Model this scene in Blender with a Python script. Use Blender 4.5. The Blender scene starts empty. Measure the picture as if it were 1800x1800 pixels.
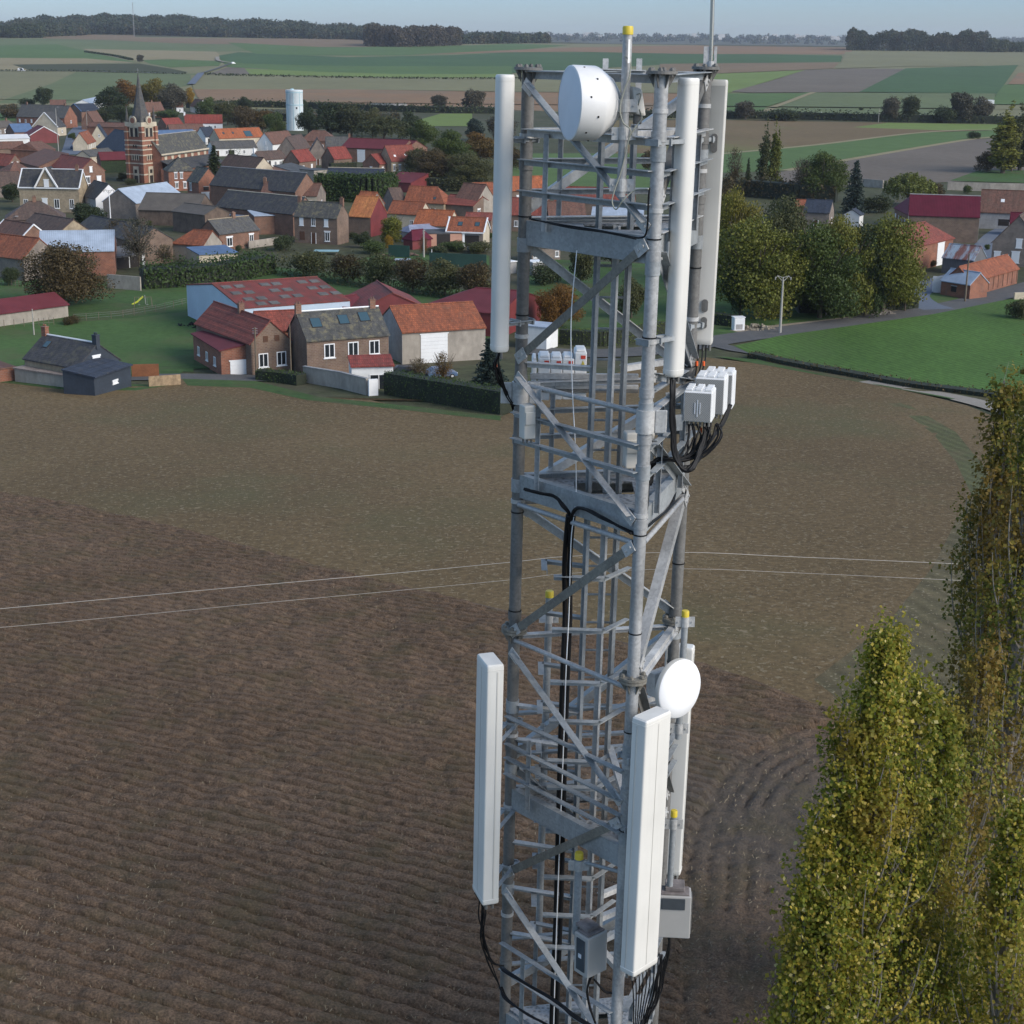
import bpy, math, random
import numpy as np
from mathutils import Vector, Matrix
R = math.radians
random.seed(7); rng = np.random.default_rng(7)
# ------------------------------------------------------------------ camera, sky, sun, exposure
H = 34.0; F0 = 2800.0; PITCH = math.atan(830/2800.0); ROLL = 0.010
scene = bpy.context.scene; col = scene.collection
cd = bpy.data.cameras.new('camera'); cam = bpy.data.objects.new('camera', cd); col.objects.link(cam)
cam.location = (0, 0, H); cd.sensor_width = 36; cd.lens = 36*F0/1800; cd.clip_start = .5; cd.clip_end = 40000
cam.rotation_euler = (Matrix.Rotation(math.pi/2-PITCH, 3, 'X') @ Matrix.Rotation(ROLL, 3, 'Z')).to_euler()
scene.camera = cam
SUN_AZ = math.atan2(.86, -.51)      # from +Y towards +X
SUN_EL = R(31)
w = bpy.data.worlds.new('World'); scene.world = w; w.use_nodes = True
nt = w.node_tree; bg = nt.nodes['Background']
sky = nt.nodes.new('ShaderNodeTexSky'); sky.sky_type = 'NISHITA'; sky.sun_disc = False
sky.sun_elevation = SUN_EL; sky.sun_rotation = SUN_AZ; sky.altitude = 100; sky.air_density = 1.0; sky.dust_density = 0.6; sky.ozone_density = 1.6
tc = nt.nodes.new('ShaderNodeTexCoord'); sx = nt.nodes.new('ShaderNodeSeparateXYZ'); nt.links.new(tc.outputs['Generated'], sx.inputs[0])
cr_ = nt.nodes.new('ShaderNodeValToRGB'); e = cr_.color_ramp.elements; e[0].position = 0.0; e[0].color = (.325, .405, .58, 1); e[1].position = .45; e[1].color = (1.0, .93, .83, 1)
x_ = e.new(.03); x_.color = (.262, .365, .585, 1)
nt.links.new(sx.outputs[2], cr_.inputs[0]); mx = nt.nodes.new('ShaderNodeMix'); mx.data_type = 'RGBA'; mx.blend_type = 'MULTIPLY'; mx.inputs[0].default_value = 1
nt.links.new(sky.outputs[0], mx.inputs[6]); nt.links.new(cr_.outputs[0], mx.inputs[7]); nt.links.new(mx.outputs[2], bg.inputs[0]); bg.inputs[1].default_value = 0.122
sd = bpy.data.lights.new('sun', 'SUN'); sd.energy = 1.4; sd.angle = R(32); sd.color = (1, .93, .84)
sun = bpy.data.objects.new('sun', sd); col.objects.link(sun)
sdir = Vector((math.sin(SUN_AZ)*math.cos(SUN_EL), math.cos(SUN_AZ)*math.cos(SUN_EL), math.sin(SUN_EL)))
sun.rotation_euler = sdir.to_track_quat('Z', 'Y').to_euler()
scene.view_settings.view_transform = 'Standard'; scene.view_settings.look = 'None'
scene.view_settings.exposure = 1.17; scene.view_settings.gamma = 1
scene.cycles.max_bounces = 6; scene.cycles.volume_bounces = 0; scene.cycles.transparent_max_bounces = 6

# ------------------------------------------------------------------ photo geometry
cp, sp, cr, sr = math.cos(PITCH), math.sin(PITCH), math.cos(ROLL), math.sin(ROLL)
def ray(px, py):
    X, Y = px-900, py-900
    X, Y = X*cr+Y*sr, -X*sr+Y*cr
    d = Vector((X/F0, cp - Y/F0*sp, -sp - Y/F0*cp))
    return d
def proj(p):
    x, y, z = p[0], p[1], p[2]-H
    zc = y*cp - z*sp; yc = -(y*sp + z*cp)
    X, Y = F0*x/zc, F0*yc/zc
    return 900+X*cr-Y*sr, 900+X*sr+Y*cr
def sm(t): t = min(1, max(0, t)); return t*t*(3-2*t)
def interp(x, pts):
    if x <= pts[0][0]: return pts[0][1]
    for (a, b), (c, d) in zip(pts, pts[1:]):
        if x <= c: return b+(d-b)*(x-a)/(c-a)
    return pts[-1][1]
HILL = [(-.36, 6), (-.30, 14), (-.26, 25), (-.20, 24), (-.16, 19), (-.1, 13), (-.05, 9), (0, 3), (.05, 0)]
GV = -10.0; SV = (H-GV)/H
def rise(x, y):
    if y < 900: return 0.0
    t = x/y
    h = (34-6*sm((t+.25)/.35))*(.35*min(1, (y-900)/2200)+.65*sm((y-700)/2400))
    h *= min(1, (y-900)/120.0)
    h += interp(t, HILL)*sm((y-3000)/600)
    if y > 3700: h -= h*.6*sm((y-3700)/1500)
    if y > 5200: h += 44*sm((y-5200)/3500)
    return h
def T(x, y): return GV*sm((y-55)/180)+SV*rise(x/SV, y/SV)
def Tn(Y): t = np.clip((Y-55)/180, 0, 1); return GV*t*t*(3-2*t)
def at_z(px, py, z):
    d = ray(px, py); k = (z-H)/d.z
    return Vector((d.x*k, d.y*k, z))
def at_Y(px, py, Y):
    d = ray(px, py); k = Y/d.y
    return Vector((d.x*k, Y, H+d.z*k))
def gnd(px, py, dz=0):
    d = ray(px, py); s = d.y; y = 20.0; prev = y
    while y < 12500:
        k = y/s; z = H+d.z*k
        if z < T(d.x*k, y)+dz: break
        prev = y; y *= 1.01
    lo, hi = prev, y
    for _ in range(25):
        m = (lo+hi)/2; k = m/s
        if H+d.z*k < T(d.x*k, m)+dz: hi = m
        else: lo = m
    k = hi/s
    return Vector((d.x*k, hi, T(d.x*k, hi)))
def z_at(x, y, py):        # height whose image is at row py above the plan point
    lo, hi = -15, 160
    for _ in range(40):
        m = (lo+hi)/2
        if proj((x, y, m))[1] > py: lo = m
        else: hi = m
    return (lo+hi)/2

# ------------------------------------------------------------------ object helpers
def tag(o, label=None, cat=None, group=None, kind=None):
    if label: o['label'] = label
    if cat: o['category'] = cat
    if group: o['group'] = group
    if kind: o['kind'] = kind
    return o
def empty(name, loc=(0, 0, 0), rz=0, parent=None):
    o = bpy.data.objects.new(name, None); col.objects.link(o); o.location = loc; o.rotation_euler.z = rz
    o.empty_display_size = .2
    if parent: o.parent = parent
    return o
def thing(name, label, cat, loc=(0, 0, 0), rz=0, group=None):
    return tag(empty(name, loc, rz), label, cat, group)
def kids(o): return [c for c in bpy.data.objects if c.parent == o]
def copy_tree(o, parent=None, cmap=None):
    c = o.copy(); col.objects.link(c)
    if parent is not None: c.parent = parent
    for ch in (cmap[o.name] if cmap is not None else kids(o)): copy_tree(ch, c, cmap)
    return c
class MB:
    def __init__(s): s.v = []; s.f = []; s.m = []
    def face(s, pts, m=0):
        n = len(s.v); s.v += [tuple(p) for p in pts]; s.f.append(tuple(range(n, n+len(pts)))); s.m.append(m)
    def mesh(s, vs, fs, m=0):
        n = len(s.v); s.v += [tuple(p) for p in vs]
        for f in fs: s.f.append(tuple(i+n for i in f)); s.m.append(m)
    def box(s, x0, x1, y0, y1, z0, z1, m=0):
        s.mesh([(x0,y0,z0),(x1,y0,z0),(x1,y1,z0),(x0,y1,z0),(x0,y0,z1),(x1,y0,z1),(x1,y1,z1),(x0,y1,z1)],
               [(0,3,2,1),(4,5,6,7),(0,1,5,4),(1,2,6,5),(2,3,7,6),(3,0,4,7)], m)
    def frame_box(s, c, ax, ay, az, m=0):      # centre and three half-axes
        c, ax, ay, az = Vector(c), Vector(ax), Vector(ay), Vector(az)
        vs = [c+ax*i+ay*j+az*k for k in (-1, 1) for (i, j) in ((-1,-1),(1,-1),(1,1),(-1,1))]
        s.mesh(vs, [(0,3,2,1),(4,5,6,7),(0,1,5,4),(1,2,6,5),(2,3,7,6),(3,0,4,7)], m)
    def tube(s, a, b, r, n=10, r2=None, caps=True, m=0):
        s.path([a, b], r, n, r2, caps, m)
    def path(s, pts, r, n=8, r2=None, caps=True, m=0):
        pts = [Vector(p) for p in pts]; k = len(pts); base = len(s.v)
        up = Vector((0, 0, 1)); prev = None
        for i, p in enumerate(pts):
            d = (pts[min(i+1, k-1)]-pts[max(i-1, 0)]).normalized()
            if prev is None:
                u = d.cross(up)
                if u.length < 1e-3: u = d.cross(Vector((1, 0, 0)))
            else: u = prev - d*prev.dot(d)
            u.normalize(); prev = u; v = d.cross(u)
            rr = r if r2 is None else r+(r2-r)*i/(k-1)
            for j in range(n):
                a = 2*math.pi*j/n; s.v.append(tuple(p+u*math.cos(a)*rr+v*math.sin(a)*rr))
        for i in range(k-1):
            for j in range(n):
                a = base+i*n+j; b = base+i*n+(j+1) % n
                s.f.append((a, b, b+n, a+n)); s.m.append(m)
        if caps:
            s.f.append(tuple(base+j for j in range(n))[::-1]); s.m.append(m)
            s.f.append(tuple(base+(k-1)*n+j for j in range(n))); s.m.append(m)
    def lathe(s, prof, n=32, M=None, m=0):
        base = len(s.v); M = M or Matrix.Identity(4)
        for r_, z in prof:
            for j in range(n):
                a = 2*math.pi*j/n; s.v.append(tuple(M @ Vector((r_*math.cos(a), r_*math.sin(a), z))))
        for i in range(len(prof)-1):
            for j in range(n):
                a = base+i*n+j; b = base+i*n+(j+1) % n; s.f.append((a, b, b+n, a+n)); s.m.append(m)
    def lbar(s, a, b, w=.07, t=.008, side=None):      # steel angle section
        a, b = Vector(a), Vector(b); d = (b-a).normalized()
        side = Vector(side) if side else Vector((0, 0, 1))
        u = (side - d*side.dot(d)); u.normalize(); v = d.cross(u); L = (b-a)/2; c = (a+b)/2
        s.frame_box(c, L, u*w/2, v*t/2)
        s.frame_box(c+u*(w/2-t/2)+v*(w/2+t*.5), L, u*t/2, v*w/2)
    def build(s, name, mats, parent=None, smooth=False, bevel=0, seg=2):
        me = bpy.data.meshes.new(name); me.from_pydata(s.v, [], s.f)
        mats = mats if isinstance(mats, (list, tuple)) else [mats]
        for m in mats: me.materials.append(m)
        if len(mats) > 1: me.polygons.foreach_set('material_index', s.m)
        me.validate(); me.update()
        if smooth:
            me.shade_smooth() if smooth is True else me.set_sharp_from_angle(angle=R(smooth))
        o = bpy.data.objects.new(name, me); col.objects.link(o)
        if parent: o.parent = parent
        if bevel:
            b = o.modifiers.new('bevel', 'BEVEL'); b.width = bevel; b.segments = seg; b.limit_method = 'ANGLE'; b.angle_limit = R(40)
        return o
def smooth_path(pts, k=8):
    pts = [Vector(p) for p in pts]; P = [pts[0]*2-pts[1]]+pts+[pts[-1]*2-pts[-2]]; out = []
    for i in range(1, len(P)-2):
        for j in range(k):
            t = j/k; a, b, c, d = P[i-1], P[i], P[i+1], P[i+2]
            out.append(.5*((2*b)+(c-a)*t+(2*a-5*b+4*c-d)*t*t+(3*b-a-3*c+d)*t**3))
    out.append(P[-2]); return out

# ------------------------------------------------------------------ materials
def newmat(name, rough=.8, metal=0, spec=None):
    m = bpy.data.materials.new(name); m.use_nodes = True; b = m.node_tree.nodes['Principled BSDF']
    b.inputs['Roughness'].default_value = rough; b.inputs['Metallic'].default_value = metal
    if spec is not None: b.inputs['Specular IOR Level'].default_value = spec
    return m, m.node_tree, b
def c4(c): return (c[0], c[1], c[2], 1)
def noise(nt, coord, scale, detail=3, rough=.55, mapscale=None, rot=0):
    v = coord
    if mapscale or rot:
        mp = nt.nodes.new('ShaderNodeMapping'); mp.inputs['Scale'].default_value = mapscale or (1, 1, 1); mp.inputs['Rotation'].default_value[2] = rot
        nt.links.new(v, mp.inputs['Vector']); v = mp.outputs[0]
    n = nt.nodes.new('ShaderNodeTexNoise'); n.inputs['Scale'].default_value = scale; n.inputs['Detail'].default_value = detail; n.inputs['Roughness'].default_value = rough
    nt.links.new(v, n.inputs['Vector']); return n.outputs['Fac']
def ramp(nt, fac, stops):
    r = nt.nodes.new('ShaderNodeValToRGB'); e = r.color_ramp.elements
    e[0].position = stops[0][0]; e[0].color = c4(stops[0][1]); e[1].position = stops[-1][0]; e[1].color = c4(stops[-1][1])
    for p, c in stops[1:-1]:
        x = e.new(p); x.color = c4(c)
    nt.links.new(fac, r.inputs[0]); return r.outputs[0]
def mix(nt, fac, a, b, mode='MIX'):
    n = nt.nodes.new('ShaderNodeMix'); n.data_type = 'RGBA'; n.blend_type = mode
    for sock, val in ((n.inputs[0], fac), (n.inputs[6], a), (n.inputs[7], b)):
        if isinstance(val, (int, float)): sock.default_value = val
        elif isinstance(val, tuple): sock.default_value = c4(val)
        else: nt.links.new(val, sock)
    return n.outputs[2]
def mathn(nt, op, a, b=None, c=None):
    n = nt.nodes.new('ShaderNodeMath'); n.operation = op
    for i, v in enumerate((a, b, c)):
        if v is None: continue
        if isinstance(v, (int, float)): n.inputs[i].default_value = v
        else: nt.links.new(v, n.inputs[i])
    return n.outputs[0]
def coords(nt, kind='Object'):
    return nt.nodes.new('ShaderNodeTexCoord').outputs[kind]
def bump(nt, b, h, dist, strength=1):
    n = nt.nodes.new('ShaderNodeBump'); n.inputs['Distance'].default_value = dist; n.inputs['Strength'].default_value = strength
    nt.links.new(h, n.inputs['Height']); nt.links.new(n.outputs[0], b.inputs['Normal'])
def k(c, f): return tuple(min(1, x*f) for x in c)
MATS = {}
def blotch(name, c, var=.25, s1=.4, s2=4, rough=.85, bmp=0, metal=0, spec=None, stretch=None, rnd=0):
    """plain stuff with two scales of weathering"""
    if name in MATS: return MATS[name]
    m, nt, b = newmat(name, rough, metal, spec); co = coords(nt)
    a = noise(nt, co, s1, 4, .6); d = noise(nt, co, s2, 4, .6, stretch)
    A = ramp(nt, a, [(.3, k(c, 1-var)), (.7, k(c, 1+var))]); B = ramp(nt, d, [(.3, (1-var,)*3), (.7, (1+var*.3,)*3)])
    out = mix(nt, 1.0, A, B, 'MULTIPLY')
    nt.links.new(out, b.inputs['Base Color'])
    if bmp: bump(nt, b, d, bmp)
    MATS[name] = m; return m
def rooftile(name, c, c2, row=.33, moss=None, bumpd=.03, patch=.5):
    if name in MATS: return MATS[name]
    m, nt, b = newmat(name, .85); co = coords(nt)
    sep = nt.nodes.new('ShaderNodeSeparateXYZ'); nt.links.new(co, sep.inputs[0])
    cmb = nt.nodes.new('ShaderNodeCombineXYZ'); nt.links.new(sep.outputs[0], cmb.inputs[0])
    sl = mathn(nt, 'MULTIPLY', sep.outputs[2], 1.5); nt.links.new(sl, cmb.inputs[1])
    br = nt.nodes.new('ShaderNodeTexBrick'); br.inputs['Scale'].default_value = 1; br.inputs['Brick Width'].default_value = row*.8; br.inputs['Row Height'].default_value = row
    br.inputs['Mortar Size'].default_value = .03; br.inputs['Color1'].default_value = c4(k(c, 1.15)); br.inputs['Color2'].default_value = c4(k(c2, .9)); br.inputs['Mortar'].default_value = c4(k(c, .55)); br.inputs['Bias'].default_value = -.1
    nt.links.new(cmb.outputs[0], br.inputs['Vector'])
    big = noise(nt, co, .45, 6, .7); fine = noise(nt, co, 1.8, 5, .75); strk = noise(nt, co, 1.6, 4, .65, (1, .12, .12))
    c_ = mix(nt, ramp(nt, big, [(.35, (0, 0, 0)), (.65, (patch,)*3)]), br.outputs['Color'], c2)
    c_ = mix(nt, 1.0, c_, ramp(nt, fine, [(.28, (.52, .54, .55)), (.72, (1.25, 1.22, 1.2))]), 'MULTIPLY')
    c_ = mix(nt, 1.0, c_, ramp(nt, strk, [(.3, (.72, .72, .74)), (.6, (1.1, 1.1, 1.1))]), 'MULTIPLY')
    if not moss: c_ = mix(nt, ramp(nt, noise(nt, co, .9, 6, .75), [(.56, (0, 0, 0)), (.68, (.55,)*3)]), c_, (.085, .075, .05))
    if moss: c_ = mix(nt, ramp(nt, noise(nt, co, 1.1, 6, .7), [(.5, (0, 0, 0)), (.62, (.85,)*3)]), c_, moss)
    nt.links.new(c_, b.inputs['Base Color']); bump(nt, b, br.outputs['Fac'], -bumpd, .6)
    MATS[name] = m; return m
def brickmat(name, c, c2, mortar, row=.22):
    if name in MATS: return MATS[name]
    m, nt, b = newmat(name, .9); co = coords(nt)
    sep = nt.nodes.new('ShaderNodeSeparateXYZ'); nt.links.new(co, sep.inputs[0])
    cmb = nt.nodes.new('ShaderNodeCombineXYZ'); nt.links.new(mathn(nt, 'ADD', sep.outputs[0], sep.outputs[1]), cmb.inputs[0]); nt.links.new(sep.outputs[2], cmb.inputs[1])
    br = nt.nodes.new('ShaderNodeTexBrick'); br.inputs['Scale'].default_value = 1; br.inputs['Brick Width'].default_value = row*2.2; br.inputs['Row Height'].default_value = row
    br.inputs['Mortar Size'].default_value = .02; br.inputs['Color1'].default_value = c4(c); br.inputs['Color2'].default_value = c4(c2); br.inputs['Mortar'].default_value = c4(mortar)
    nt.links.new(cmb.outputs[0], br.inputs['Vector'])
    big = noise(nt, co, .5, 5, .65); c_ = mix(nt, 1.0, br.outputs['Color'], ramp(nt, big, [(.3, (.68, .68, .68)), (.7, (1.25, 1.2, 1.15))]), 'MULTIPLY')
    st = noise(nt, co, 1.2, 4, .6, (1, 1, .25)); c_ = mix(nt, ramp(nt, st, [(.55, (0, 0, 0)), (.75, (.5,)*3)]), c_, k(mortar, .8))
    nt.links.new(c_, b.inputs['Base Color']); MATS[name] = m; return m
def sheetmetal(name, c, pitch=.35, axis=0, rust=None, rough=.5):
    if name in MATS: return MATS[name]
    m, nt, b = newmat(name, max(rough, .7), spec=.2); co = coords(nt)
    wv = nt.nodes.new('ShaderNodeTexWave'); wv.bands_direction = 'XYZ'[axis]; wv.inputs['Scale'].default_value = .314/pitch; nt.links.new(co, wv.inputs['Vector'])
    big = noise(nt, co, .5, 5, .6)
    c_ = mix(nt, 1.0, ramp(nt, big, [(.3, k(c, .82)), (.7, k(c, 1.12))]), ramp(nt, wv.outputs['Fac'], [(0, (.82,)*3), (.4, (1, 1, 1))]), 'MULTIPLY')
    if rust: c_ = mix(nt, ramp(nt, noise(nt, co, .7, 5, .7, (1, .25, .25)), [(.45, (0, 0, 0)), (.6, (.9,)*3)]), c_, rust)
    nt.links.new(c_, b.inputs['Base Color']); bump(nt, b, wv.outputs['Fac'], .02, .6); MATS[name] = m; return m

BR = brickmat('brick', (.215, .105, .066), (.16, .08, .055), (.24, .18, .14))
BRR = brickmat('brick_red', (.27, .10, .055), (.2, .075, .045), (.25, .17, .13))
BRB = brickmat('brick_brown', (.19, .13, .09), (.15, .095, .07), (.22, .18, .15))
BRG = brickmat('brick_grey', (.22, .18, .15), (.17, .14, .12), (.25, .22, .19))
CRM = blotch('render_cream', (.50, .43, .32), .15, .4, 2)
OCH = blotch('render_ochre', (.34, .27, .18), .22, .5, 2)
WHT = blotch('render_white', (.70, .70, .68), .08, .4, 2)
GRY = blotch('render_grey', (.33, .32, .31), .18, .4, 2)
CON = blotch('concrete_wall', (.34, .30, .25), .22, .35, 1.5, stretch=(1, 1, .4))
PEA = blotch('render_peach', (.50, .27, .19), .1, .4, 2)
BLU = blotch('wall_pale_blue', (.47, .56, .66), .06, .3, 2)
NAV = blotch('cladding_navy', (.035, .045, .06), .2, .4, 3, rough=.6)
WOODW = blotch('wall_old_planks', (.14, .10, .075), .35, .5, 3, stretch=(3, 3, .3))
REDW = blotch('cladding_dark_red', (.17, .03, .03), .2, .4, 3, rough=.6)
TILE_O = rooftile('tile_orange', (.36, .105, .042), (.22, .075, .04))
TILE_B = rooftile('tile_bright_orange', (.45, .13, .045), (.30, .095, .04))
TILE_R = rooftile('tile_red', (.30, .07, .045), (.19, .055, .04))
TILE_W = rooftile('tile_weathered', (.21, .09, .06), (.14, .08, .058), patch=.8)
TILE_D = rooftile('tile_brown', (.14, .085, .065), (.095, .068, .055), patch=.8)
TILE_V = rooftile('tile_vivid_red', (.27, .05, .035), (.24, .05, .035), patch=.4)
SLATE = rooftile('slate_dark', (.068, .068, .074), (.048, .048, .052), .28, moss=(.085, .08, .06), patch=.7)
SLATEG = rooftile('slate_grey', (.12, .118, .115), (.08, .08, .08), .28, moss=(.11, .1, .075), patch=.7)
SLATEM = rooftile('slate_mossy', (.10, .098, .09), (.07, .07, .065), .3, moss=(.16, .14, .085), patch=.8)
SLATEB = rooftile('slate_blue', (.035, .048, .075), (.028, .038, .06), .28, patch=.5)
MET_B = sheetmetal('metal_burgundy', (.135, .030, .036))
MET_P = sheetmetal('metal_purple', (.105, .014, .028))
MET_R = sheetmetal('metal_red', (.21, .052, .042), rust=(.13, .05, .04))
MET_L = sheetmetal('metal_pale', (.36, .42, .50), rough=.45)
MET_BL = sheetmetal('metal_blue', (.10, .16, .27))
MET_G = sheetmetal('metal_grey', (.13, .13, .135))
MET_RU = sheetmetal('metal_rusty', (.30, .36, .42), rust=(.16, .05, .03))
FIBRE = sheetmetal('fibre_cement', (.12, .105, .09))
ROOFFLAT = blotch('roof_felt', (.07, .075, .08), .3)
WP = blotch('white_paint', (.78, .78, .77), .05, .5, 3, rough=.5)
GLS, _nt, _b = newmat('window_glass', .12, 0, .6); _b.inputs['Base Color'].default_value = (.02, .024, .028, 1)
DKW = blotch('dark_opening', (.025, .02, .018), .2)
BRD = blotch('brown_door', (.10, .045, .025), .2)
SKYL, _nt, _b = newmat('skylight_glass', .1, 0, .8); _b.inputs['Base Color'].default_value = (.04, .08, .10, 1)
# ------------------------------------------------------------------ ground and fields
YS = [-40, 0, 30]+[55+9*i for i in range(21)]+[320, 450, 600, 760, 950, 1160]
y = 1160.0
while y < 12800: y *= 1.022 if y < 5000 else 1.06; YS.append(y)
TS = [-.8+.05*i for i in range(33)]
def gx(t, y): return t*(y+150)
def gm(name, c, var=.25, s=.05, f=1.2, speck=None, speckt=.68, patch=None, patchs=.02, rows=None, rowp=3.0, f2=None, ps=None):
    """soil or crop: broad tone drift, fine clods, light specks, optional drilled rows"""
    if name in MATS: return MATS[name]
    m, nt, b = newmat(name, .95, spec=.15); co = coords(nt)
    a = noise(nt, co, s, 4, .6, (1, .6, 1)); d = noise(nt, co, f, 5, .75)
    c_ = mix(nt, 1.0, ramp(nt, a, [(.3, k(c, 1-var*.6)), (.7, k(c, 1+var*.6))]), ramp(nt, d, [(.25, (1-var*1.4,)*3), (.75, (1+var,)*3)]), 'MULTIPLY')
    if patch: c_ = mix(nt, ramp(nt, noise(nt, co, patchs, 5, .65, ps), [(.5, (0, 0, 0)), (.68, (.8,)*3)]), c_, patch)
    if rows is not None:
        mp = nt.nodes.new('ShaderNodeMapping'); mp.inputs['Rotation'].default_value[2] = rows; nt.links.new(co, mp.inputs['Vector'])
        wv = nt.nodes.new('ShaderNodeTexWave'); wv.inputs['Scale'].default_value = .314/rowp; wv.inputs['Distortion'].default_value = .6; wv.inputs['Detail'].default_value = 2; nt.links.new(mp.outputs[0], wv.inputs['Vector'])
        c_ = mix(nt, 1.0, c_, ramp(nt, wv.outputs['Fac'], [(0, (.84,)*3), (1, (1.1,)*3)]), 'MULTIPLY')
    if speck:
        sn = noise(nt, co, f2 or 6, 2, .5); c_ = mix(nt, ramp(nt, sn, [(speckt-.03, (0, 0, 0)), (speckt+.03, (1,)*3)]), c_, speck)
    nt.links.new(c_, b.inputs['Base Color']); bump(nt, b, d, .12, .7); MATS[name] = m; return m
G_VILL = gm('ground_village', (.07, .075, .04), .4, .03, .4, patch=(.10, .085, .06), patchs=.06)
mb = MB(); nT = len(TS)
vs = [(gx(t, y), y, T(gx(t, y), y)) for y in YS for t in TS]
mb.mesh(vs, [(i*nT+j, i*nT+j+1, (i+1)*nT+j+1, (i+1)*nT+j) for i in range(len(YS)-1) for j in range(nT-1)])
tag(mb.build('ground', G_VILL), kind='structure')
def clip(poly, f):
    out = []
    for i in range(len(poly)):
        a, b = poly[i], poly[(i+1) % len(poly)]; fa, fb = f(a), f(b)
        if fa >= 0: out.append(a)
        if (fa >= 0) != (fb >= 0):
            t = fa/(fa-fb); out.append((a[0]+(b[0]-a[0])*t, a[1]+(b[1]-a[1])*t))
    return out
layer = 0
def sheet_world(name, P, mat, kind='structure', off=None, label=None, cat=None):
    """a sheet that lies on the terrain inside a plan polygon"""
    global layer; layer += 1
    ylo, yhi = min(p[1] for p in P), max(p[1] for p in P); mb = MB()
    for i in range(len(YS)-1):
        y0, y1 = YS[i], YS[i+1]
        if y1 < ylo or y0 > yhi: continue
        S = clip(clip(P, lambda p: p[1]-y0), lambda p: y1-p[1])
        if len(S) < 3: continue
        if y0 < 1150: cells = [S]
        else:
            ts = [p[0]/(p[1]+150) for p in S]; j0 = max(0, int((min(ts)+.8)/.05)-1); j1 = min(len(TS)-1, int((max(ts)+.8)/.05)+2); cells = []
            for j in range(j0, j1):
                c = clip(clip(S, lambda p: p[0]-TS[j]*(p[1]+150)), lambda p: TS[j+1]*(p[1]+150)-p[0])
                if len(c) >= 3: cells.append(c)
        for c in cells:
            d = [c[0]]
            for p in c[1:]:
                if abs(p[0]-d[-1][0])+abs(p[1]-d[-1][1]) > 1e-3: d.append(p)
            if len(d) < 3: continue
            ym = sum(p[1] for p in d)/len(d); o_ = off if off is not None else .003*layer+(.12+.02*layer if ym > 1140 else 0)
            mb.face([(p[0], p[1], T(*p)+o_) for p in d])
    o = mb.build(name, mat)
    return tag(o, label, cat, kind=kind)
def px_poly(pts): return [tuple(gnd(*p))[:2] for p in pts]
def densify(pts, n=4):
    out = []
    for a, b in zip(pts, pts[1:]+pts[:1]):
        for i in range(n): out.append((a[0]+(b[0]-a[0])*i/n, a[1]+(b[1]-a[1])*i/n))
    return out
def area(P): return sum(a[0]*b[1]-b[0]*a[1] for a, b in zip(P, P[1:]+P[:1]))
def field(name, pts, mat, dens=3):
    P = px_poly(densify(pts, dens))
    if area(P) < 0: P = P[::-1]
    return sheet_world(name, P, mat)
def strip(name, pts, width, mat, off=None, n=6, kind='structure'):
    C = [gnd(*p) for p in pts]; C = smooth_path(C, n)
    Lf, Rt = [], []
    for i, p in enumerate(C):
        d = (C[min(i+1, len(C)-1)]-C[max(i-1, 0)]); d.z = 0; d.normalize(); nrm = Vector((-d.y, d.x, 0))*width/2
        Lf.append((p+nrm)); Rt.append((p-nrm))
    mb = MB(); global layer; layer += 1
    for i in range(len(C)-1):
        q = [Rt[i], Rt[i+1], Lf[i+1], Lf[i]]; ym = C[i].y; o_ = off if off is not None else .003*layer+(.12+.02*layer if ym > 1140 else 0)
        mb.face([(v.x, v.y, T(v.x, v.y)+o_) for v in q])
    o = mb.build(name, mat); return tag(o, kind=kind)
f_tan = gm('crop_tan', (.25, .21, .12), .12, .01, .1)
f_tang = gm('crop_tan_green', (.185, .175, .092), .12, .008, .08)
f_grn = gm('crop_green', (.088, .140, .046), .15, .01, .1)
f_grn2 = gm('crop_mid_green', (.125, .15, .068), .15, .008, .1)
f_dkg = gm('crop_dark_green', (.060, .108, .042), .15, .01, .1)
f_olv = gm('crop_olive_dark', (.06, .065, .032), .15, .01, .1)
f_brn = gm('soil_pink_brown', (.19, .135, .08), .12, .01, .1)
f_pin = gm('soil_reddish', (.23, .145, .082), .12, .01, .1, patch=(.18, .14, .09), patchs=.01)
f_gry = gm('soil_grey', (.15, .125, .095), .15, .02, .2)
f_lime = gm('crop_lime', (.15, .20, .055), .12, .01, .1)
# far fields, back to front
field('field', [(-200,66),(100,64),(400,66),(650,72),(900,76),(1200,79),(1500,86),(2000,92),(2000,210),(1200,210),(900,192),(450,192),(-200,185)], f_tang, 6)
field('field', [(-200,68),(75,68),(300,71),(450,73),(450,90),(300,92),(100,90),(-200,100)], f_grn2)
field('field', [(75,62),(150,61),(235,62),(240,66),(450,68),(650,67),(700,71),(640,83),(560,83),(450,79),(300,76),(200,71),(75,68)], f_brn)
field('field', [(-200,85),(100,78),(150,90),(240,110),(160,106),(-200,101)], f_grn)
field('field', [(145,86),(380,91),(390,100),(380,107),(300,104),(235,106),(170,95)], f_tan)
field('field', [(-200,101),(150,103),(240,110),(22,114),(58,124),(-200,126)], f_tan)
field('field', [(22,114),(245,112),(300,121),(330,127),(320,130),(130,126),(55,125)], f_olv)
field('field', [(250,106),(300,105),(390,108),(385,116),(300,119),(262,112)], f_grn)
field('field', [(-200,126),(134,127),(90,148),(0,178),(-200,185)], f_tang)
field('field', [(134,127),(345,130),(335,150),(290,160),(200,180),(-50,182),(0,178),(90,148)], f_grn2)
field('field', [(385,98),(420,92),(520,97),(610,101),(800,97),(900,92),(1050,92),(1300,95),(1480,98),(1478,109),(1200,112),(900,129),(700,130),(560,127),(430,120),(388,106)], f_dkg)
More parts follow.
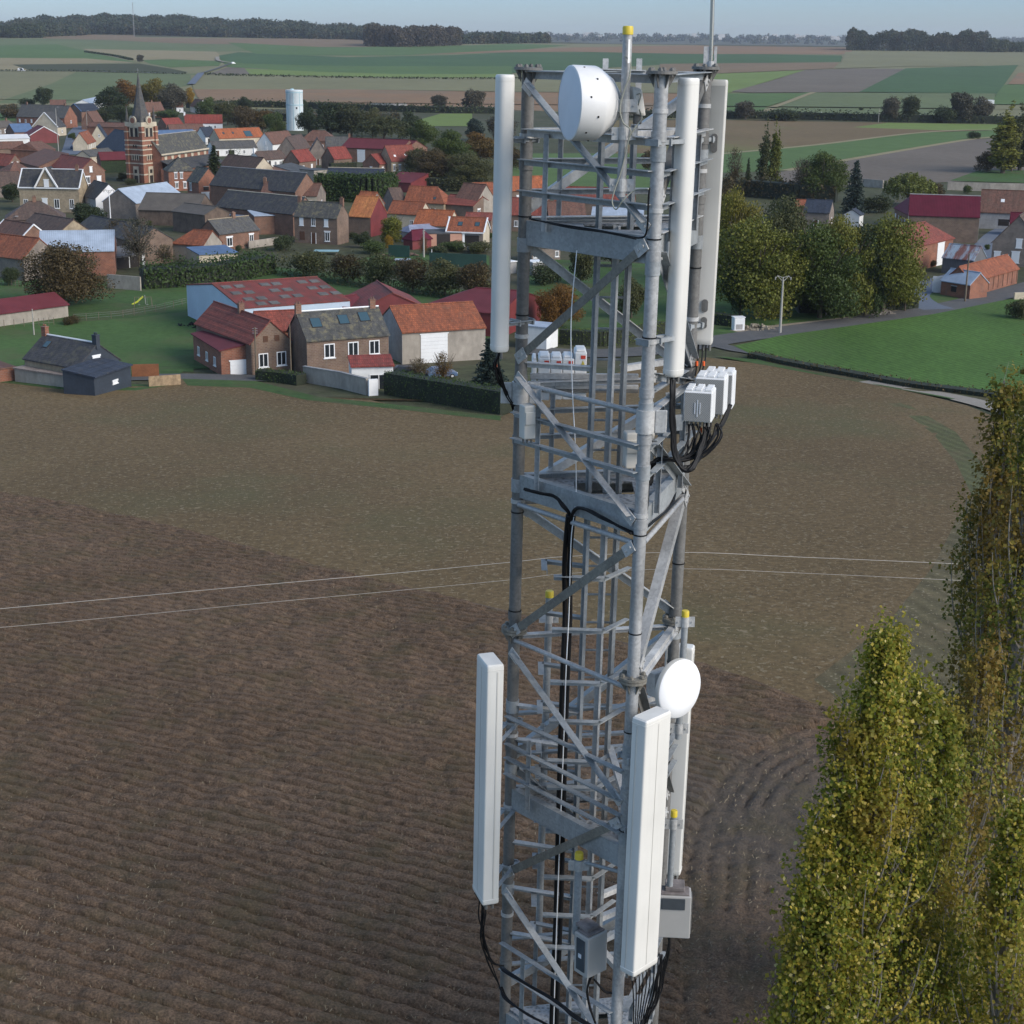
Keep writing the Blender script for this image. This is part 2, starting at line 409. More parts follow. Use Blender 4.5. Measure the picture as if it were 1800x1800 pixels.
field('field', [(400,75),(560,83),(640,83),(830,80),(900,77),(1000,80),(900,89),(800,95),(700,98),(560,98),(450,95)], f_grn)
field('field', [(388,106),(430,112),(560,116),(700,117),(900,117),(900,131),(700,131),(540,127),(400,118)], f_grn)
field('field', [(720,97),(860,90),(1000,84),(1200,80),(1500,84),(1495,96),(1200,95),(1000,91),(860,93)], f_pin)
field('field', [(400,119),(470,122),(480,126),(420,132),(365,131)], f_gry)
field('field', [(430,121),(560,127),(700,131),(900,131),(900,137),(700,137),(440,132)], f_lime)
field('field', [(335,133),(500,136),(900,139),(1250,140),(1250,165),(900,162),(600,158),(340,158)], f_tang)
field('field', [(340,158),(600,158),(900,163),(1250,166),(1250,200),(900,194),(700,192),(480,182),(350,177)], f_pin)
field('field', [(1250,97),(1450,98),(1481,101),(1475,110),(1250,112)], f_dkg)
field('field', [(1160,113),(1475,110),(1465,121),(1350,126),(1160,134)], f_brn)
field('field', [(1486,92),(1800,93),(1950,94),(1950,116),(1600,117),(1470,121),(1478,112)], f_tang)
field('field', [(1200,133),(1350,127),(1415,124),(1330,150),(1280,165),(1200,168)], f_lime)
field('field', [(1415,124),(1500,121),(1592,122),(1515,163),(1320,164),(1285,162),(1350,145)], f_gry)
field('field', [(1592,121),(1790,115),(1765,150),(1752,166),(1510,163)], f_dkg)
field('field', [(1790,129),(1950,128),(1950,150),(1772,149)], f_pin)
field('field', [(1765,150),(1950,148),(1950,185),(1740,185),(1752,166)], f_grn)
field('field', [(1200,166),(1405,165),(1430,163),(1345,190),(1335,203),(1150,205)], f_grn)
field('field', [(1425,164),(1750,166),(1740,205),(1500,203),(1340,200),(1345,192)], f_grn2)
field('field', [(1060,212),(1250,211),(1500,215),(1760,219),(1760,228),(1600,234),(1450,253),(1350,263),(1240,272),(1060,290)], gm('stubble_far', (.16, .115, .06), .15, .02, .3, patch=(.14, .15, .05), patchs=.008))
field('field', [(1560,216),(1760,219),(1900,222),(1900,228),(1650,229),(1500,224)], f_lime)
field('field', [(1060,290),(1240,270),(1350,262),(1450,252),(1600,234),(1760,229),(1850,228),(1850,238),(1700,245),(1560,268),(1380,300),(1250,305),(1060,315)], f_grn)
field('field', [(1360,305),(1560,268),(1700,246),(1850,238),(1850,300),(1720,318),(1560,325),(1360,335)], gm('soil_far_right', (.15, .125, .10), .15, .03, .3))
field('field', [(870,270),(1240,270),(1240,335),(870,330)], f_grn)
strip('verge_strip', [(1240,273),(1350,263),(1450,253),(1600,235),(1690,229),(1760,229)], 4, f_tan)
strip('verge_strip', [(1380,300),(1560,269),(1700,246),(1760,240)], 4, f_tan)
strip('verge_strip', [(1340,197),(1380,183),(1430,164)], 5, f_tan)
# gardens, lawns, meadows round the village
lawn = gm('lawn', (.065, .118, .036), .22, .05, .8, patch=(.09, .10, .045), patchs=.08)
mead = gm('meadow', (.056, .102, .032), .25, .04, .6, patch=(.085, .085, .045), patchs=.1)
field('meadow', [(-150,480),(40,470),(200,500),(330,505),(480,470),(600,480),(880,520),(880,620),(700,640),(330,650),(310,662),(-150,680)], mead)
field('meadow', [(-150,555),(120,568),(240,560),(345,545),(340,655),(230,650),(-150,650)], lawn)
field('lawn', [(680,445),(860,450),(860,475),(600,465)], lawn)
field('lawn', [(930,455),(1250,470),(1500,540),(1640,560),(1300,590),(1100,600),(930,590)], mead)
field('lawn', [(-100,197),(27,200),(27,213),(-100,216)], lawn)
field('lawn', [(775,200),(830,200),(830,222),(720,222),(740,210)], f_lime)
field('lawn', [(1670,318),(1720,300),(1800,300),(1800,322)], lawn)
field('lawn', [(1615,515),(1680,520),(1690,530),(1650,536),(1610,528)], lawn)
field('lawn', [(1230,545),(1420,545),(1420,570),(1300,586),(1230,585)], lawn)
# roads
ASP = gm('asphalt', (.105, .105, .105), .12, .2, 3, patch=(.13, .125, .12), patchs=.3)
ASPB = gm('asphalt_bluish', (.13, .15, .185), .1, .2, 3)
DIRT = gm('track_dirt', (.27, .23, .175), .2, .3, 2)
PATHM = gm('track_pale', (.28, .25, .21), .12, .3, 3)
strip('road', [(128,272),(132,255),(137,235),(148,222)], 9, ASPB)
strip('road', [(336,150),(345,140),(354,130)], 7, ASPB)
strip('road', [(354,130),(375,124),(392,118),(408,112)], 3, ASP)
strip('road', [(408,112),(385,108),(382,101)], 5, PATHM)
strip('road', [(-200,126),(0,126),(130,127),(330,131)], 5, ASP)
strip('road', [(230,665),(330,664),(440,666),(560,668),(640,680)], 5, ASP)
strip('dirt_verge', [(1300,586),(1380,577),(1470,567),(1560,556),(1625,545)], 5, DIRT)
strip('road', [(930,617),(1000,622),(1100,621),(1190,612),(1260,600),(1372,584),(1500,567),(1640,546),(1740,524),(1800,508),(1900,480)], 6.5, ASP)
strip('road', [(1650,545),(1620,535),(1605,518),(1640,500),(1700,480),(1720,455),(1760,410),(1830,385)], 6, ASPB)
strip('road', [(1255,606),(1290,615),(1330,622),(1400,640)], 3.0, ASP)
# near fields: sown stubble, ploughed rows, winter wheat
SEED = gm('soil_sown_field', (.142, .099, .050), .38, .02, 1.9, speck=(.21, .165, .10), speckt=.64, patch=(.10, .092, .044), patchs=.03, f2=2.6)
EDGE1 = [(-150,862),(0,872),(100,885),(240,915),(400,955),(560,1000),(700,1033),(890,1078),(1010,1112),(1200,1160),(1330,1203),(1480,1262),(1600,1310),(1900,1420)]
field('sown_field', [(-150,672),(60,670),(130,680),(230,682),(320,668),(440,672),(540,700),(650,705),(700,716),(880,735),(960,700),(1100,652),(1240,630),(1350,643),(1500,668),(1640,700),(1700,715),(1760,740),(1900,800)]+EDGE1[::-1], SEED, 1)
GSEED = gm('sown_green_rows', (.098, .10, .045), .25, .05, 1.5, rows=R(-10), rowp=1.3, patch=(.14, .11, .06), patchs=.12)
field('sown_row_band', [(1540,698),(1600,716),(1680,762),(1735,830),(1745,900),(1705,868),(1680,815),(1640,765),(1590,728)], GSEED)
GS2 = gm('sown_tramlines', (.112, .095, .052), .25, .05, 1.5, rows=R(-16), rowp=1.6, patch=(.15, .115, .065), patchs=.1, speck=(.26, .22, .14), f2=3)
field('sown_row_band', [(1700,880),(1900,900),(1900,1400),(1520,1270),(1430,1200),(1560,1100),(1640,1000)], GS2)
field('grass_verge', [(-150,655),(0,650),(60,663),(235,684),(320,676),(230,690),(120,688),(0,674),(-150,668)], mead)
field('grass_verge', [(320,668),(450,672),(560,700),(680,712),(880,734),(880,742),(700,722),(540,706),(440,684),(330,680)], mead)
WHEAT = gm('winter_wheat', (.072, .140, .032), .35, .035, 1.3, patch=(.075, .115, .04), patchs=.035, rows=R(-20), rowp=1.1, ps=(1, .3, 1))
field('wheat_field', [(1290,610),(1372,592),(1500,574),(1640,554),(1750,532),(1900,505),(1900,735),(1750,700),(1600,678),(1450,652),(1320,624)], WHEAT)
BANK = gm('bank_dry_grass', (.10, .088, .05), .3, .1, 1.5, patch=(.06, .085, .035), patchs=.25)
field('bank', [(1320,624),(1450,652),(1600,678),(1750,700),(1900,735),(1900,748),(1750,710),(1600,688),(1450,662),(1330,634)], BANK)
field('grass_verge', [(1255,628),(1330,634),(1450,662),(1600,688),(1760,712),(1740,716),(1640,698),(1500,672),(1350,645)], mead)
strip('track', [(1520,672),(1590,684),(1650,694),(1700,704),(1760,720),(1850,750)], 2.6, PATHM)
strip('track', [(1690,703),(1740,716),(1800,735)], 3.6, PATHM)
# ploughed rows as real relief
PLOW, nt, b = newmat('soil_ploughed', .95, spec=.1); co = coords(nt)
n1 = noise(nt, co, .06, 4, .6); n2 = noise(nt, co, 2.2, 6, .75); n3 = noise(nt, co, 7, 3, .6)
c_ = ramp(nt, n1, [(.3, (.130, .090, .062)), (.7, (.172, .121, .086))])
c_ = mix(nt, 1.0, c_, ramp(nt, n2, [(.25, (.5,)*3), (.5, (1.0,)*3), (.78, (1.5, 1.45, 1.35))]), 'MULTIPLY')
n4 = noise(nt, co, 11, 2, .6); c_ = mix(nt, 1.0, c_, ramp(nt, n4, [(.3, (.62,)*3), (.7, (1.4, 1.36, 1.3))]), 'MULTIPLY')
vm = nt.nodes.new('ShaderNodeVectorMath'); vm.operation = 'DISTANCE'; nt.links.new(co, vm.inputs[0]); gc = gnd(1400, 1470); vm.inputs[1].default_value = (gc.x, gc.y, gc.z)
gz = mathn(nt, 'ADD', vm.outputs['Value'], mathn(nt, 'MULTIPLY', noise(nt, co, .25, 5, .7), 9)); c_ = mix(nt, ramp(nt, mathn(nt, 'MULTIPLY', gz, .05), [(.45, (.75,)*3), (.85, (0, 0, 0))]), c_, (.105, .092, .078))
c_ = mix(nt, ramp(nt, noise(nt, co, .35, 4, .65), [(.48, (0, 0, 0)), (.68, (.5,)*3)]), c_, (.10, .085, .045))
c_ = mix(nt, ramp(nt, n3, [(.66, (0, 0, 0)), (.72, (.8,)*3)]), c_, (.20, .16, .11))
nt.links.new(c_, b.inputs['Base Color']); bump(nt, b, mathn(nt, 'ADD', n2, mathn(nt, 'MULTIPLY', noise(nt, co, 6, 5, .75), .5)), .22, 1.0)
GREYS = gm('soil_turned_grey', (.112, .085, .063), .3, .08, 1.8, speck=(.2, .17, .12), speckt=.7, f2=5, patch=(.085, .064, .048), patchs=.12)
EW = [gnd(*p) for p in EDGE1]
P = [(p.x, p.y) for p in EW]+[(60, 20), (-60, 20)]
if area(P) < 0: P = P[::-1]
sheet_world('ploughed_field', P, GREYS)
ZB = .003*layer+.01
def edge_y(x): return np.interp(x, [p.x for p in EW], [p.y for p in EW])
qa, qb = gnd(250, 1500), gnd(350, 1522); ang = math.atan2(qb.y-qa.y, qb.x-qa.x)
CX, CY = gnd(1440, 1400).x, gnd(1440, 1400).y
def rowfield(name, U, V, fn, mask, mat):
    """grid over (u along, v across) lifted into ridges"""
    uu, vv = np.meshgrid(U, V, indexing='ij'); X, Y, Z, ok = fn(uu, vv)
    idx = np.arange(X.size).reshape(X.shape); q = np.stack([idx[:-1, :-1], idx[1:, :-1], idx[1:, 1:], idx[:-1, 1:]], -1).reshape(-1, 4)
    okq = (ok[:-1, :-1] & ok[1:, 1:]).reshape(-1); q = q[okq]
    used = np.unique(q); rem = -np.ones(X.size, int); rem[used] = np.arange(used.size); q = rem[q]
    V3 = np.stack([X.ravel(), Y.ravel(), Z.ravel()], -1)[used]
    me = bpy.data.meshes.new(name); me.vertices.add(len(V3)); me.vertices.foreach_set('co', V3.astype('f').ravel())
    me.loops.add(q.size); me.loops.foreach_set('vertex_index', q.astype('i').ravel())
    me.polygons.add(len(q)); me.polygons.foreach_set('loop_start', np.arange(0, q.size, 4, dtype='i')); me.materials.append(mat)
    me.update(calc_edges=True); me.validate(); me.shade_smooth(); o = bpy.data.objects.new(name, me); col.objects.link(o); return tag(o, kind='structure')
def vnoise(x, y, s, seed):
    xi, yi = np.floor(x/s).astype(int), np.floor(y/s).astype(int); fx, fy = x/s-xi, y/s-yi
    fx, fy = fx*fx*(3-2*fx), fy*fy*(3-2*fy)
    def h(a, b): return np.modf(np.abs(np.sin(a*127.1+b*311.7+seed)*43758.5453))[0]
    return (h(xi, yi)*(1-fx)+h(xi+1, yi)*fx)*(1-fy)+(h(xi, yi+1)*(1-fx)+h(xi+1, yi+1)*fx)*fy
HO = [gnd(*p) for p in [(1180,2100),(1185,1900),(1190,1700),(1195,1590),(1206,1500),(1235,1425),(1290,1355),(1380,1302),(1480,1282),(1560,1290),(1640,1330)]]
hp = [(p.x, p.y) for p in HO]+[tuple(gnd(*p))[:2] for p in [(2100,1500),(2100,2100)]]
HOs = np.array([(p.x, p.y) for p in smooth_path(HO, 24)])
def inpoly(X, Y, P):
    r = np.zeros(X.shape, bool)
    for (x0, y0), (x1, y1) in zip(P, P[1:]+P[:1]):
        c = ((y0 > Y) != (y1 > Y)) & (X < (x1-x0)*(Y-y0)/((y1-y0) or 1e-9)+x0); r ^= c
    return r
def rows_main(u, v):
    ca, sa = math.cos(ang), math.sin(ang)
    bend = .0004*(u)**2
    X = P0[0]+u*ca+(v+bend)*sa; Y = P0[1]+u*sa-(v+bend)*ca
    vis = (Y < edge_y(X)-.9*vnoise(X, Y*0, 1.7, 21)*1.6-.5*vnoise(X, Y*0, .6, 22)) & (Y > 42) & (np.abs(X) < Y*.42+6)
    wob = v+.10*(vnoise(u, v, 3.0, 1)-.5)
    tri = np.abs((wob/.76) % 1.0-.5)*2
    amp = .34*(.55+.7*vnoise(u, v, 1.1, 9))
    hin = inpoly(X, Y, hp) & vis; D = np.full(X.shape, 99.0); xs, ys = X[hin], Y[hin]; dd = np.full(xs.shape, 1e9)
    for i in range(0, len(HOs)): dd = np.minimum(dd, (xs-HOs[i, 0])**2+(ys-HOs[i, 1])**2)
    D[hin] = np.sqrt(dd); T2 = np.abs((D/.80+.25*vnoise(X, Y, 2.5, 6)) % 1.0-.5)*2
    fade = np.clip((5.2-D)/1.6, 0, 1)*.55; ha = np.where(hin, .20*fade*(.35+vnoise(X, Y, 1.4, 3)), amp); tri = np.where(hin, T2, tri)
    out = np.clip((edge_y(X)-Y)/1.6, 0, 1)
    clod = vnoise(X, Y, .40, 2)*.12+vnoise(X, Y, .22, 12)*.07+vnoise(X, Y, .9, 5)*np.where(hin, .12, .07)+vnoise(X, Y, 4, 7)*.08
    Z = Tn(Y)+ZB+out*(ha*np.clip(2.6*tri, 0, 1)-.06*np.clip(1-2.6*tri, 0, 1)*(ha > .1)+clod)+.02
    return X, Y, Z, vis
P0 = (EW[3].x, EW[3].y)
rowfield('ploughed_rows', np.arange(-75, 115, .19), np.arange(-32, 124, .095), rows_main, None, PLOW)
# maize stalks left on the soil
def scatter_cards(n, fn, size, mat, name, z=.05, **kw):
    pts = fn(n); V = []; q = len(pts)
    a = rng.uniform(0, 2*np.pi, q); L = rng.uniform(.5, 1.3, q)*size; el = rng.uniform(.05, 1.0, q)
    d = np.stack([np.cos(a)*np.cos(el), np.sin(a)*np.cos(el), np.sin(el)], -1)*L[:, None]; s_ = np.stack([-np.sin(a), np.cos(a), 0*a], -1)*(size*.09)
    s_[:, 2] += size*.06
    V = np.stack([pts-s_, pts+s_, pts+d+s_, pts+d-s_], 1).reshape(-1, 3); quadmesh(name, V, mat, **kw)
def quadmesh(name, V, mat, parent=None, **kw):
    n = len(V)//4; me = bpy.data.meshes.new(name); me.vertices.add(len(V)); me.vertices.foreach_set('co', np.asarray(V, 'f').ravel())
    me.loops.add(len(V)); me.loops.foreach_set('vertex_index', np.arange(len(V), dtype='i'))
    me.polygons.add(n); me.polygons.foreach_set('loop_start', np.arange(0, len(V), 4, dtype='i'))
    for m in (mat if isinstance(mat, list) else [mat]): me.materials.append(m)
    me.update(calc_edges=True); o = bpy.data.objects.new(name, me); col.objects.link(o)
    if parent: o.parent = parent
    return tag(o, **kw)
STRAW = blotch('straw', (.235, .19, .125), .25, 1, 5)
def fn_plow(n):
    Y = 45+105*rng.random(n*3)**1.3; X = rng.uniform(-.36, .36, n*3)*Y; ok = (Y < edge_y(X)); X, Y = X[ok][:n], Y[ok][:n]
    return np.stack([X, Y, Tn(Y)+ZB+.40], -1)
scatter_cards(15000, fn_plow, .13, STRAW, 'maize_stubble', label='broken maize stalks strewn over the ploughed rows', cat='crop residue', kind='stuff')
def fn_sown(n):
    Y = 75+125*rng.random(n*3); X = rng.uniform(-.36, .36, n*3)*Y; ok = (Y > edge_y(X)+.5) & (Y < 190); X, Y = X[ok][:n], Y[ok][:n]
    return np.stack([X, Y, Tn(Y)+ZB+.0], -1)
scatter_cards(22000, fn_sown, .11, STRAW, 'straw_litter', label='pale straw litter scattered over the brown sown field', cat='crop residue', kind='stuff')
# ------------------------------------------------------------------ buildings
def winmesh(kind, w_, h_, name='window'):
    """made in local coords: x across, y outwards is -y, z up, origin at bottom centre"""
    mb = MB(); t = .09
    return mb
WM = {}
def add_opening(par, M, kind, w_, h_, sub=False):
    """M places the opening: local x across, -y out of the wall"""
    nm = {'w': 'window', 's': 'shutter', 'd': 'door', 'g': 'garage_door', 'o': 'doorway', 'v': 'vent', 'b': 'brown_shutter', 'W': 'window'}[kind]
    key = (kind, round(w_, 2), round(h_, 2), sub)
    if key not in WM:
        mb = MB(); t = min(.13, w_*.14); x0, x1 = -w_/2, w_/2
        if kind in 'wW':
            mb.box(x0, x0+t, -.07, .05, 0, h_); mb.box(x1-t, x1, -.07, .05, 0, h_); mb.box(x0+t, x1-t, -.07, .05, h_-t, h_); mb.box(x0+t, x1-t, -.07, .05, 0, t)
            mb.box(-t*.4, t*.4, -.06, .02, t, h_-t)
            mb.box(x0+t, x1-t, -.02, .02, t, h_-t, 1); mb.box(x0-.12, x1+.12, -.14, .02, -.12, -.003)
            if kind == 'W': mb.box(x0-.18, x1+.18, -.09, .02, h_+.003, h_+.3)
            mats = [WP, GLS]
        elif kind == 's': mb.box(x0, x1, -.08, .04, 0, h_); mb.box(x0-.12, x1+.12, -.14, .02, -.12, -.003); mb.box(x0-.1, x1+.1, -.11, .02, h_+.003, h_+.22); mats = [WP]
        elif kind == 'd': mb.box(x0, x1, -.06, .04, 0, h_); mb.box(x0-.12, x0-.003, -.09, .04, 0, h_+.12, 1); mb.box(x1+.003, x1+.12, -.09, .04, 0, h_+.12, 1); mats = [BRD, WP]
        elif kind == 'b': mb.box(x0, x1, -.06, .04, 0, h_); mats = [BRD]
        elif kind == 'g':
            n = max(3, int(h_/.5))
            for i in range(n): mb.box(x0, x1, -.06, .04, i*h_/n+.02, (i+1)*h_/n)
            mb.box(x0-.15, x1+.15, -.09, .02, h_+.003, h_+.16); mats = [WP]
        elif kind == 'v': mb.box(x0, x1, -.05, .04, 0, h_); mats = [BRD]
        else: mb.box(x0, x1, -.03, .04, 0, h_); mb.box(x0-.1, x1+.1, -.08, .02, h_+.003, h_+.15, 1); mats = [DKW, GRY]
        o = mb.build(nm, mats, par); WM[key] = o.data
    else:
        o = bpy.data.objects.new(nm, WM[key]); col.objects.link(o); o.parent = par
    o.matrix_local = M; return o
HS, WS = .93, .8
def bld(label, eL, eR, ry, he, w=8, wall=BR, roof=TILE_O, axis='x', hip=(0, 0), cat='house', op=(), opL=(), opR=(), chim=(), sky_=(), fr=None, zg=None, oh=.3,
        name=None, group=None, ridgecap=None, fascia=None, gw=None, thick=.16):
    he *= HS; w *= WS; a, b = at_z(*eL, he+GV), at_z(*eR, he+GV); zg = GV
    if a.y > SV*850: zg = T(a.x, a.y)+0*he; q = gnd(eL[0], eL[1]+he*2800/gnd(eL[0], eL[1]+4).y); zg = q.z; d_ = ray(*eL); a = Vector((0, 0, H))+d_*(q.y/d_.y); d_ = ray(*eR); b = Vector((0, 0, H))+d_*(q.y/d_.y)
    elif a.y < 250: zg = T(a.x, a.y+3); a, b = at_z(*eL, he+zg), at_z(*eR, he+zg)
    u = (b-a); u.z = 0; L = u.length; u.normalize(); n = Vector((-u.y, u.x, 0))
    if n.dot(Vector((a.x, a.y, 0))) < 0: a, b = b, a; u = -u; n = -n     # never needed when listed left to right
    ang_ = math.atan2(u.y, u.x)
    if axis == 'x': mid = a+u*L/2+n*w/2
    elif axis == 'y': mid = a+u*L/2
    elif axis == 'mono': mid = a+u*L/2+n*w
    if axis == 'flat': hr = he+.25
    else: hr = max(he+.6, min(he+ (.75*w if axis != 'y' else .8*L), z_at(mid.x, mid.y, ry)-zg))
    nm = name or {'house': 'house', 'barn': 'barn', 'shed': 'shed'}.get(cat, cat.replace(' ', '_'))
    t = thing(nm, label, cat, (a.x, a.y, zg), ang_, group)
    mb = MB(); zb = -.4
    if axis == 'x':
        h0, h1 = hip
        if h0 or h1:
            mb.mesh([(0,0,zb),(L,0,zb),(L,w,zb),(0,w,zb),(0,0,he),(L,0,he),(L,w,he),(0,w,he)], [(0,1,5,4),(1,2,6,5),(2,3,7,6),(3,0,4,7),(4,5,6,7)])
            if not h0: mb.face([(0,w,he),(0,w/2,hr),(0,0,he)])
            if not h1: mb.face([(L,0,he),(L,w/2,hr),(L,w,he)])
        else:
            mb.mesh([(0,0,zb),(L,0,zb),(L,w,zb),(0,w,zb),(0,0,he),(L,0,he),(L,w,he),(0,w,he),(0,w/2,hr-.03),(L,w/2,hr-.03)],
                    [(0,1,5,4),(1,2,6,9,5),(2,3,7,6),(3,0,4,8,7),(4,5,9,8),(7,8,9,6)])
    elif axis == 'y':
        mb.mesh([(0,0,zb),(L,0,zb),(L,w,zb),(0,w,zb),(0,0,he),(L,0,he),(L,w,he),(0,w,he),(L/2,0,hr-.03),(L/2,w,hr-.03)],
                [(0,1,5,8,4),(1,2,6,5),(2,3,7,9,6),(3,0,4,7),(4,8,9,7),(5,6,9,8)])
    else:
        hb = hr if axis == 'mono' else he
        mb.mesh([(0,0,zb),(L,0,zb),(L,w,zb),(0,w,zb),(0,0,he),(L,0,he),(L,w,hb),(0,w,hb)], [(0,1,5,4),(1,2,6,5),(2,3,7,6),(3,0,4,7),(4,5,6,7)])
    wl = mb.build('wall', wall, t)
    if gw is not None:      # gable walls in another finish, a skin 3 cm proud
        for x0, x1 in ((-.03, .0), (L, L+.03)):
            g = MB(); g.mesh([(x0,-.01,zb),(x0,w+.01,zb),(x0,w+.01,he),(x0,w/2,hr-.06),(x0,-.01,he),(x1,-.01,zb),(x1,w+.01,zb),(x1,w+.01,he),(x1,w/2,hr-.06),(x1,-.01,he)],
                   [(4,3,2,1,0),(5,6,7,8,9),(0,1,6,5),(1,2,7,6),(2,3,8,7),(3,4,9,8),(4,0,5,9)])
            g.build('gable_wall', gw, t)
    # roof slabs
    rb = MB(); th = thick
    def slab(q):
        q = [Vector(p) for p in q]; up = [p+Vector((0, 0, th)) for p in q]; k_ = len(q)
        rb.mesh(q+up, [tuple(range(k_))[::-1], tuple(range(k_, 2*k_))]+[(i, (i+1) % k_, (i+1) % k_+k_, i+k_) for i in range(k_)])
    if axis == 'x':
        s_ = (hr-he)/(w/2); dz = oh*s_; h0, h1 = hip; e0, e1 = (oh if h0 else .12), (oh if h1 else .12)
        x0, x1 = -e0, L+e1; r0, r1 = (h0 if h0 else -.12), (L-h1 if h1 else L+.12)
        slab([(x0,-oh,he-dz),(x1,-oh,he-dz),(r1,w/2,hr),(r0,w/2,hr)]); slab([(x1,w+oh,he-dz),(x0,w+oh,he-dz),(r0,w/2,hr),(r1,w/2,hr)])
        if h0: slab([(x0,w+oh,he-dz),(x0,-oh,he-dz),(r0,w/2,hr)])
        if h1: slab([(x1,-oh,he-dz),(x1,w+oh,he-dz),(r1,w/2,hr)])
        ra, rb_ = (r0, w/2), (r1, w/2)
    elif axis == 'y':
        s_ = (hr-he)/(L/2); dz = oh*s_
        slab([(-oh,w+.12,he-dz),(-oh,-.15,he-dz),(L/2,-.15,hr),(L/2,w+.12,hr)]); slab([(L+oh,-.15,he-dz),(L+oh,w+.12,he-dz),(L/2,w+.12,hr),(L/2,-.15,hr)])
        ra, rb_ = (L/2, -.15), (L/2, w+.12)
    elif axis == 'mono':
        slab([(-.15,-oh,he-oh*(hr-he)/w),(L+.15,-oh,he-oh*(hr-he)/w),(L+.15,w+.1,hr),(-.15,w+.1,hr)]); s_ = (hr-he)/w
    else:
        slab([(-.15,-.15,he+.003),(L+.15,-.15,he+.003),(L+.15,w+.15,he+.003),(-.15,w+.15,he+.003)]); s_ = 0
    rf = rb.build('roof', roof, t)
    if axis in 'xy':
        rc = MB(); rc.path([(ra[0], ra[1], hr+th+.01), (rb_[0], rb_[1], hr+th+.01)], .13, 6)
        rc.build('ridge_cap', ridgecap or roof, rf)
    if fascia:
        fm = MB()
        if axis == 'x':
            fm.box(-.2, L+.2, -oh-.14, -oh-.01, he-dz-.12, he-dz+.2)
            for x in (-.14-.05, L+.14+.05):
                fm.lbar((x, -oh-.1, he-dz+.1), (x, w/2, hr+.12), .28, .06); fm.lbar((x, w+oh+.1, he-dz+.1), (x, w/2, hr+.12), .28, .06)
        elif axis == 'y':
            fm.lbar((-oh-.05, -.2, he-dz+.1), (L/2, -.2, hr+.15), .3, .06); fm.lbar((L+oh+.05, -.2, he-dz+.1), (L/2, -.2, hr+.15), .3, .06)
        elif axis == 'mono': fm.box(-.2, L+.2, -oh-.14, -oh-.01, he-.35, he+.1)
        else: fm.box(-.2, L+.2, -.28, -.16, he-.3, he+.25)
        fm.build('fascia_board', fascia, rf)
    if cat == 'house' and not op and L > 3.5:
        nw = max(1, int(L/3.4)); op = tuple((('w', 's', 'w', 'd', 'w', 's')[(int(eL[0])+i) % 6], (i+.5)/nw, 0 if ('w', 's', 'w', 'd', 'w', 's')[(int(eL[0])+i) % 6] == 'd' else max(.7, he-2.9), .95, 2.1 if ('w', 's', 'w', 'd', 'w', 's')[(int(eL[0])+i) % 6] == 'd' else 1.4) for i in range(nw))
        if not opR: opR = (('w', .5, max(.7, he-2.7), .9, 1.3),)
    for o_ in op:      # (kind, x fraction, z, w, h)
        add_opening(t, Matrix.Translation((o_[1]*L, -.001, o_[2])), o_[0], o_[3], o_[4])
    for o_ in opR: add_opening(t, Matrix.Translation((L+.032, o_[1]*w, o_[2])) @ Matrix.Rotation(math.pi/2, 4, 'Z'), o_[0], o_[3], o_[4])
    for o_ in opL: add_opening(t, Matrix.Translation((-.032, o_[1]*w, o_[2])) @ Matrix.Rotation(-math.pi/2, 4, 'Z'), o_[0], o_[3], o_[4])
    for c in chim:     # fraction along the ridge
        cf, cm = (c, BR) if not isinstance(c, tuple) else c
        cb = MB(); x, y_ = (cf*L, w/2) if axis == 'x' else (L/2, cf*w)
        cb.box(x-.4, x+.4, y_-.3, y_+.3, hr-.6, hr+1.1); cb.box(x-.46, x+.46, y_-.36, y_+.36, hr+1.1, hr+1.2)
        for dx in (-.18, .18): cb.tube((x+dx, y_, hr+1.2), (x+dx, y_, hr+1.5), .1, 8)
        cb.build('chimney', cm, rf)
    for s in sky_:     # (x fraction, fraction up the slope, w, h)
        x = s[0]*L; v = s[1]; W2, H2 = s[2]/2, s[3]/2
        if axis == 'x':
            sl = Vector((0, w/2, hr-he)).normalized(); nn = Vector((0, -sl.z, sl.y)); c = Vector((x, v*w/2, he+v*(hr-he)+th))+nn*.02
        else:
            sl = Vector((L/2, 0, hr-he)).normalized(); nn = Vector((-sl.z, 0, sl.x)); c = Vector((v*L/2, s[0]*w, he+v*(hr-he)+th))+nn*.02
        ax = sl.cross(nn); k_ = MB(); k_.frame_box(c, ax*W2, sl*H2, nn*.04, 0); k_.frame_box(c+nn*.03, ax*(W2-.08), sl*(H2-.08), nn*.04, 1)
        k_.build('skylight', [DKW if len(s) < 5 else s[4], SKYL if len(s) < 5 else s[4]], rf)
    return dict(t=t, L=L, w=w, he=he, hr=hr, rf=rf, wl=wl, a=a, u=u, n=n)
def wins(n, z, w_=1.0, h_=1.5, kind='w', a=.12, b=.88): return tuple((kind if isinstance(kind, str) and len(kind) == 1 else kind[i], a+(b-a)*i/max(1, n-1), z, w_, h_) for i in range(n))
B = bld
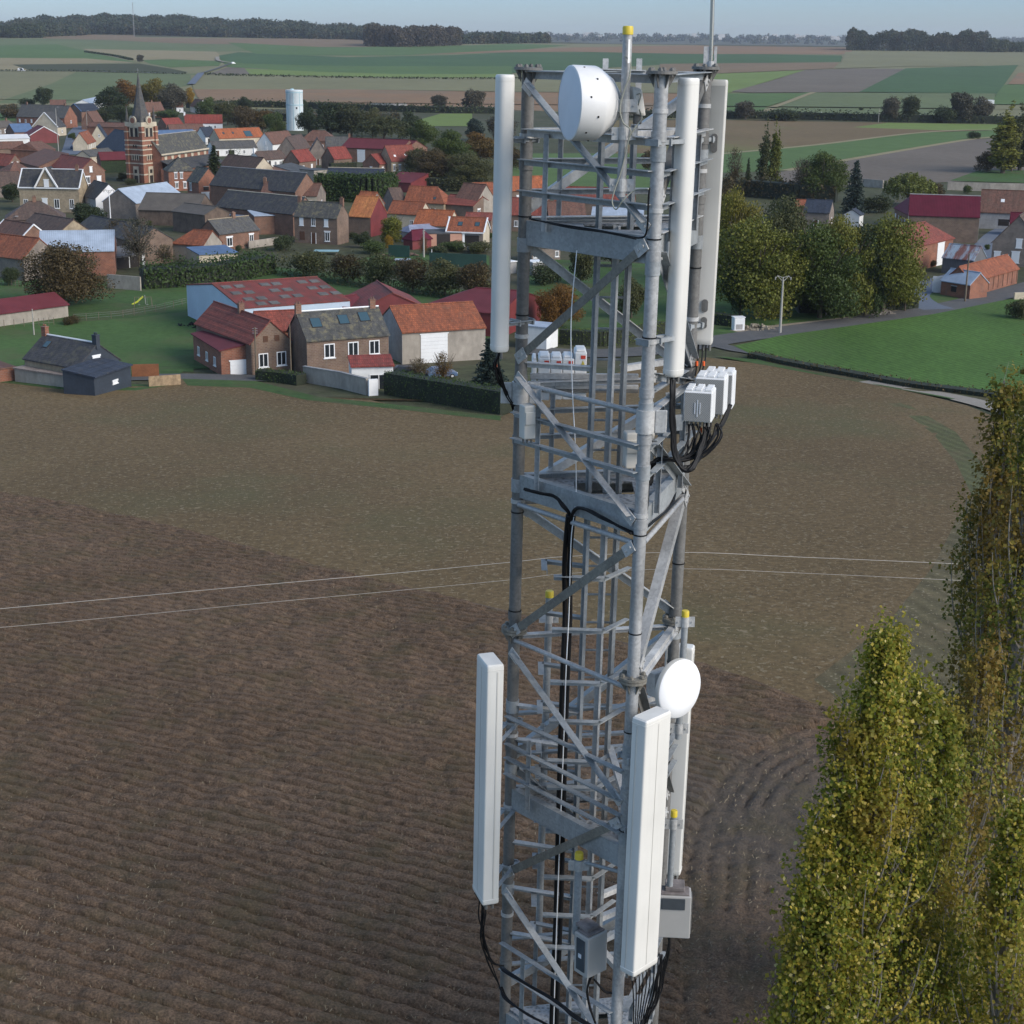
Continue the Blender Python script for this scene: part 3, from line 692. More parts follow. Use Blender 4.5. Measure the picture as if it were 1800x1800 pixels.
# --- the farm in front
F1 = B('large farm hall with red roof dotted with dark panels and pale blue gable', (426,543), (615,529), 494, 5.5, 33, BLU, MET_R, cat='barn', gw=None,
       sky_=[(fx, fy, 1.5, 1.6, blotch('roof_panel_dark', (.13, .12, .11), .3)) for fy, xs in ((.82, (.08,.2,.44,.55,.8,.92)), (.56, (.1,.22,.46,.58,.82,.94)), (.3, (.14,.26,.48,.6,.84,.96)), (.1, (.2, .32))) for fx in xs], oh=.1)
B('low red tiled farm wing in front of the pale hall', (456,582), (537,578), 548, 4.6, 9, BRR, TILE_R, cat='barn')
B('brick house with red tiled roof and two white windows in its front gable', (441,603), (510,596), 565, 5.0, 23, BRB, TILE_R, axis='y', op=(('w', .30, 1.2, 1.4, 1.9), ('w', .76, 1.2, 1.4, 1.9), ('v', .37, 4.6, .7, .8), ('v', .66, 4.6, .7, .8)), chim=(.5,), sky_=())
B('burgundy roofed brick lean-to with white garage door', (339,587), (388,617), 584, 4.1, 7.5, BRR, MET_B, axis='mono', cat='garage', opR=(('g', .45, 0, 3.0, 2.3),), op=(('w', .2, 1.3, 1.0, 1.2), ('w', .5, 1.3, 1.0, 1.2), ('w', .78, 1.3, 1.0, 1.2)))
B('two storey brick farmhouse with mossy slate roof, three skylights', (539,598), (683,587), 545, 5.7, 9.5, BRB, SLATEM, op=(('w', .27, 2.7, 1.5, 1.9), ('w', .56, 2.7, 1.5, 1.9), ('w', .82, 2.7, 1.5, 1.9)), chim=(.02, .93),
  sky_=((.18, .55, 1.5, 1.7), (.52, .6, 1.5, 1.7), (.78, .65, 1.5, 1.7)), ridgecap=WP)
B('white annex with red roof and sliding glass door below the mossy farmhouse', (618,645), (691,643), 627, 3.5, 5, WHT, TILE_V, axis='mono', cat='annex', op=(('w', .65, 0.05, 2.4, 2.2),))
B('long concrete barn with orange tiled roof and tall white sliding door', (707,584), (853,575), 536, 5.0, 13, CON, TILE_O, cat='barn', gw=GRY, op=(('g', .38, 0, 4.0, 4.1),))
B('gabled red metal barn behind the concrete barn', (632,545), (748,541), 516, 4.6, 16, REDW, MET_R, axis='y', cat='barn')
B('long burgundy metal shed behind the orange roofed barn', (735,541), (880,552), 508, 4.0, 22, REDW, MET_B, cat='shed', hip=(6, 0))
B('small burgundy roofed shed between the hall and the red barn', (610,547), (650,541), 522, 4.0, 8, REDW, MET_B, cat='shed')
B('white metal barn seen through the tower beside the road', (908,572), (961,577), 566, 3.6, 5, WHT, MET_L, axis='flat', cat='barn')
# --- the dark house at the left edge of the field
D = B('slate roofed cottage with dark navy gable at the edge of the field', (43,629), (136,646), 597, 3.6, 8.5, OCH, SLATE, gw=NAV, chim=((.98, NAV), (.02, BRR)), ridgecap=WP, opR=(('s', .45, 2.5, 1.2, 1.8),), sky_=((.2, .62, 1.0, 1.2),))
B('dark clad lean-to with sloping navy roof against the cottage gable', (165,664), (229,642), 645, 3.1, 5.5, NAV, SLATEB, axis='mono', cat='annex', op=(('s', .55, 1.3, 1.1, .25),))
B('low grey annex with flat stained roof in front of the slate cottage', (25,648), (125,663), 640, 2.3, 5.5, CON, blotch('roof_stained', (.25,.2,.17), .3), axis='flat', cat='annex')
B('small brick outhouse at the left end of the slate cottage', (-20,652), (26,646), 640, 2.2, 6, BRR, TILE_W, axis='flat', cat='outhouse')
B('long concrete shed with rust red roof at the left frame edge', (-110,566), (119,535), 529, 2.3, 4.5, CON, MET_B, axis='mono', cat='shed')
# --- front row of the village, left to right
B('red tiled barn with brown gable behind the big brown tree', (-30,446), (41,455), 416, 4.5, 10, BRG, TILE_O, cat='barn')
B('pale metal roofed barn with brick side behind the big brown tree', (68,443), (200,441), 407, 5.0, 16, BRR, MET_L, cat='barn', oh=.2)
B('open fronted lean-to with pale posts at the barn end', (202,452), (254,446), 436, 2.6, 8, WHT, MET_G, axis='mono', cat='shed', op=(('o', .25, 0, 3, 2.2), ('o', .7, 0, 3, 2.2)))
B('dark slate barn behind the pale metal roof', (131,402), (240,425), 390, 5.0, 10, BRB, SLATE, cat='barn', chim=())
B('brown tiled barn with cream right hand gable', (33,401), (100,413), 381, 5.0, 10, BRB, TILE_D, cat='barn', gw=OCH)
B('big brown hipped roof house left of the white trimmed villa', (10,386), (114,384), 355, 4.6, 13, BRB, TILE_D, hip=(5, 5), chim=(.5,))
B('brick outbuilding with dark arched roof by the left edge', (-15,412), (35,421), 391, 4.4, 8, BR, TILE_W, cat='outhouse', fascia=WP)
B('brown tiled cottage at the left edge with one window', (-30,328), (38,326), 303, 3.4, 9, BRG, TILE_D, op=(('w', .6, 1.0, 1.0, 1.5),))
V = B('villa with slate roof, steep white trimmed front gable and white cornice', (33,327), (138,329), 298, 7.0, 8, OCH, SLATE, fascia=WP, ridgecap=WP, op=(('s', .42, 1.2, 1.4, 2.2), ('w', .62, 1.0, 1.4, 2.4), ('w', .87, 1.0, 1.2, 2.4), ('w', .1, 1.0, 1.2, 2.2)), chim=((.92, BR),))
def cross_gable(Bd, x0, x1, rise, depth, wall, roof, trim=WP, win=True):
    t = Bd['t']; he = Bd['he']; xm = (x0+x1)/2; mb = MB(); z1 = he+rise
    mb.mesh([(x0,-.12,he-.6),(x1,-.12,he-.6),(x1,-.12,he-.2),(xm,-.12,z1),(x0,-.12,he-.2),(x0,depth,he-.6),(x1,depth,he-.6),(x1,depth,he-.2),(xm,depth,z1),(x0,depth,he-.2)], [(0,1,2,3,4),(5,9,8,7,6),(0,4,9,5),(1,6,7,2),(2,7,8,3),(3,8,9,4)])
    g = mb.build('front_gable', wall, t)
    rb = MB()
    for s, xe in ((-1, x0-.35), (1, x1+.35)):
        q = [(xe, -.4, he-.35), (xe, depth, he-.35), (xm, depth, z1+.15), (xm, -.4, z1+.15)]; rb.mesh(q+[(a, b, c+.15) for a, b, c in q], [(0,1,2,3),(7,6,5,4),(0,4,5,1),(1,5,6,2),(2,6,7,3),(3,7,4,0)])
    rb.build('gable_roof', roof, g)
    if trim:
        tm = MB(); tm.lbar((x0-.4, -.46, he-.4), (xm, -.46, z1+.2), .35, .08); tm.lbar((x1+.4, -.46, he-.4), (xm, -.46, z1+.2), .35, .08); tm.build('bargeboard', trim, g)
    if win: add_opening(t, Matrix.Translation((xm, -.13, he-.2)), 's', 1.3, 1.9)
cross_gable(V, V['L']*.3, V['L']*.64, 4.6, 4.4, OCH, SLATE)
B('dark roofed barn with bright white gable end beside a street lamp', (143,342), (168,349), 321, 4.4, 9, GRY, SLATE, cat='barn', gw=WP)
B('small vivid orange tiled annex right of the white gable', (192,357), (219,361), 334, 3.0, 7, BRR, TILE_O, cat='annex')
B('brick house with long red roof and white arched gable windows', (88,292), (140,301), 276, 5.0, 10, BR, TILE_R, opR=(('W', .3, .9, 1.4, 2.0), ('s', .75, .9, 1.4, 2.0), ('s', .45, 4.3, .9, 1.5)), op=())
B('burgundy roofed shed with ivy covered front near the church tower', (177,281), (223,280), 268, 4.6, 8, blotch('ivy_wall', (.028, .05, .018), .5, 1.5, 4), MET_B, cat='shed', gw=BR)
B('cream gabled house with grey roof left of the church', (158,275), (203,270), 263, 4.6, 7, CRM, SLATEG, )
B('large navy roofed hall left of the church tower', (170,258), (224,268), 232, 5.0, 18, NAV, SLATEB, cat='hall')
B('white gabled house with navy roof above the orange roof', (160,240), (184,240), 218, 4.0, 16, CRM, SLATEB, axis='y', op=(('w', .6, 3.6, .8, 1.0),))
B('small orange tiled house by the street below the white gable', (153,252), (168,247), 232, 3.2, 7, CRM, TILE_O)
B('low ochre hut below the navy hall', (162,262), (188,262), 255, 2.6, 4, OCH, blotch('roof_ochre', (.42, .27, .11), .15), axis='flat', cat='hut')
B('long orange roofed barn across the street behind the navy hall', (153,222), (222,224), 216, 4.2, 8, BRR, TILE_W, cat='barn')
B('tall brick barn with weathered tile roof and rough gable', (66,265), (97,262), 250, 6.0, 14, BRR, TILE_W, hip=(3, 0), cat='barn', gw=BRR, op=(('b', .6, 0, 1.6, 4.5),))
B('brick lean-to barn left of the rough gabled barn', (28,283), (68,293), 266, 5.0, 12, BR, TILE_W, axis='mono', cat='barn')
B('burgundy clad hall with white edged shallow gable', (53,238), (103,237), 223, 3.6, 14, REDW, MET_B, axis='y', cat='hall', fascia=WP)
B('long brick building with slate roof behind the burgundy hall', (29,204), (113,207), 185, 5.4, 12, BRR, SLATEG, chim=(.1, .9))
B('brick house with blue edged pointed gable at the end of the street', (119,194), (143,196), 183, 6.0, 14, BR, SLATEB, axis='y', fascia=MET_BL, op=(('v', .45, 2.6, .9, 1.4),))
B('small house with white framed slate gable in front of the slate building', (58,222), (101,223), 198, 4.4, 10, CRM, SLATE, axis='y', fascia=WP)
B('shed with lilac blue metal roof left of the burgundy hall', (25,232), (60,231), 218, 3.0, 12, BR, MET_BL, cat='shed')
B('brown fibre roofed cottage at the left edge above the white shed', (-20,226), (28,222), 214, 3.4, 9, BRG, FIBRE, chim=(.9,))
B('long low shed with white roof at the left edge', (-40,245), (52,243), 237, 2.6, 5, WHT, blotch('roof_white', (.6, .6, .6), .06), axis='mono', cat='shed')
B('long weathered orange roofed stable at the left edge', (-40,262), (44,260), 250, 3.4, 8, BRB, TILE_W, cat='stable')
B('red tiled cottage at the left edge with two gable windows', (-30,288), (14,291), 271, 4.2, 8, BRB, TILE_R, opR=(('s', .3, 3.5, .7, 1.2), ('s', .6, 3.5, .7, 1.2)))
B('small brown hipped roof cottage right of the red cottage', (17,302), (57,300), 285, 3.4, 9, BR, TILE_W, hip=(3.5, 3.5))
B('small red roofed house in front of the dark evergreen', (88,184), (116,184), 176, 4.0, 8, BRR, TILE_W)
B('pale roofed farm shed below the autumn trees', (159,182), (186,176), 173, 4.0, 12, WHT, MET_L, cat='shed')
B('small reddish house below the pale roofed shed', (165,215), (182,213), 195, 4.0, 8, BR, TILE_W)
# --- church surroundings
B('pale metal roofed workshop below the church tower', (238,357), (322,344), 327, 4.4, 12, BRG, MET_L, cat='workshop')
B('rusty roofed open barn right of the workshop', (243,368), (347,371), 341, 4.0, 14, WOODW, FIBRE, cat='barn')
B('weathered plank barn with grey roof and wooden gable', (303,371), (360,378), 361, 5.0, 9, WOODW, FIBRE, cat='barn')
B('hip roofed brick school with paired white windows', (296,300), (341,299), 277, 6.4, 9, BRR, SLATEM, hip=(4, 4), op=(('W', .28, 3.6, .8, 1.7), ('W', .5, 3.6, .8, 1.7), ('W', .3, .8, .9, 1.7), ('W', .62, .8, .9, 1.7)), cat='school')
B('brick wing with grey roof and right hand gable beside the school', (329,317), (349,320), 295, 6.0, 8, BRR, SLATEM, opR=(('s', .3, .2, 2.4, 2.4), ('o', .35, 3.2, 1.6, 1.0)), op=(('W', .3, 3.0, 1.0, 2.0),), cat='school')
B('long slate roofed brick barn behind the red tiled house', (369,324), (519,337), 299, 6.0, 11, BR, SLATE, cat='barn', ridgecap=GRY)
B('red tiled long house with pale left gable', (458,341), (557,344), 322, 4.8, 9, CRM, TILE_W, gw=BRG, chim=((.0, BR),), op=())
B('long slate barn with pale metal lean-to in the middle of the village', (380,362), (515,376), 341, 5.5, 10, BR, SLATE, cat='barn', ridgecap=CRM)
B('pale blue metal lean-to in two steps before the slate barn', (396,377), (470,386), 364, 3.6, 8, WOODW, MET_L, axis='mono', cat='lean to', name='lean_to')
B('brick shed with pale blue roof beside the brick farmhouse', (447,380), (512,378), 371, 4.6, 8, BR, MET_L, axis='mono', cat='shed')
B('two storey brick farmhouse with slate roof and six white trimmed openings', (517,379), (592,383), 356, 6.4, 7, BRB, SLATEM, gw=BRB,
  op=(('s', .17, 3.9, 1.0, 1.8), ('W', .45, 3.9, 1.0, 1.8), ('s', .75, 3.9, 1.0, 1.6), ('b', .18, .7, 1.3, 1.9), ('d', .45, 0, 1.0, 2.3), ('W', .77, .7, 1.2, 2.0)), chim=(.0, .99))
B('low brick house with grey slate roof and white arched windows', (385,411), (455,403), 384, 4.0, 8, BR, SLATEG, op=(('W', .25, .8, 1.6, 1.9), ('W', .8, .8, 1.2, 2.0)), opL=(), chim=(.62,), ridgecap=OCH)
B('orange tiled hipped shed with grey wall', (303,427), (358,431), 405, 3.6, 8, CON, TILE_O, hip=(3, 0), cat='shed')
B('small cream gabled annex at the end of the orange shed', (362,433), (387,430), 412, 3.0, 6, CRM, TILE_W, axis='y', cat='annex')
B('flat blue roofed garage in front of the orange shed', (350,448), (417,444), 435, 2.8, 9, CRM, MET_BL, axis='mono', cat='garage')
# --- middle band right of the church
B('orange tiled house with grey dormer behind the church nave', (385,243), (464,240), 226, 4.2, 9, CRM, TILE_B, op=(), sky_=((.15, .5, .9, 1), (.36, .5, .9, 1), (.68, .35, 3.5, 3.2)))
B('white cottage with dark roof left of the orange tiled house', (361,240), (381,239), 224, 3.6, 8, WHT, SLATEB, op=(('o', .3, .4, 1.2, 2), ('o', .7, .4, 1.2, 2)))
B('long white walled building with grey slate roof', (375,261), (452,259), 248, 3.2, 9, WHT, SLATEG)
B('low blue roofed workshop just behind the church', (278,238), (345,236), 229, 3.4, 8, BRR, MET_BL, cat='workshop')
B('white gabled house with long weathered red roof', (479,253), (520,249), 232, 4.6, 9, WHT, TILE_W, opL=(('s', .4, .8, 1.0, 2.0), ('s', .45, 4.0, .6, 1.0)), op=(('W', .3, .8, 1.4, 1.8),))
B('hip roofed house with weathered tiles near the water tower', (528,247), (590,248), 230, 4.6, 10, BR, TILE_W, hip=(4, 5))
B('dark brown roofed barn with tall left gable below the water tower', (520,264), (546,258), 239, 4.2, 9, BRB, TILE_D, cat='barn', gw=BRG)
B('brown gable house between the barn and the burgundy hall', (543,270), (575,270), 243, 4.4, 12, BRG, TILE_D, axis='y')
B('slate roofed house left of the burgundy hall', (573,257), (616,257), 241, 4.4, 8, BRG, SLATEG, chim=(.98,))
B('long burgundy roofed brick hall with white door', (600,259), (706,263), 245, 5.5, 16, BR, MET_B, cat='barn', op=(('g', .33, 0, 3.2, 4.4),))
B('brick gabled end bay with burgundy roof at the hall end', (713,262), (751,260), 248, 5.5, 14, BR, MET_B, axis='y', cat='barn')
B('chapel like house with red tiles, arched white windows and two skylights', (688,283), (735,281), 256, 4.6, 10, OCH, TILE_R, op=wins(5, 1.0, .8, 1.9, 'W', .1, .95), sky_=((.2, .3, .8, .8, WP), (.6, .33, .8, .8, WP)))
B('small brick wing with bright red roof left of the chapel like house', (667,288), (689,286), 271, 3.6, 9, BR, TILE_V, opL=(('s', .5, .5, .9, 1.6),))
B('flat burgundy roofed shed below the chapel like house', (674,319), (722,322), 304, 3.0, 12, REDW, MET_B, axis='mono', cat='shed')
B('vivid red roofed house with brown left gable and white garage', (587,279), (618,277), 259, 4.2, 8, BRB, TILE_V, op=(('g', .75, 0, 2.6, 2.0),))
B('small vivid red roofed house with hedge in front', (526,284), (555,281), 264, 3.8, 8, BRB, TILE_V)
B('white bungalow with brown roof and row of dark windows', (458,281), (505,278), 266, 3.0, 8, WHT, TILE_D, op=(('o', .12, .8, .8, 1.2), ('o', .34, .4, 1.0, 1.8), ('w', .55, .5, 1.0, 1.5), ('w', .74, .5, 1.0, 1.5), ('w', .92, .5, 1.0, 1.5)), chim=((.0, WP),))
B('brown roofed barn with cream right gable behind the conifers', (386,291), (448,297), 275, 4.4, 9, BRB, TILE_D, cat='barn', gw=CRM)
B('low peach walled building with flat roof', (472,297), (521,296), 290, 2.8, 8, PEA, TILE_O, axis='flat', cat='outbuilding')
B('peach gabled workshop with dark opening', (521,304), (552,299), 289, 3.4, 10, PEA, ROOFFLAT, axis='mono', cat='workshop', op=(('o', .6, 1.0, 2.2, 1.0),))
B('blank grey concrete shed beside the peach gable', (552,300), (578,298), 284, 4.6, 8, CON, ROOFFLAT, axis='flat', cat='shed')
B('navy slate roofed house behind the dark hedge', (573,313), (672,315), 296, 3.8, 9, CRM, SLATEB, ridgecap=CRM)
B('mottled orange roofed barn with dark red right gable', (613,379), (651,381), 346, 5.0, 11, BRB, rooftile('tile_mottled', (.62, .26, .08), (.42, .14, .05), patch=.9), cat='barn', gw=REDW)
B('small orange roofed house behind the mottled barn', (622,359), (650,361), 338, 4.4, 8, BRG, TILE_B)
B('old cream barn with curved gable and orange red roof', (711,354), (780,357), 329, 4.4, 9, OCH, TILE_O, hip=(0, 3), cat='barn', op=(('d', .72, .2, 1.2, 2.4),), sky_=((.74, .25, .7, .8),))
B('grey brown house with one white window left of the old cream barn', (693,354), (714,353), 331, 4.4, 8, BRG, TILE_D, op=(('w', .5, 2.0, 1.4, 2.0),))
B('weathered brown tiled barn behind the old cream barn', (798,354), (837,357), 324, 4.6, 11, CON, TILE_W, cat='barn')
B('orange tiled house with small lean-to behind the round tree', (681,374), (738,377), 355, 3.8, 8, CRM, TILE_O)
B('bright orange tiled long house in the middle right', (727,394), (788,397), 370, 3.8, 9, CRM, TILE_B)
B('red tiled house with two skylights and white gutter', (785,406), (849,408), 383, 3.6, 9, BRG, TILE_O, fascia=WP, sky_=((.33, .5, 1.1, 1.3), (.8, .5, 1.1, 1.3)), gw=CRM, op=(('o', .65, 0, 4, 2.6),))
B('red roofed wing behind the skylight house', (817,386), (863,387), 375, 3.8, 8, BRB, TILE_R)
B('brick gabled house with white window beside the tower leg', (832,362), (864,357), 346, 4.0, 12, BRB, TILE_R, axis='y', op=(('W', .3, .6, 1.2, 2.0),))
B('orange roofed barn half hidden by the long white antenna', (840,346), (875,345), 322, 4.8, 10, BRB, TILE_O, cat='barn')
B('modern peach flat roofed house with dark picture window', (753,411), (816,410), 404, 3.2, 9, PEA, ROOFFLAT, axis='flat', op=(('o', .42, .3, 3.0, 2.6), ('s', .98, .2, .5, 2.6)), oh=.1)
B('grey polytunnel like shed with lilac sheeting', (722,409), (785,405), 396, 2.6, 7, GRY, blotch('sheet_lilac', (.25, .27, .36), .2), cat='shed', hip=(1, 1))
B('dark red round topped shed beside the peach house', (725,421), (758,418), 405, 2.4, 4, REDW, MET_P, cat='shed', hip=(1, 1))
# --- seen through the tower
B('vivid orange roofed house behind the tower top platform', (880,335), (962,333), 311, 5, 9, BRB, TILE_B, op=())
B('red brown roofed barn seen through the tower', (975,352), (1110,356), 330, 4.4, 10, BRB, TILE_R, cat='barn')
B('red roofed house with cream gable between the tower legs', (965,381), (1030,381), 355, 4.2, 10, CRM, TILE_W, op=(('s', .2, .6, .8, 1.6),), opR=(('w', .5, .7, 1, 1.4),))
B('red tiled long house left of the tower ladder', (890,376), (960,378), 349, 4.4, 9, BRB, TILE_R)
B('red brick house with pale roof behind the tower beam', (1040,378), (1130,380), 366, 3.6, 9, GRY, MET_L)
B('white caravan like cabin seen between the tower legs', (937,462), (975,460), 453, 2.8, 4, GRY, WP, axis='flat', cat='cabin', op=(('w', .6, 1, 1, 1),))
B('white garden shed left of the tower leg', (888,462), (908,460), 453, 2.4, 4, GRY, WP, axis='flat', cat='shed')
B('low brick cottage behind the tower with white trim', (935,436), (985,433), 422, 3.0, 6, BRG, SLATEG, op=wins(2, .7, .9, 1.2))
B('pale roofed house behind the tower pipe', (990,413), (1075,414), 402, 3.2, 7, CRM, MET_L)
# --- right hand village
B('burgundy roofed brick barn with cream right gable', (1598,377), (1722,381), 344, 6.5, 11, BRB, MET_P, cat='barn', gw=CRM, ridgecap=GRY)
B('small burgundy lean-to house left of the big brick barn', (1573,365), (1600,378), 350, 4.4, 10, BR, MET_P)
B('long red tiled row house with grey wall and black window', (1722,371), (1900,378), 337, 4.6, 10, GRY, TILE_W, op=(('o', .25, .9, 2.6, 1.6),), sky_=((.22, .5, .9, .9, WP),))
B('brick farm building with rust red hipped roof and pale doors', (1595,436), (1676,418), 396, 5.5, 12, BRR, TILE_R, hip=(3, 4), cat='barn', op=(('g', .73, 0, 3.4, 4.6),))
B('tin shed with half rusty half pale blue roof', (1657,452), (1712,457), 432, 3.4, 8, MET_G, MET_RU, cat='shed')
B('long low brick stable with orange tiled roof by the road', (1706,494), (1790,471), 459, 3.2, 6, BRR, TILE_O, cat='stable', hip=(0, 0), op=tuple(('b', .08+.1*i, .3, .16, 2.6) for i in range(10)))
B('grey tin gabled porch with pale blue roof at the stable end', (1655,492), (1706,500), 477, 3.0, 6, BRR, MET_L, cat='shed', op=(('o', .45, 1, 1.2, 1.0),))
B('brown gabled house with white shutters at the right edge', (1745,425), (1830,430), 380, 5.2, 10, BRG, TILE_D, axis='y', op=(('s', .12, 1.0, 1.3, 1.8), ('d', .3, 0, 1.0, 2.3), ('s', .5, .8, 1.6, 2.2), ('s', .55, 3.9, 1.2, 1.7), ('w', .85, .8, 1.3, 1.9)))
B('dark slate roofed house behind the autumn trees', (1413,372), (1458,374), 352, 4.4, 9, BRG, SLATEB)
B('white gabled end of a house behind the spruce', (1511,378), (1518,376), 368, 3.4, 5, WHT, SLATEB)
B('small orange roofed hut among the right hand trees', (1397,362), (1420,363), 352, 3.2, 7, BR, TILE_O, cat='hut')
B('small burgundy roofed shed at the far right', (1776,393), (1830,395), 375, 3.2, 7, REDW, MET_P, cat='shed')
B('white far off shed on the right hand hillside', (1725,177), (1748,177), 175, 4, 8, WP, WP, axis='flat', cat='shed')
B('white roofed far barn at the wood edge', (103,58.5), (116,58.5), 56, 5, 12, WP, WP, axis='flat', cat='barn')
B('distant white house with red gable before the left wood', (258,57), (272,57), 52, 7, 12, WP, WP, axis='y', cat='house')
B('red roofed cottage behind the church spire trees', (257,194), (289,193), 180, 4.4, 8, BR, TILE_W, chim=(.5,))
B('small white cottage with brown roof among garden trees', (310,188), (322,188), 178, 3.6, 8, WP, TILE_W)
B('white and brown gabled cottage right of the autumn trees', (334,186), (348,188), 175, 4.0, 8, WHT, TILE_W)
B('long white farmhouse with red roof above the village', (325,216), (391,216), 202, 3.8, 8, WP, TILE_V, chim=((.0, WP),), op=wins(5, .9, .9, 1.4, 'w', .2, .8))
B('red roofed barn left of the long white farmhouse', (292,219), (322,218), 208, 4.0, 9, BR, TILE_V, cat='barn')
B('long weathered brown barn below the white farmhouse', (299,230), (360,229), 219, 4.0, 8, BRB, TILE_W, cat='barn')
# --- church
def church():
    bx, top, base = 249, 214, 332
    # nave placed from its eave line
    N = B('brick church nave with slate roof and lower aisle', (284,273), (366,262), 235, 9.0, 11, BRR, SLATEM, cat='church', name='church_nave', ridgecap=GRY)
    N['t']['label'] = 'brick church with banded tower, slate spire and long slate nave'; N['t']['category'] = 'church'; N['t'].name = 'church'
    t = N['t']; L = N['L']
    Mi = t.matrix_basis.inverted() if False else (Matrix.Translation(t.location) @ Matrix.Rotation(t.rotation_euler.z, 4, 'Z')).inverted()
    # clerestory arches band, aisle
    mb = MB()
    for i in range(7):
        x = L*(.08+.14*i); mb = MB(); mb.lathe([(0, 0), (.9, 0), (.9, .1)], 14, Matrix.Translation((x, -.02, 7.5)) @ Matrix.Rotation(math.pi/2, 4, 'X')); mb.build('arched_window', CRM, t)
    mb = MB(); mb.box(-.3, L+.3, -.25, -.02, 8.3, 8.75); mb.build('cornice', CRM, t)
    mb = MB(); mb.box(-1, L, -6, -.02, -.4, 4.2); mb.build('aisle_wall', BRR, t)
    mb = MB(); mb.mesh([(-1.2,-6.4,4.1),(L+.2,-6.4,4.1),(L+.2,-.05,6.6),(-1.2,-.05,6.6),(-1.2,-6.4,4.3),(L+.2,-6.4,4.3),(L+.2,-.05,6.8),(-1.2,-.05,6.8)], [(3,2,1,0),(4,5,6,7),(0,1,5,4),(1,2,6,5),(2,3,7,6),(3,0,4,7)])
    mb.build('aisle_roof', SLATE, t)
    # tower: square, seen on the corner slightly
    c0 = at_Y(bx, 250, t.location.y+1.5); cx, cy = c0.x, c0.y
    ppm = 2800/ math.hypot(cx, cy); hw = 27.0/ppm
    ZG = t.location.z; zt = z_at(cx, cy, 214)-ZG; tw = empty('tower', parent=t); tw.matrix_local = Mi @ Matrix.Translation((cx, cy, ZG)) @ Matrix.Rotation(R(-30), 4, 'Z')
    s = hw/1.41-.5
    mb = MB(); mb.box(-s, s, -s, s, -.4, zt)
    for sx in (-1, 1):
        for sy in (-1, 1): mb.box(sx*s-.55, sx*s+.55, sy*s-.55, sy*s+.55, -.4, zt*.93)
    mb.build('tower_wall', BRR, tw)
    mb = MB()
    for f in (.15, .33, .47, .56, .63, .71, .85, 1.0):
        z = zt*f; q = s+.1 if f < 1 else s+.35; h = .35 if f < 1 else 1.4; mb.box(-q, q, -q, q, z-h, z+.003*f)
        if f < .95:
            for sx in (-1, 1):
                for sy in (-1, 1): mb.box(sx*s-.65, sx*s+.65, sy*s-.65, sy*s+.65, z-h-.004, z+.006)
    mb.build('stone_bands', CRM, tw)
    op_ = MB(); st = MB()
    for r_ in range(4):
        M4 = Matrix.Rotation(r_*math.pi/2, 4, 'Z')
        def bx_(mbx, x0, x1, z0, z1, o, m=0):
            q = MB(); q.box(x0, x1, -s-o, -s+.05, z0, z1); q.v = [tuple(M4 @ Vector(v)) for v in q.v]; q.build('window_opening' if mbx is op_ else 'window_surround', DKW if mbx is op_ else CRM, tw)
        for sx in (-1, 1):
            bx_(op_, sx*.95-.55, sx*.95+.55, zt*.76, zt*.91, .14); bx_(op_, sx*.5-.25, sx*.5+.25, zt*.585, zt*.625, .14); 
            bx_(st, sx*.95-.75, sx*.95+.75, zt*.905, zt*.925, .2); bx_(st, sx*1.7-.12, sx*1.7+.12, zt*.76, zt*.92, .2); bx_(st, sx*.2-.12, sx*.2+.12, zt*.76, zt*.92, .2)
        for q_ in (-.9, 0, .9): bx_(op_, q_-.27, q_+.27, zt*.39, zt*.455, .14)
        for q_ in (-1.35, -.45, .45, 1.35): bx_(st, q_-.12, q_+.12, zt*.37, zt*.46, .2)
        bx_(st, -1.1, 1.1, 0, zt*.27, .2); bx_(op_, -.7, .7, 0, zt*.12, .3); bx_(op_, -.5, .5, zt*.16, zt*.22, .3)
    zs = z_at(cx, cy, 127)-ZG; mb = MB()
    mb.lathe([(s*1.05, zt), (s*.62, zt+(zs-zt)*.28), (s*.28, zt+(zs-zt)*.62), (.03, zs)], 8); mb.build('spire', SLATEG, tw)
    mb = MB(); mb.tube((0, 0, zs-.3), (0, 0, zs+1.2), .06, 6); mb.box(-.4, .4, -.04, .04, zs+.6, zs+.7); mb.build('spire_cross', GRY, tw)
    for sx in (-1, 1):
        for sy in (-1, 1):
            mb = MB(); x, y_ = sx*(s-.2), sy*(s-.2); M_ = Matrix.Translation((x, y_, 0))
            mb.lathe([(.6, zt), (.5, zt+1), (.02, zt+5)], 8, M_); mb.build('pinnacle', SLATEG, tw)
    for r_ in range(4):
        M4 = Matrix.Rotation(r_*math.pi/2, 4, 'Z'); mb = MB()
        mb.lathe([(0, 0), (1.3, 0), (1.3, .5), (0, .5)], 16, M4 @ Matrix.Translation((0, -s-.05, zt+.5)) @ Matrix.Rotation(math.pi/2, 4, 'X')); mb.build('gable_arch', CRM, tw)
        mb = MB(); mb.lathe([(0, 0), (.85, 0), (.85, .1), (0, .1)], 16, M4 @ Matrix.Translation((0, -s-.51, zt+.5)) @ Matrix.Rotation(math.pi/2, 4, 'X')); mb.build('arch_infill', BRR, tw)
church()
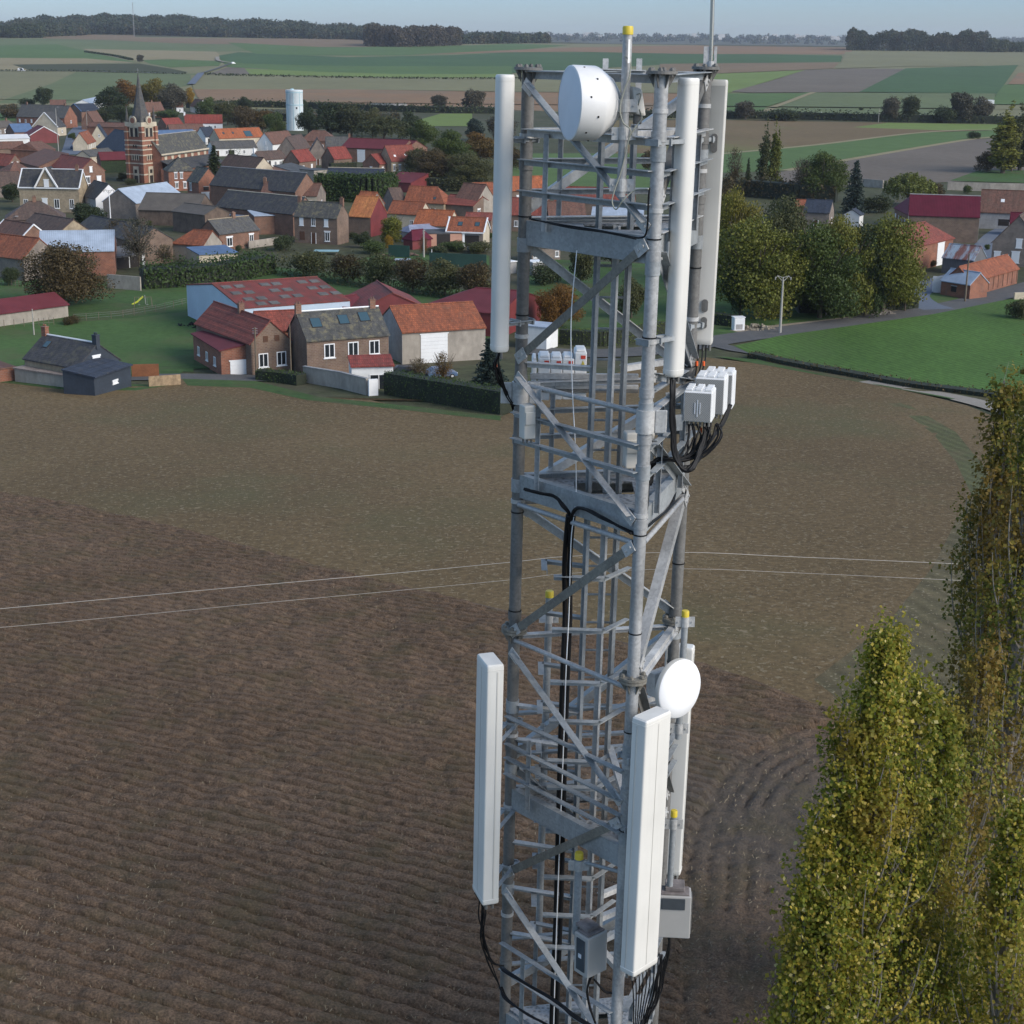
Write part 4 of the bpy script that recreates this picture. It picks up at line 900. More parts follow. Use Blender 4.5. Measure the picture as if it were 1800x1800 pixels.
# --- water tower
def water_tower():
    p = gnd(519, 229); z1 = z_at(p.x, p.y, 158)-p.z; r = 14.3/(2800/p.length)*1.0
    t = thing('water_tower', 'slender white concrete water tower rising above the village trees', 'water tower', p)
    WT = blotch('water_tower_paint', (.68, .74, .75), .06, .3, 1); WB = blotch('water_tower_band', (.38, .52, .56), .05)
    mb = MB(); mb.lathe([(r, -.5), (r, z1-1), (r*1.02, z1-.9), (r*1.02, z1), (0, z1+.1)], 40); mb.build('shaft', WT, t, smooth=40)
    mb = MB(); zm = z1*.62
    for z in (zm, z1*.93): mb.lathe([(r+.01, z), (r+.09, z), (r+.09, z+.5), (r+.01, z+.5)], 40)
    for a in (-2.25, -1.57, -.8):
        c, s_ = math.cos(a), math.sin(a); mb.frame_box((c*(r+.03), s_*(r+.03), z1/2), (-s_*.16, c*.16, 0), (c*.06, s_*.06, 0), (0, 0, z1/2-.6))
    mb.build('relief_bands', WB, t)
    mb = MB(); a = -1.2; c, s_ = math.cos(a), math.sin(a); mb.frame_box((c*(r+.02), s_*(r+.02), z1*.56), (-s_*.35, c*.35, 0), (c*.08, s_*.08, 0), (0, 0, .45)); mb.build('window', DKW, t)
    mb = MB(); mb.lathe([(.9, z1), (.9, z1+.5), (0, z1+.7)], 12, Matrix.Translation((-1, 0, 0))); mb.build('roof_hatch', WB, t)
water_tower()
# --- garden wall, concrete walls, fences
def wall(label, pts, h, th, mat, name='garden_wall', cat='wall', cap=None, z0=-.2):
    C = [gnd(*p) for p in pts]; t = thing(name, label, cat, C[0]); mb = MB(); cb = MB(); o = C[0]
    for a, b in zip(C, C[1:]):
        a, b = a-o, b-o; d = (b-a).normalized(); n = Vector((-d.y, d.x, 0))*th/2; q = [a-n, b-n, b+n, a+n]; Z = Vector((0, 0, 1))
        mb.mesh([v+Z*z0 for v in q]+[v+Z*h for v in q], [(0,3,2,1),(4,5,6,7),(0,1,5,4),(1,2,6,5),(2,3,7,6),(3,0,4,7)])
        if cap:
            n2 = n*1.4; q = [a-n2, b-n2, b+n2, a+n2]; cb.mesh([v+Z*(h+.003) for v in q]+[v+Z*(h+.1) for v in q], [(0,3,2,1),(4,5,6,7),(0,1,5,4),(1,2,6,5),(2,3,7,6),(3,0,4,7)])
    mb.build('wall', mat, t)
    if cap: cb.build('coping', cap, t)
    return t
wall('long stained grey garden wall before the mossy farmhouse', [(535,672),(600,683),(646,695)], 2.1, .35, CON, cap=GRY)
wall('short white rendered wall pier at the garden gate', [(648,696),(664,695)], 2.1, .35, WP)
wall('pale concrete wall at the foot of the brown tree', [(190,507),(248,512)], 2.6, .3, CON)
wall('long pale boundary wall behind the right hand roofs', [(1665,334),(1740,336),(1850,338)], 2.5, .4, CON)
wall('short pale wall behind the spruce', [(1516,328),(1552,331)], 2.5, .4, CON)
wall('white panel gate beside the long brick stable', [(1638,514),(1662,515)], 3.0, .15, WP, name='panel_gate', cat='gate')
wall('low pale wall by the road at the right edge', [(1782,528),(1830,526)], 1.4, .3, CRM)
wall('orange brown timber fence right of the navy house', [(232,664),(280,663)], 1.8, .12, blotch('fence_orange', (.22, .085, .035), .2), name='timber_fence', cat='fence')
wall('stack of pale timber fence panels beside the road', [(262,682),(318,678)], 1.5, .12, blotch('fence_timber', (.34, .24, .14), .25, 1, 2), name='panel_fence', cat='fence')
wall('low stone garden wall in front of the slate brick house', [(437,437),(492,429)], 1.6, .3, CON)
# ------------------------------------------------------------------ lattice tower
TF = Vector((1.15946, 13.11589, 0)); TH = 2.28773; SIDE = 1.6; LEAN = Vector((.013646, .001236, 1))
LEGS = {'F': TF, 'L': TF+SIDE*Vector((math.cos(TH), math.sin(TH), 0)), 'R': TF+SIDE*Vector((math.cos(TH-math.pi/3), math.sin(TH-math.pi/3), 0))}
TC = (LEGS['F']+LEGS['L']+LEGS['R'])/3
def legp(k_, z): return LEGS[k_]+LEAN*z+Vector((0, 0, H))      # z is relative to the camera height
def zleg(k_, py):
    lo, hi = -34, 2
    for _ in range(40):
        m = (lo+hi)/2
        if proj(legp(k_, m))[1] > py: lo = m
        else: hi = m
    return (lo+hi)/2
def galv(name, c, var=.12, rough=.45, metal=.15, s2=16):
    m, nt, b = newmat(name, rough, metal, .5); co = coords(nt)
    v = nt.nodes.new('ShaderNodeTexVoronoi'); v.inputs['Scale'].default_value = 45; nt.links.new(co, v.inputs['Vector'])
    sp_ = ramp(nt, v.outputs['Color'], [(.2, (1-var,)*3), (.8, (1+var,)*3)])
    st = noise(nt, co, 3.5, 5, .65, (1, 1, .12)); bl = noise(nt, co, 2.0, 4, .6)
    c_ = mix(nt, 1.0, ramp(nt, bl, [(.3, k(c, .8)), (.7, k(c, 1.18))]), sp_, 'MULTIPLY')
    c_ = mix(nt, ramp(nt, st, [(.56, (0, 0, 0)), (.72, (.55,)*3)]), c_, k(c, 1.7)); c_ = mix(nt, ramp(nt, st, [(.28, (.5,)*3), (.42, (0, 0, 0))]), c_, k(c, .5))
    nt.links.new(c_, b.inputs['Base Color']); rr = ramp(nt, bl, [(.3, (rough-.12,)*3), (.7, (rough+.15,)*3)]); nt.links.new(rr, b.inputs['Roughness'])
    bump(nt, b, bl, .002, .4); return m
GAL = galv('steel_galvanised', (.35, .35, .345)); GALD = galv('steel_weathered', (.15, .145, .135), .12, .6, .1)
GALB = galv('steel_blue_grey', (.285, .30, .305), .1, .5, .12); GALL = galv('steel_light', (.46, .455, .44), .1, .45, .15)
RUSTY = galv('steel_dull_brown', (.20, .185, .155), .15, .6, .15)
GRATE, nt, b = newmat('steel_grating', .6, .3); co = coords(nt); vv = nt.nodes.new('ShaderNodeTexVoronoi'); vv.inputs['Scale'].default_value = 22; nt.links.new(co, vv.inputs['Vector'])
nt.links.new(ramp(nt, vv.outputs['Distance'], [(.2, (.16, .165, .17)), (.5, (.31, .32, .33))]), b.inputs['Base Color']); bump(nt, b, vv.outputs['Distance'], .01)
BLK, nt, b = newmat('cable_black', .5, 0, .25); b.inputs['Base Color'].default_value = (.007, .007, .008, 1)
YEL = blotch('cap_yellow', (.62, .47, .04), .06, 3, 12, rough=.5)
tower = thing('lattice_tower', 'triangular galvanised steel lattice telecom tower rising in the foreground', 'tower', (0, 0, 0))
def tpart(mb, name, mat, par=None, **kw): return mb.build(name, mat, par or tower, **kw)
# legs
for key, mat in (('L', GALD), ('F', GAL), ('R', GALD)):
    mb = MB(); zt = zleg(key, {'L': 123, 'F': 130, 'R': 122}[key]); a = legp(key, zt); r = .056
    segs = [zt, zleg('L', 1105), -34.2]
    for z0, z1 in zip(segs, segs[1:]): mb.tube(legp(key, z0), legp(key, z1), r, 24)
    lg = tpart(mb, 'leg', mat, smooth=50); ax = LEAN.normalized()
    def collar(py, rr=.064, h=.05, m=GALL, nm='collar'):
        z = zleg(key, py); p = legp(key, z); q = MB(); q.tube(p-ax*h, p+ax*h, rr, 24); q.build(nm, m, lg, smooth=50)
    def flange(z, up):
        q = MB(); p = legp(key, z); q.tube(p-ax*.012, p+ax*.012, .125, 28)
        for i in range(6):
            a_ = i*math.pi/3+.3; d = Vector((math.cos(a_), math.sin(a_), 0))*.098; q.tube(p+d-ax*.03, p+d+ax*.038, .014, 6); q.tube(p+d+ax*.014, p+d+ax*.03, .022, 6)
        for i in range(6):
            a_ = i*math.pi/3; d = Vector((math.cos(a_), math.sin(a_), 0)); n = Vector((-d.y, d.x, 0)); s_ = -1
            q.mesh([p+d*.06+n*.004+ax*s_*.014, p+d*.115+n*.004+ax*s_*.014, p+d*.06+n*.004+ax*s_*.12, p+d*.06-n*.004+ax*s_*.014, p+d*.115-n*.004+ax*s_*.014, p+d*.06-n*.004+ax*s_*.12], [(0,1,2),(5,4,3),(0,3,4,1),(1,4,5,2),(2,5,3,0)])
        q.build('flange', GALD if up else RUSTY, lg)
    flange(zt+.012, True)
    zf = zleg('L', 1108); flange(zf, False); flange(zf+.028, False)
    for z in (-13, -19, -25, -31): flange(z, False)
    ys = {'L': [238, 290, 430, 590, 668, 690, 725, 772, 852, 880, 1080, 1240, 1290, 1310, 1350, 1415, 1535, 1560, 1605, 1690], 'F': [195, 240, 270, 370, 450, 470, 600, 690, 720, 745, 772, 830, 905, 920, 1320, 1345, 1392, 1470],
          'R': [186, 245, 275, 300, 350, 425, 560, 610, 705, 760, 1075, 1110]}[key]
    for i, py in enumerate(ys): collar(py, h=.018+.022*((i*7) % 3), m=(GALL, GALB, mat)[(i*5) % 3])
    for py in {'L': (690,), 'F': (740,), 'R': ()}[key]:
        collar(py, .08, .10, GALL, 'sleeve')
        z = zleg(key, py); p = legp(key, z)
        for s_ in ((-1, 1) if key == 'L' else (1,)): q = MB(); q.frame_box(p+Vector((s_*.13, -.02, 0)), (.05, 0, 0), (0, .008, 0), ax*.10); q.build('sleeve_plate', GALL, lg, bevel=.01)
    # cable ties
    for py in range(380+({'L': 0, 'F': 40, 'R': 90}[key]), 1500, 173):
        z = zleg(key, py); p = legp(key, z); q = MB(); q.tube(p-ax*.006, p+ax*.006, r+.006, 16, caps=False); q.build('cable_tie', BLK, lg)
def face_out(a, b):      # outward direction of a face
    m = (LEGS[a]+LEGS[b])/2-TC; m.z = 0; return m.normalized()
def member(a, za, b, zb, w=.07, mat=GAL, name='diagonal_brace', out=.0, ta=.07, tb=.07, kind='L', plates=True):
    p, q = legp(a, za), legp(b, zb); o = face_out(a, b)*out; d = (q-p).normalized(); p = p+o+d*ta; q = q+o-d*tb; mb = MB()
    if kind == 'L': mb.lbar(p, q, w, .008, side=(0, 0, 1) if abs(d.z) < .95 else (1, 0, 0))
    elif kind == 'tube': mb.tube(p, q, w/2, 14)
    elif kind == 'channel':
        n = face_out(a, b); h = w; c = (p+q)/2; Lh = (q-p)/2; mb.frame_box(c, Lh, n*.005, Vector((0, 0, h/2)))
        for s_ in (-1, 1): mb.frame_box(c-n*.035+Vector((0, 0, s_*h/2-s_*.004)), Lh, n*.03, Vector((0, 0, .004)))
    ob = tpart(mb, name, mat, smooth=40 if kind == 'tube' else False)
    if plates and name == 'diagonal_brace':
        for e, s_ in ((p, 1), (q, -1)):
            pb = MB(); c = e+d*s_*.02; n = face_out(a, b); sd = d.cross(n).normalized(); pb.frame_box(c+n*.012, d*.07, sd*.05, n*.005)
            for t_ in (-.035, .035): pb.tube(c+d*t_+n*.012, c+d*t_+n*.032, .013, 6)
            pb.build('gusset_plate', GALL, ob)
    return ob
zl = lambda py: zleg('L', py); zf_ = lambda py: zleg('F', py); zr = lambda py: zleg('R', py)
# front face L-F
member('L', zl(142), 'F', zf_(405), .07, GALB, out=.05); member('F', zf_(425), 'L', zl(632), .075, RUSTY, out=.06)
member('L', zl(655), 'F', zf_(918), .07, GAL, out=.06); member('F', zf_(955), 'L', zl(1112), .08, RUSTY, out=.05)
member('L', zl(1138), 'F', zf_(1412), .065, GALB, out=.05); member('F', zf_(1440), 'L', zl(1533), .08, RUSTY, out=.05)
member('L', zl(1558), 'F', zf_(1840), .065, GALB, out=.05)
# back face L-R
member('R', zr(150), 'L', zl(372), .08, GALL, out=.03); member('L', zl(425), 'R', zr(655), .08, GALL, out=.03)
member('R', zr(690), 'L', zl(868), .08, GALL, out=.03); member('L', zl(888), 'R', zr(1078), .08, GALL, out=.03)
member('R', zr(1112), 'L', zl(1335), .08, GALB, out=.03); member('L', zl(1345), 'R', zr(1560), .08, GALB, out=.03); member('R', zr(1580), 'L', zl(1735), .08, GALB, out=.03)
# right face F-R
member('R', zr(135), 'F', zf_(360), .08, GALD, out=.02); member('F', zf_(440), 'R', zr(640), .07, GALB, out=.02)
member('F', zf_(660), 'R', zr(672), .06, GALB, out=.02); member('F', zf_(775), 'R', zr(860), .07, GALB, out=.02)
member('R', zr(862), 'F', zf_(1180), .085, GAL, out=.05); member('R', zr(1100), 'F', zf_(1200), .06, GALL, out=.03); member('F', zf_(1205), 'R', zr(1400), .07, GALD, out=.02)
member('R', zr(1420), 'F', zf_(1640), .07, GALB, out=.02)
for i in range(5):
    z = -10.6-4.6*i
    for a, b in (('L', 'F'), ('F', 'R'), ('R', 'L')):
        member(a, z, b, z-2.2, .07, GAL, out=.04, plates=False); member(b, z-2.3, a, z-4.5, .07, GAL, out=.04, plates=False)
# horizontals
def ring(z, w, mat, name='horizontal_brace', kind='L', faces=('LF', 'FR', 'LR'), out=.0, **kw):
    for f in faces: member(f[0], z, f[1], z, w, mat, name, out, ta=.0 if out > .04 else .05, tb=.0 if out > .04 else .05, kind=kind, **kw)
ring(zl(131), .07, GALB); ring(zl(232), .07, GALL, out=.04); ring(zl(284), .055, GALB, 'guard_rail', out=.05); ring(zl(338), .055, GALB, 'guard_rail', out=.05)
ring(zl(386), .06, GALL, faces=('LR', 'FR'))
ring(zl(408), .22, GALB, 'platform_beam', 'channel', out=.02)
ring(zl(672), .045, GAL, kind='tube', faces=('LF',), out=.03); ring(zl(676), .05, GALL, 'guard_rail', faces=('LR', 'FR'), out=.02)
ring(zl(726), .055, GALB, 'guard_rail', out=.06); ring(zl(771), .055, GALB, 'guard_rail', out=.06)
ring(zl(852), .22, GALB, 'platform_beam', 'channel', out=.02)
ring(zl(884), .05, GAL, kind='tube', out=.03); ring(zl(1122), .045, GAL, kind='tube', out=.03, faces=('LF', 'FR')); ring(zl(1118), .06, GALL, faces=('LR',))
for py in (1258, 1306, 1330, 1358): ring(zl(py), .05, GALB, 'guard_rail', out=.05)
ring(zl(1400), .22, GALB, 'platform_beam', 'channel', out=.02)
ring(zl(1655), .05, GALB, 'guard_rail', out=.05); ring(zl(1700), .05, GALB, 'guard_rail', out=.05); ring(zl(1790), .2, GALB, 'platform_beam', 'channel', out=.02)
for i in range(5): ring(-10.6-4.6*i, .06, GAL)
# posts of the guard rails, hexagon corner pieces inside
def post(fa, t_, y0, y1, mat=GAL):
    a, b = fa; n = face_out(a, b)*.06; za, zb = zl(y0), zl(y1); mb = MB()
    mb.lbar(legp(a, za).lerp(legp(b, za), t_)+n, legp(a, zb).lerp(legp(b, zb), t_)+n, .045, .007, side=(1, 0, 0)); tpart(mb, 'rail_post', mat)
for lv in ((232, 400), (672, 850), (1280, 1400), (1655, 1780)):
    for fa in ('LF', 'FR', 'LR'): post(fa, .2, *lv)
    post('LR', .75, *lv); post('FR', .75, *lv)
def floor(z, f=.95):
    mb = MB(); P = [TC+(LEGS[q]-TC)*f for q in 'LFR']; hole = TC+Vector((.05, .05, 0)); zz = H+z
    o = LEAN*z; V3 = [Vector((p.x+o.x, p.y+o.y, zz)) for p in P]
    lad = Vector((LCX+LEAN.x*z, LCY+LEAN.y*z, zz)); hx = .27
    q = [lad+Vector((-hx, -.32, 0)), lad+Vector((hx, -.32, 0)), lad+Vector((hx, .12, 0)), lad+Vector((-hx, .12, 0))]
    L_, F_, R_ = V3
    for tri in ([L_, q[0], q[3]], [L_, F_, q[0]], [F_, q[1], q[0]], [F_, R_, q[2], q[1]], [R_, L_, q[3], q[2]]):
        n = len(tri); mb.mesh(tri+[v+Vector((0, 0, .02)) for v in tri], [tuple(range(n))[::-1], tuple(range(n, 2*n))]+[(i, (i+1) % n, (i+1) % n+n, i+n) for i in range(n)])
    tpart(mb, 'platform_floor', GRATE)
# ladder
def atz_rel(px, py, Y): p = at_Y(px, py, Y); return p
LY = TC.y+.12
lp = atz_rel(1041, 677, LY); rp = atz_rel(1095, 677, LY); zref = lp.z-H
LCX = (lp.x+rp.x)/2-LEAN.x*zref; LCY = LY-LEAN.y*zref; LHW = (rp.x-lp.x)/2
for z in (zl(395), zl(845), zl(1402), zl(1775)): floor(z)
lad = empty('ladder', parent=tower); zt, zb = zl(215), -33.8
def ladp(dx, z, dy=0): return Vector((LCX+dx+LEAN.x*z, LCY+dy+LEAN.y*z, H+z))
for s_ in (-1, 1):
    mb = MB(); mb.lbar(ladp(s_*LHW, zt), ladp(s_*LHW, zb), .055, .03, side=(1, 0, 0)); mb.build('rail', GALB, lad)
mb = MB(); mb.lbar(ladp(.02, zl(390), -.06), ladp(.02, zb, -.06), .06, .02, side=(1, 0, 0)); mb.build('fall_arrest_rail', GALL, lad)
z = zt-.1; i = 0
while z > zb and i < 95:
    mb = MB(); mb.tube(ladp(-LHW, z), ladp(LHW, z), .011, 8); mb.build('rung', GALB, lad); z -= .28; i += 1
# cable tray arms and loose inner braces
for py in (985, 1075, 1165, 1232, 1300, 1345, 1420, 1500, 1565, 1620):
    z = zl(py); mb = MB(); a = ladp(-LHW-.36, z, .15); mb.lbar(a, ladp(-LHW, z, .02), .05, .006); mb.lbar(a+Vector((0, .0, .0)), a+Vector((.0, -.32, .0)), .05, .006)
    mb.lbar(ladp(-LHW-.3, z-.02, -.25), ladp(LHW*.2, z-.02, -.28), .055, .007); mb.lbar(ladp(LHW*.2, z-.02, -.28), ladp(LHW+.12, z-.02, .02), .05, .006); tpart(mb, 'cable_tray_arm', GALB)
for a_, b_, py in (('L', 'R', 232), ('L', 'R', 640), ('L', 'R', 1240), ('L', 'F', 1300), ('L', 'R', 1480), ('L', 'R', 1560), ('F', 'R', 1600), ('L', 'R', 1640)):
    z = zl(py); mb = MB(); mb.lbar(legp(a_, z)+Vector((.05, 0, 0)), ladp(-LHW, z), .055, .007); mb.lbar(legp(b_, z)+Vector((-.05, 0, 0)), ladp(LHW, z), .055, .007); tpart(mb, 'ladder_bracket', GALL)
# top bits: two short uprights on the rear top rail
for px in (1064, 1123):
    z = zl(131); p = at_Y(px, 132, 14.5); mb = MB(); mb.lbar((p.x, p.y, p.z-.25), (p.x, p.y, p.z+.14), .05, .008, side=(1, 0, 0)); tpart(mb, 'top_bracket', GALL)
mb = MB(); a, b = at_Y(1045, 126, 14.45), at_Y(1135, 129, 14.45); mb.lbar(a, b, .055, .008); tpart(mb, 'top_rail', GALL)
# ------------------------------------------------------------------ equipment
PANW = blotch('antenna_shell', (.69, .67, .62), .07, 1.2, 9, rough=.45, stretch=(1, 1, .06))
PANG = blotch('antenna_back', (.56, .54, .49), .08, 1.2, 9, rough=.5, stretch=(1, 1, .06))
RED = blotch('sticker_red', (.62, .07, .04), .05); STY = blotch('sticker_yellow', (.60, .48, .06), .05); ORA = blotch('clip_orange', (.8, .13, .03), .05)
def rrect(hw, hd, rad, n=5):
    out = []
    for cx, cy, a0 in ((hw-rad, -hd+rad, -90), (hw-rad, hd-rad, 0), (-hw+rad, hd-rad, 90), (-hw+rad, -hd+rad, 180)):
        for i in range(n): a = R(a0+90*i/(n-1)); out.append((cx+rad*math.cos(a), cy+rad*math.sin(a)))
    return out
def antenna(label, px, pytop, pybot, Y, wid, dep, az, rad=.03, mat=PANW, pxoff=0, clamps=(), leg=None, crease=False):
    """top centre at pixel; az = compass direction the front faces, degrees from +X"""
    p = at_Y(px, pytop, Y); lo, hi = -12, 1; base = p
    L_ = None; zs = np.linspace(0, -4.5, 900); ax = LEAN.normalized()
    for q in zs:
        if proj(p+LEAN*q)[1] > pybot: L_ = -q; break
    t = thing('panel_antenna', label, 'antenna', p); t.rotation_euler.z = R(az+90)
    rot = Matrix.Rotation(-R(az+90), 3, 'Z'); axl = rot @ LEAN      # lean in local coordinates
    prof = rrect(wid/2, dep/2, rad); mb = MB(); n = len(prof)
    rings_ = [(0, .9), (-.012, .985), (-.03, 1), (-.05, 1), (-.0501, 1.025), (-.052, 1.0), (-L_+.06, 1), (-L_+.058, 1.025), (-L_+.03, 1.02), (-L_+.012, .99), (-L_, .9)]
    for zz, s_ in rings_:
        for x, y_ in prof: v = axl*zz; mb.v.append((x*s_+v.x, y_*s_+v.y, v.z))
    for i in range(len(rings_)-1):
        for j in range(n): mb.f.append((i*n+j, (i+1)*n+j, (i+1)*n+(j+1) % n, i*n+(j+1) % n)); mb.m.append(0)
    mb.f.append(tuple(range(n))); mb.m.append(0); mb.f.append(tuple((len(rings_)-1)*n+j for j in range(n))[::-1]); mb.m.append(0)
    mb.build('housing', mat, t, smooth=35)
    if crease:
        q = MB(); c = axl*(-L_/2); q.frame_box((c.x, c.y-dep/2-.001, c.z), (.004, 0, 0), (0, .002, 0), axl*(L_/2-.07)); q.build('front_seam', PANG, t)
        q = MB(); q.frame_box((c.x-wid/2-.002, c.y+.02, c.z), (.002, 0, 0), (0, .006, 0), axl*(L_/2-.07)); q.frame_box((c.x+wid/2+.002, c.y+.02, c.z), (.002, 0, 0), (0, .006, 0), axl*(L_/2-.07)); q.build('side_groove', PANG, t)
    q = MB()
    for x in np.linspace(-wid*.36, wid*.36, 6 if wid > .2 else 3):
        for y_ in ((-dep*.18, dep*.2) if wid > .2 else (0,)): b_ = axl*(-L_); q.tube((b_.x+x, b_.y+y_, b_.z+.01), (b_.x+x, b_.y+y_, b_.z-.06), .014, 8)
    q.build('connectors', GALD, t)
    for py in clamps:       # clamps reach from the housing to the leg
        z = zleg(leg, py); P_ = legp(leg, z); best = min(zs, key=lambda s_: abs((p+LEAN*float(s_)).z-P_.z)); A_ = p+LEAN*float(best)
        Mw = (Matrix.Translation(t.location) @ Matrix.Rotation(t.rotation_euler.z, 4, 'Z')).inverted(); d = (P_-A_).normalized(); sd = Vector((-d.y, d.x, 0)); cb = MB()
        for s_ in (-1, 1): cb.lbar(Mw @ (A_+d*.06+sd*s_*.05), Mw @ (P_+d*.09+sd*s_*.05), .035, .006)
        cb.frame_box(Mw @ (P_+d*.08), Mw.to_3x3() @ (sd*.07), Mw.to_3x3() @ (d*.008), (0, 0, .028)); cb.frame_box(Mw @ (P_-d*.08), Mw.to_3x3() @ (sd*.07), Mw.to_3x3() @ (d*.008), (0, 0, .028))
        cb.build('clamp', GALB, t)
    return t, L_
antenna('long rounded white antenna left of the tower top', 888, 131, 616, 14.15, .17, .15, 198, .055, clamps=(245, 565), leg='L')
antenna('long rounded white antenna in front of the right tower leg', 1211, 137, 660, 13.35, .17, .15, 312, .06, clamps=(250, 600), leg='F')
A3, L3 = antenna('long grey white antenna seen from behind at the tower right', 1263, 140, 604, 14.75, .17, .10, 78, .02, PANG, clamps=(245, 572), leg='R')
for z_, h_ in ((-.55, .11), (-2.02, .06), (-2.18, .05)):
    v = Matrix.Rotation(-R(168), 3, 'Z') @ (LEAN*z_); mb = MB(); mb.lathe([(0, .012), (.028, .012), (.03, 0), (.03, -.004)], 16, Matrix.Translation((v.x, v.y+.053, v.z+h_/2)) @ Matrix.Rotation(-math.pi/2, 4, 'X'))
    mb.frame_box((v.x, v.y+.058, v.z), (.028, 0, 0), (0, .008, 0), (0, 0, h_/2)); mb.lathe([(0, .012), (.028, .012), (.03, 0)], 16, Matrix.Translation((v.x, v.y+.053, v.z-h_/2)) @ Matrix.Rotation(-math.pi/2, 4, 'X')); mb.build('back_plate', GALD, A3)
antenna('wide flat white antenna at the lower left of the tower', 862, 1158, 1576, 13.75, .34, .165, 198, .018, clamps=(1270, 1420, 1520), leg='L', crease=True)
antenna('wide creased white antenna at the lower front of the tower', 1146, 1254, 1700, 12.85, .35, .165, 316, .018, clamps=(1330, 1450), leg='F', crease=True)
antenna('white antenna strip behind the lower right tower leg', 1196, 1134, 1532, 14.9, .28, .13, 75, .018, PANW, clamps=(1200,), leg='R', crease=True)
# mounting pipes with yellow caps
def pipe(label, px, pytop, pybot, Y, r=.03, mat=GAL, cap=True):
    p = at_Y(px, pytop, Y); q = None
    for s_ in np.linspace(0, -4, 1200):
        if proj(p+LEAN*s_)[1] > pybot: q = p+LEAN*float(s_); break
    t = thing('mounting_pipe', label, 'pipe', q); mb = MB(); mb.tube(Vector((0, 0, 0)), p-q, r, 20); mb.build('tube', mat, t, smooth=50)
    if cap: mb = MB(); mb.lathe([(0, .012), (r*1.0, .01), (r*1.14, 0), (r*1.14, -.055)], 20, Matrix.Translation(p-q)); mb.build('cap', YEL, t, smooth=40)
    def brk(py, dx=.10, side=1):
        s_ = min(np.linspace(0, -4, 600), key=lambda k_: abs(proj(p+LEAN*float(k_))[1]-py)); c = p+LEAN*float(s_)-q; mb = MB()
        for sg in (-1, 1): mb.frame_box(c+Vector((sg*(r+.03), -.01, 0)), (.03, 0, 0), (0, .006, 0), (0, 0, .05)); mb.tube(c+Vector((sg*(r+.035), -.03, 0)), c+Vector((sg*(r+.035), .10, 0)), .008, 6)
        mb.tube(c-Vector((0, 0, .05)), c+Vector((0, 0, .05)), r+.008, 16); mb.build('bracket', GALL, t)
    return t, brk
pt, brk = pipe('tall yellow capped pipe carrying the drum dish at the tower top', 1104, 48, 345, 13.2, .038); brk(185); brk(235); brk(325)
mb = MB(); c = at_Y(1101, 90, 13.15)-pt.location; mb.frame_box(c+Vector((.02, -.025, 0)), (.008, .006, 0), (0, .002, 0), (0, 0, .09)); mb.build('white_sticker', WP, pt)
t_, brk = pipe('yellow capped pipe at the back left of the middle tower', 966, 1040, 1640, 14.6, .036, GALB); brk(1085)
t_, brk = pipe('yellow capped pipe beside the right leg holding the round dish', 1205, 1075, 1298, 14.25, .032, GALB); brk(1092); brk(1280)
t_, brk = pipe('yellow capped pipe above the right hand grey cabinet', 1185, 1426, 1560, 14.0, .030, GALB); brk(1448)
t_, brk = pipe('yellow capped pipe standing behind the front grey cabinet', 1018, 1500, 1640, 13.3, .036, GALB); brk(1520)
mb = MB(); a, b = at_Y(1028, 1516, 13.3), at_Y(1095, 1534, 13.15); mb.tube(a, b, .018, 12); tpart(mb, 'stub_arm', GALB)
# lightning rod
p = at_Y(1249, 122, 14.7); t = thing('lightning_rod', 'thin polished steel lightning rod above the right tower leg', 'lightning rod', p)
STL, nt, b = newmat('steel_polished', .25, .9); b.inputs['Base Color'].default_value = (.42, .40, .37, 1)
mb = MB(); q = at_Y(1255, -80, 14.7)-p; mb.tube((0, 0, 0), q, .019, 16); mb.build('rod', STL, t, smooth=50)
mb = MB(); mb.frame_box(q*.12+Vector((-.035, 0, 0)), (.03, 0, 0), (0, .006, 0), (0, 0, .08)); mb.frame_box(q*.12+Vector((.04, 0, 0)), (.012, 0, 0), (0, .006, 0), (0, 0, .08)); mb.tube((0, 0, -.02), (0, 0, .07), .03, 12); mb.build('rod_clamp', GALL, t)
# drum dish
def orient(n_):
    n_ = Vector(n_).normalized(); return n_.to_track_quat('Z', 'Y').to_matrix().to_4x4()
c = at_Y(1001.5, 181, 13.28); nrm = Vector((-.955, -.295, .02)).normalized(); rd = 65/2800*(13.28*cp)
t = thing('drum_antenna', 'deep white drum microwave dish near the tower top', 'dish antenna', c); M4 = orient(nrm)
DSH = blotch('dish_white', (.74, .73, .71), .05, 1.5, 6, rough=.4)
mb = MB(); rr = rd; mb.lathe([(rr*.96, .004), (rr, .0), (rr*1.01, -.02), (rr*1.0, -.20), (rr*.97, -.225), (rr*.70, -.34), (rr*.42, -.40), (.06, -.42), (0, -.42)], 56, M4); mb.build('shroud', DSH, t, smooth=30)
RAD = blotch('radome_face', (.60, .64, .70), .03, 1.5, 5, rough=.45); mb = MB(); mb.lathe([(0, .012), (rr*.5, .010), (rr*.97, .002)], 56, M4); mb.build('radome', RAD, t, smooth=60)
mb = MB()
for i in range(12):
    a = i*math.pi/6+.2; d = M4 @ Vector((math.cos(a)*rr*1.0, math.sin(a)*rr*1.0, -.08-.07*(i % 2))); mb.frame_box(d, (.007, 0, 0), (0, .007, 0), (0, 0, .007))
mb.build('rivets', BLK, t)
mb = MB(); back = nrm*-.60; mb.tube(nrm*-.40, nrm*-.48, .06, 16); mb.frame_box(nrm*-.48+Vector((.03, .06, -.02)), (.05, 0, 0), (0, .06, 0), (0, 0, .07)); mb.build('mount', GALL, t)
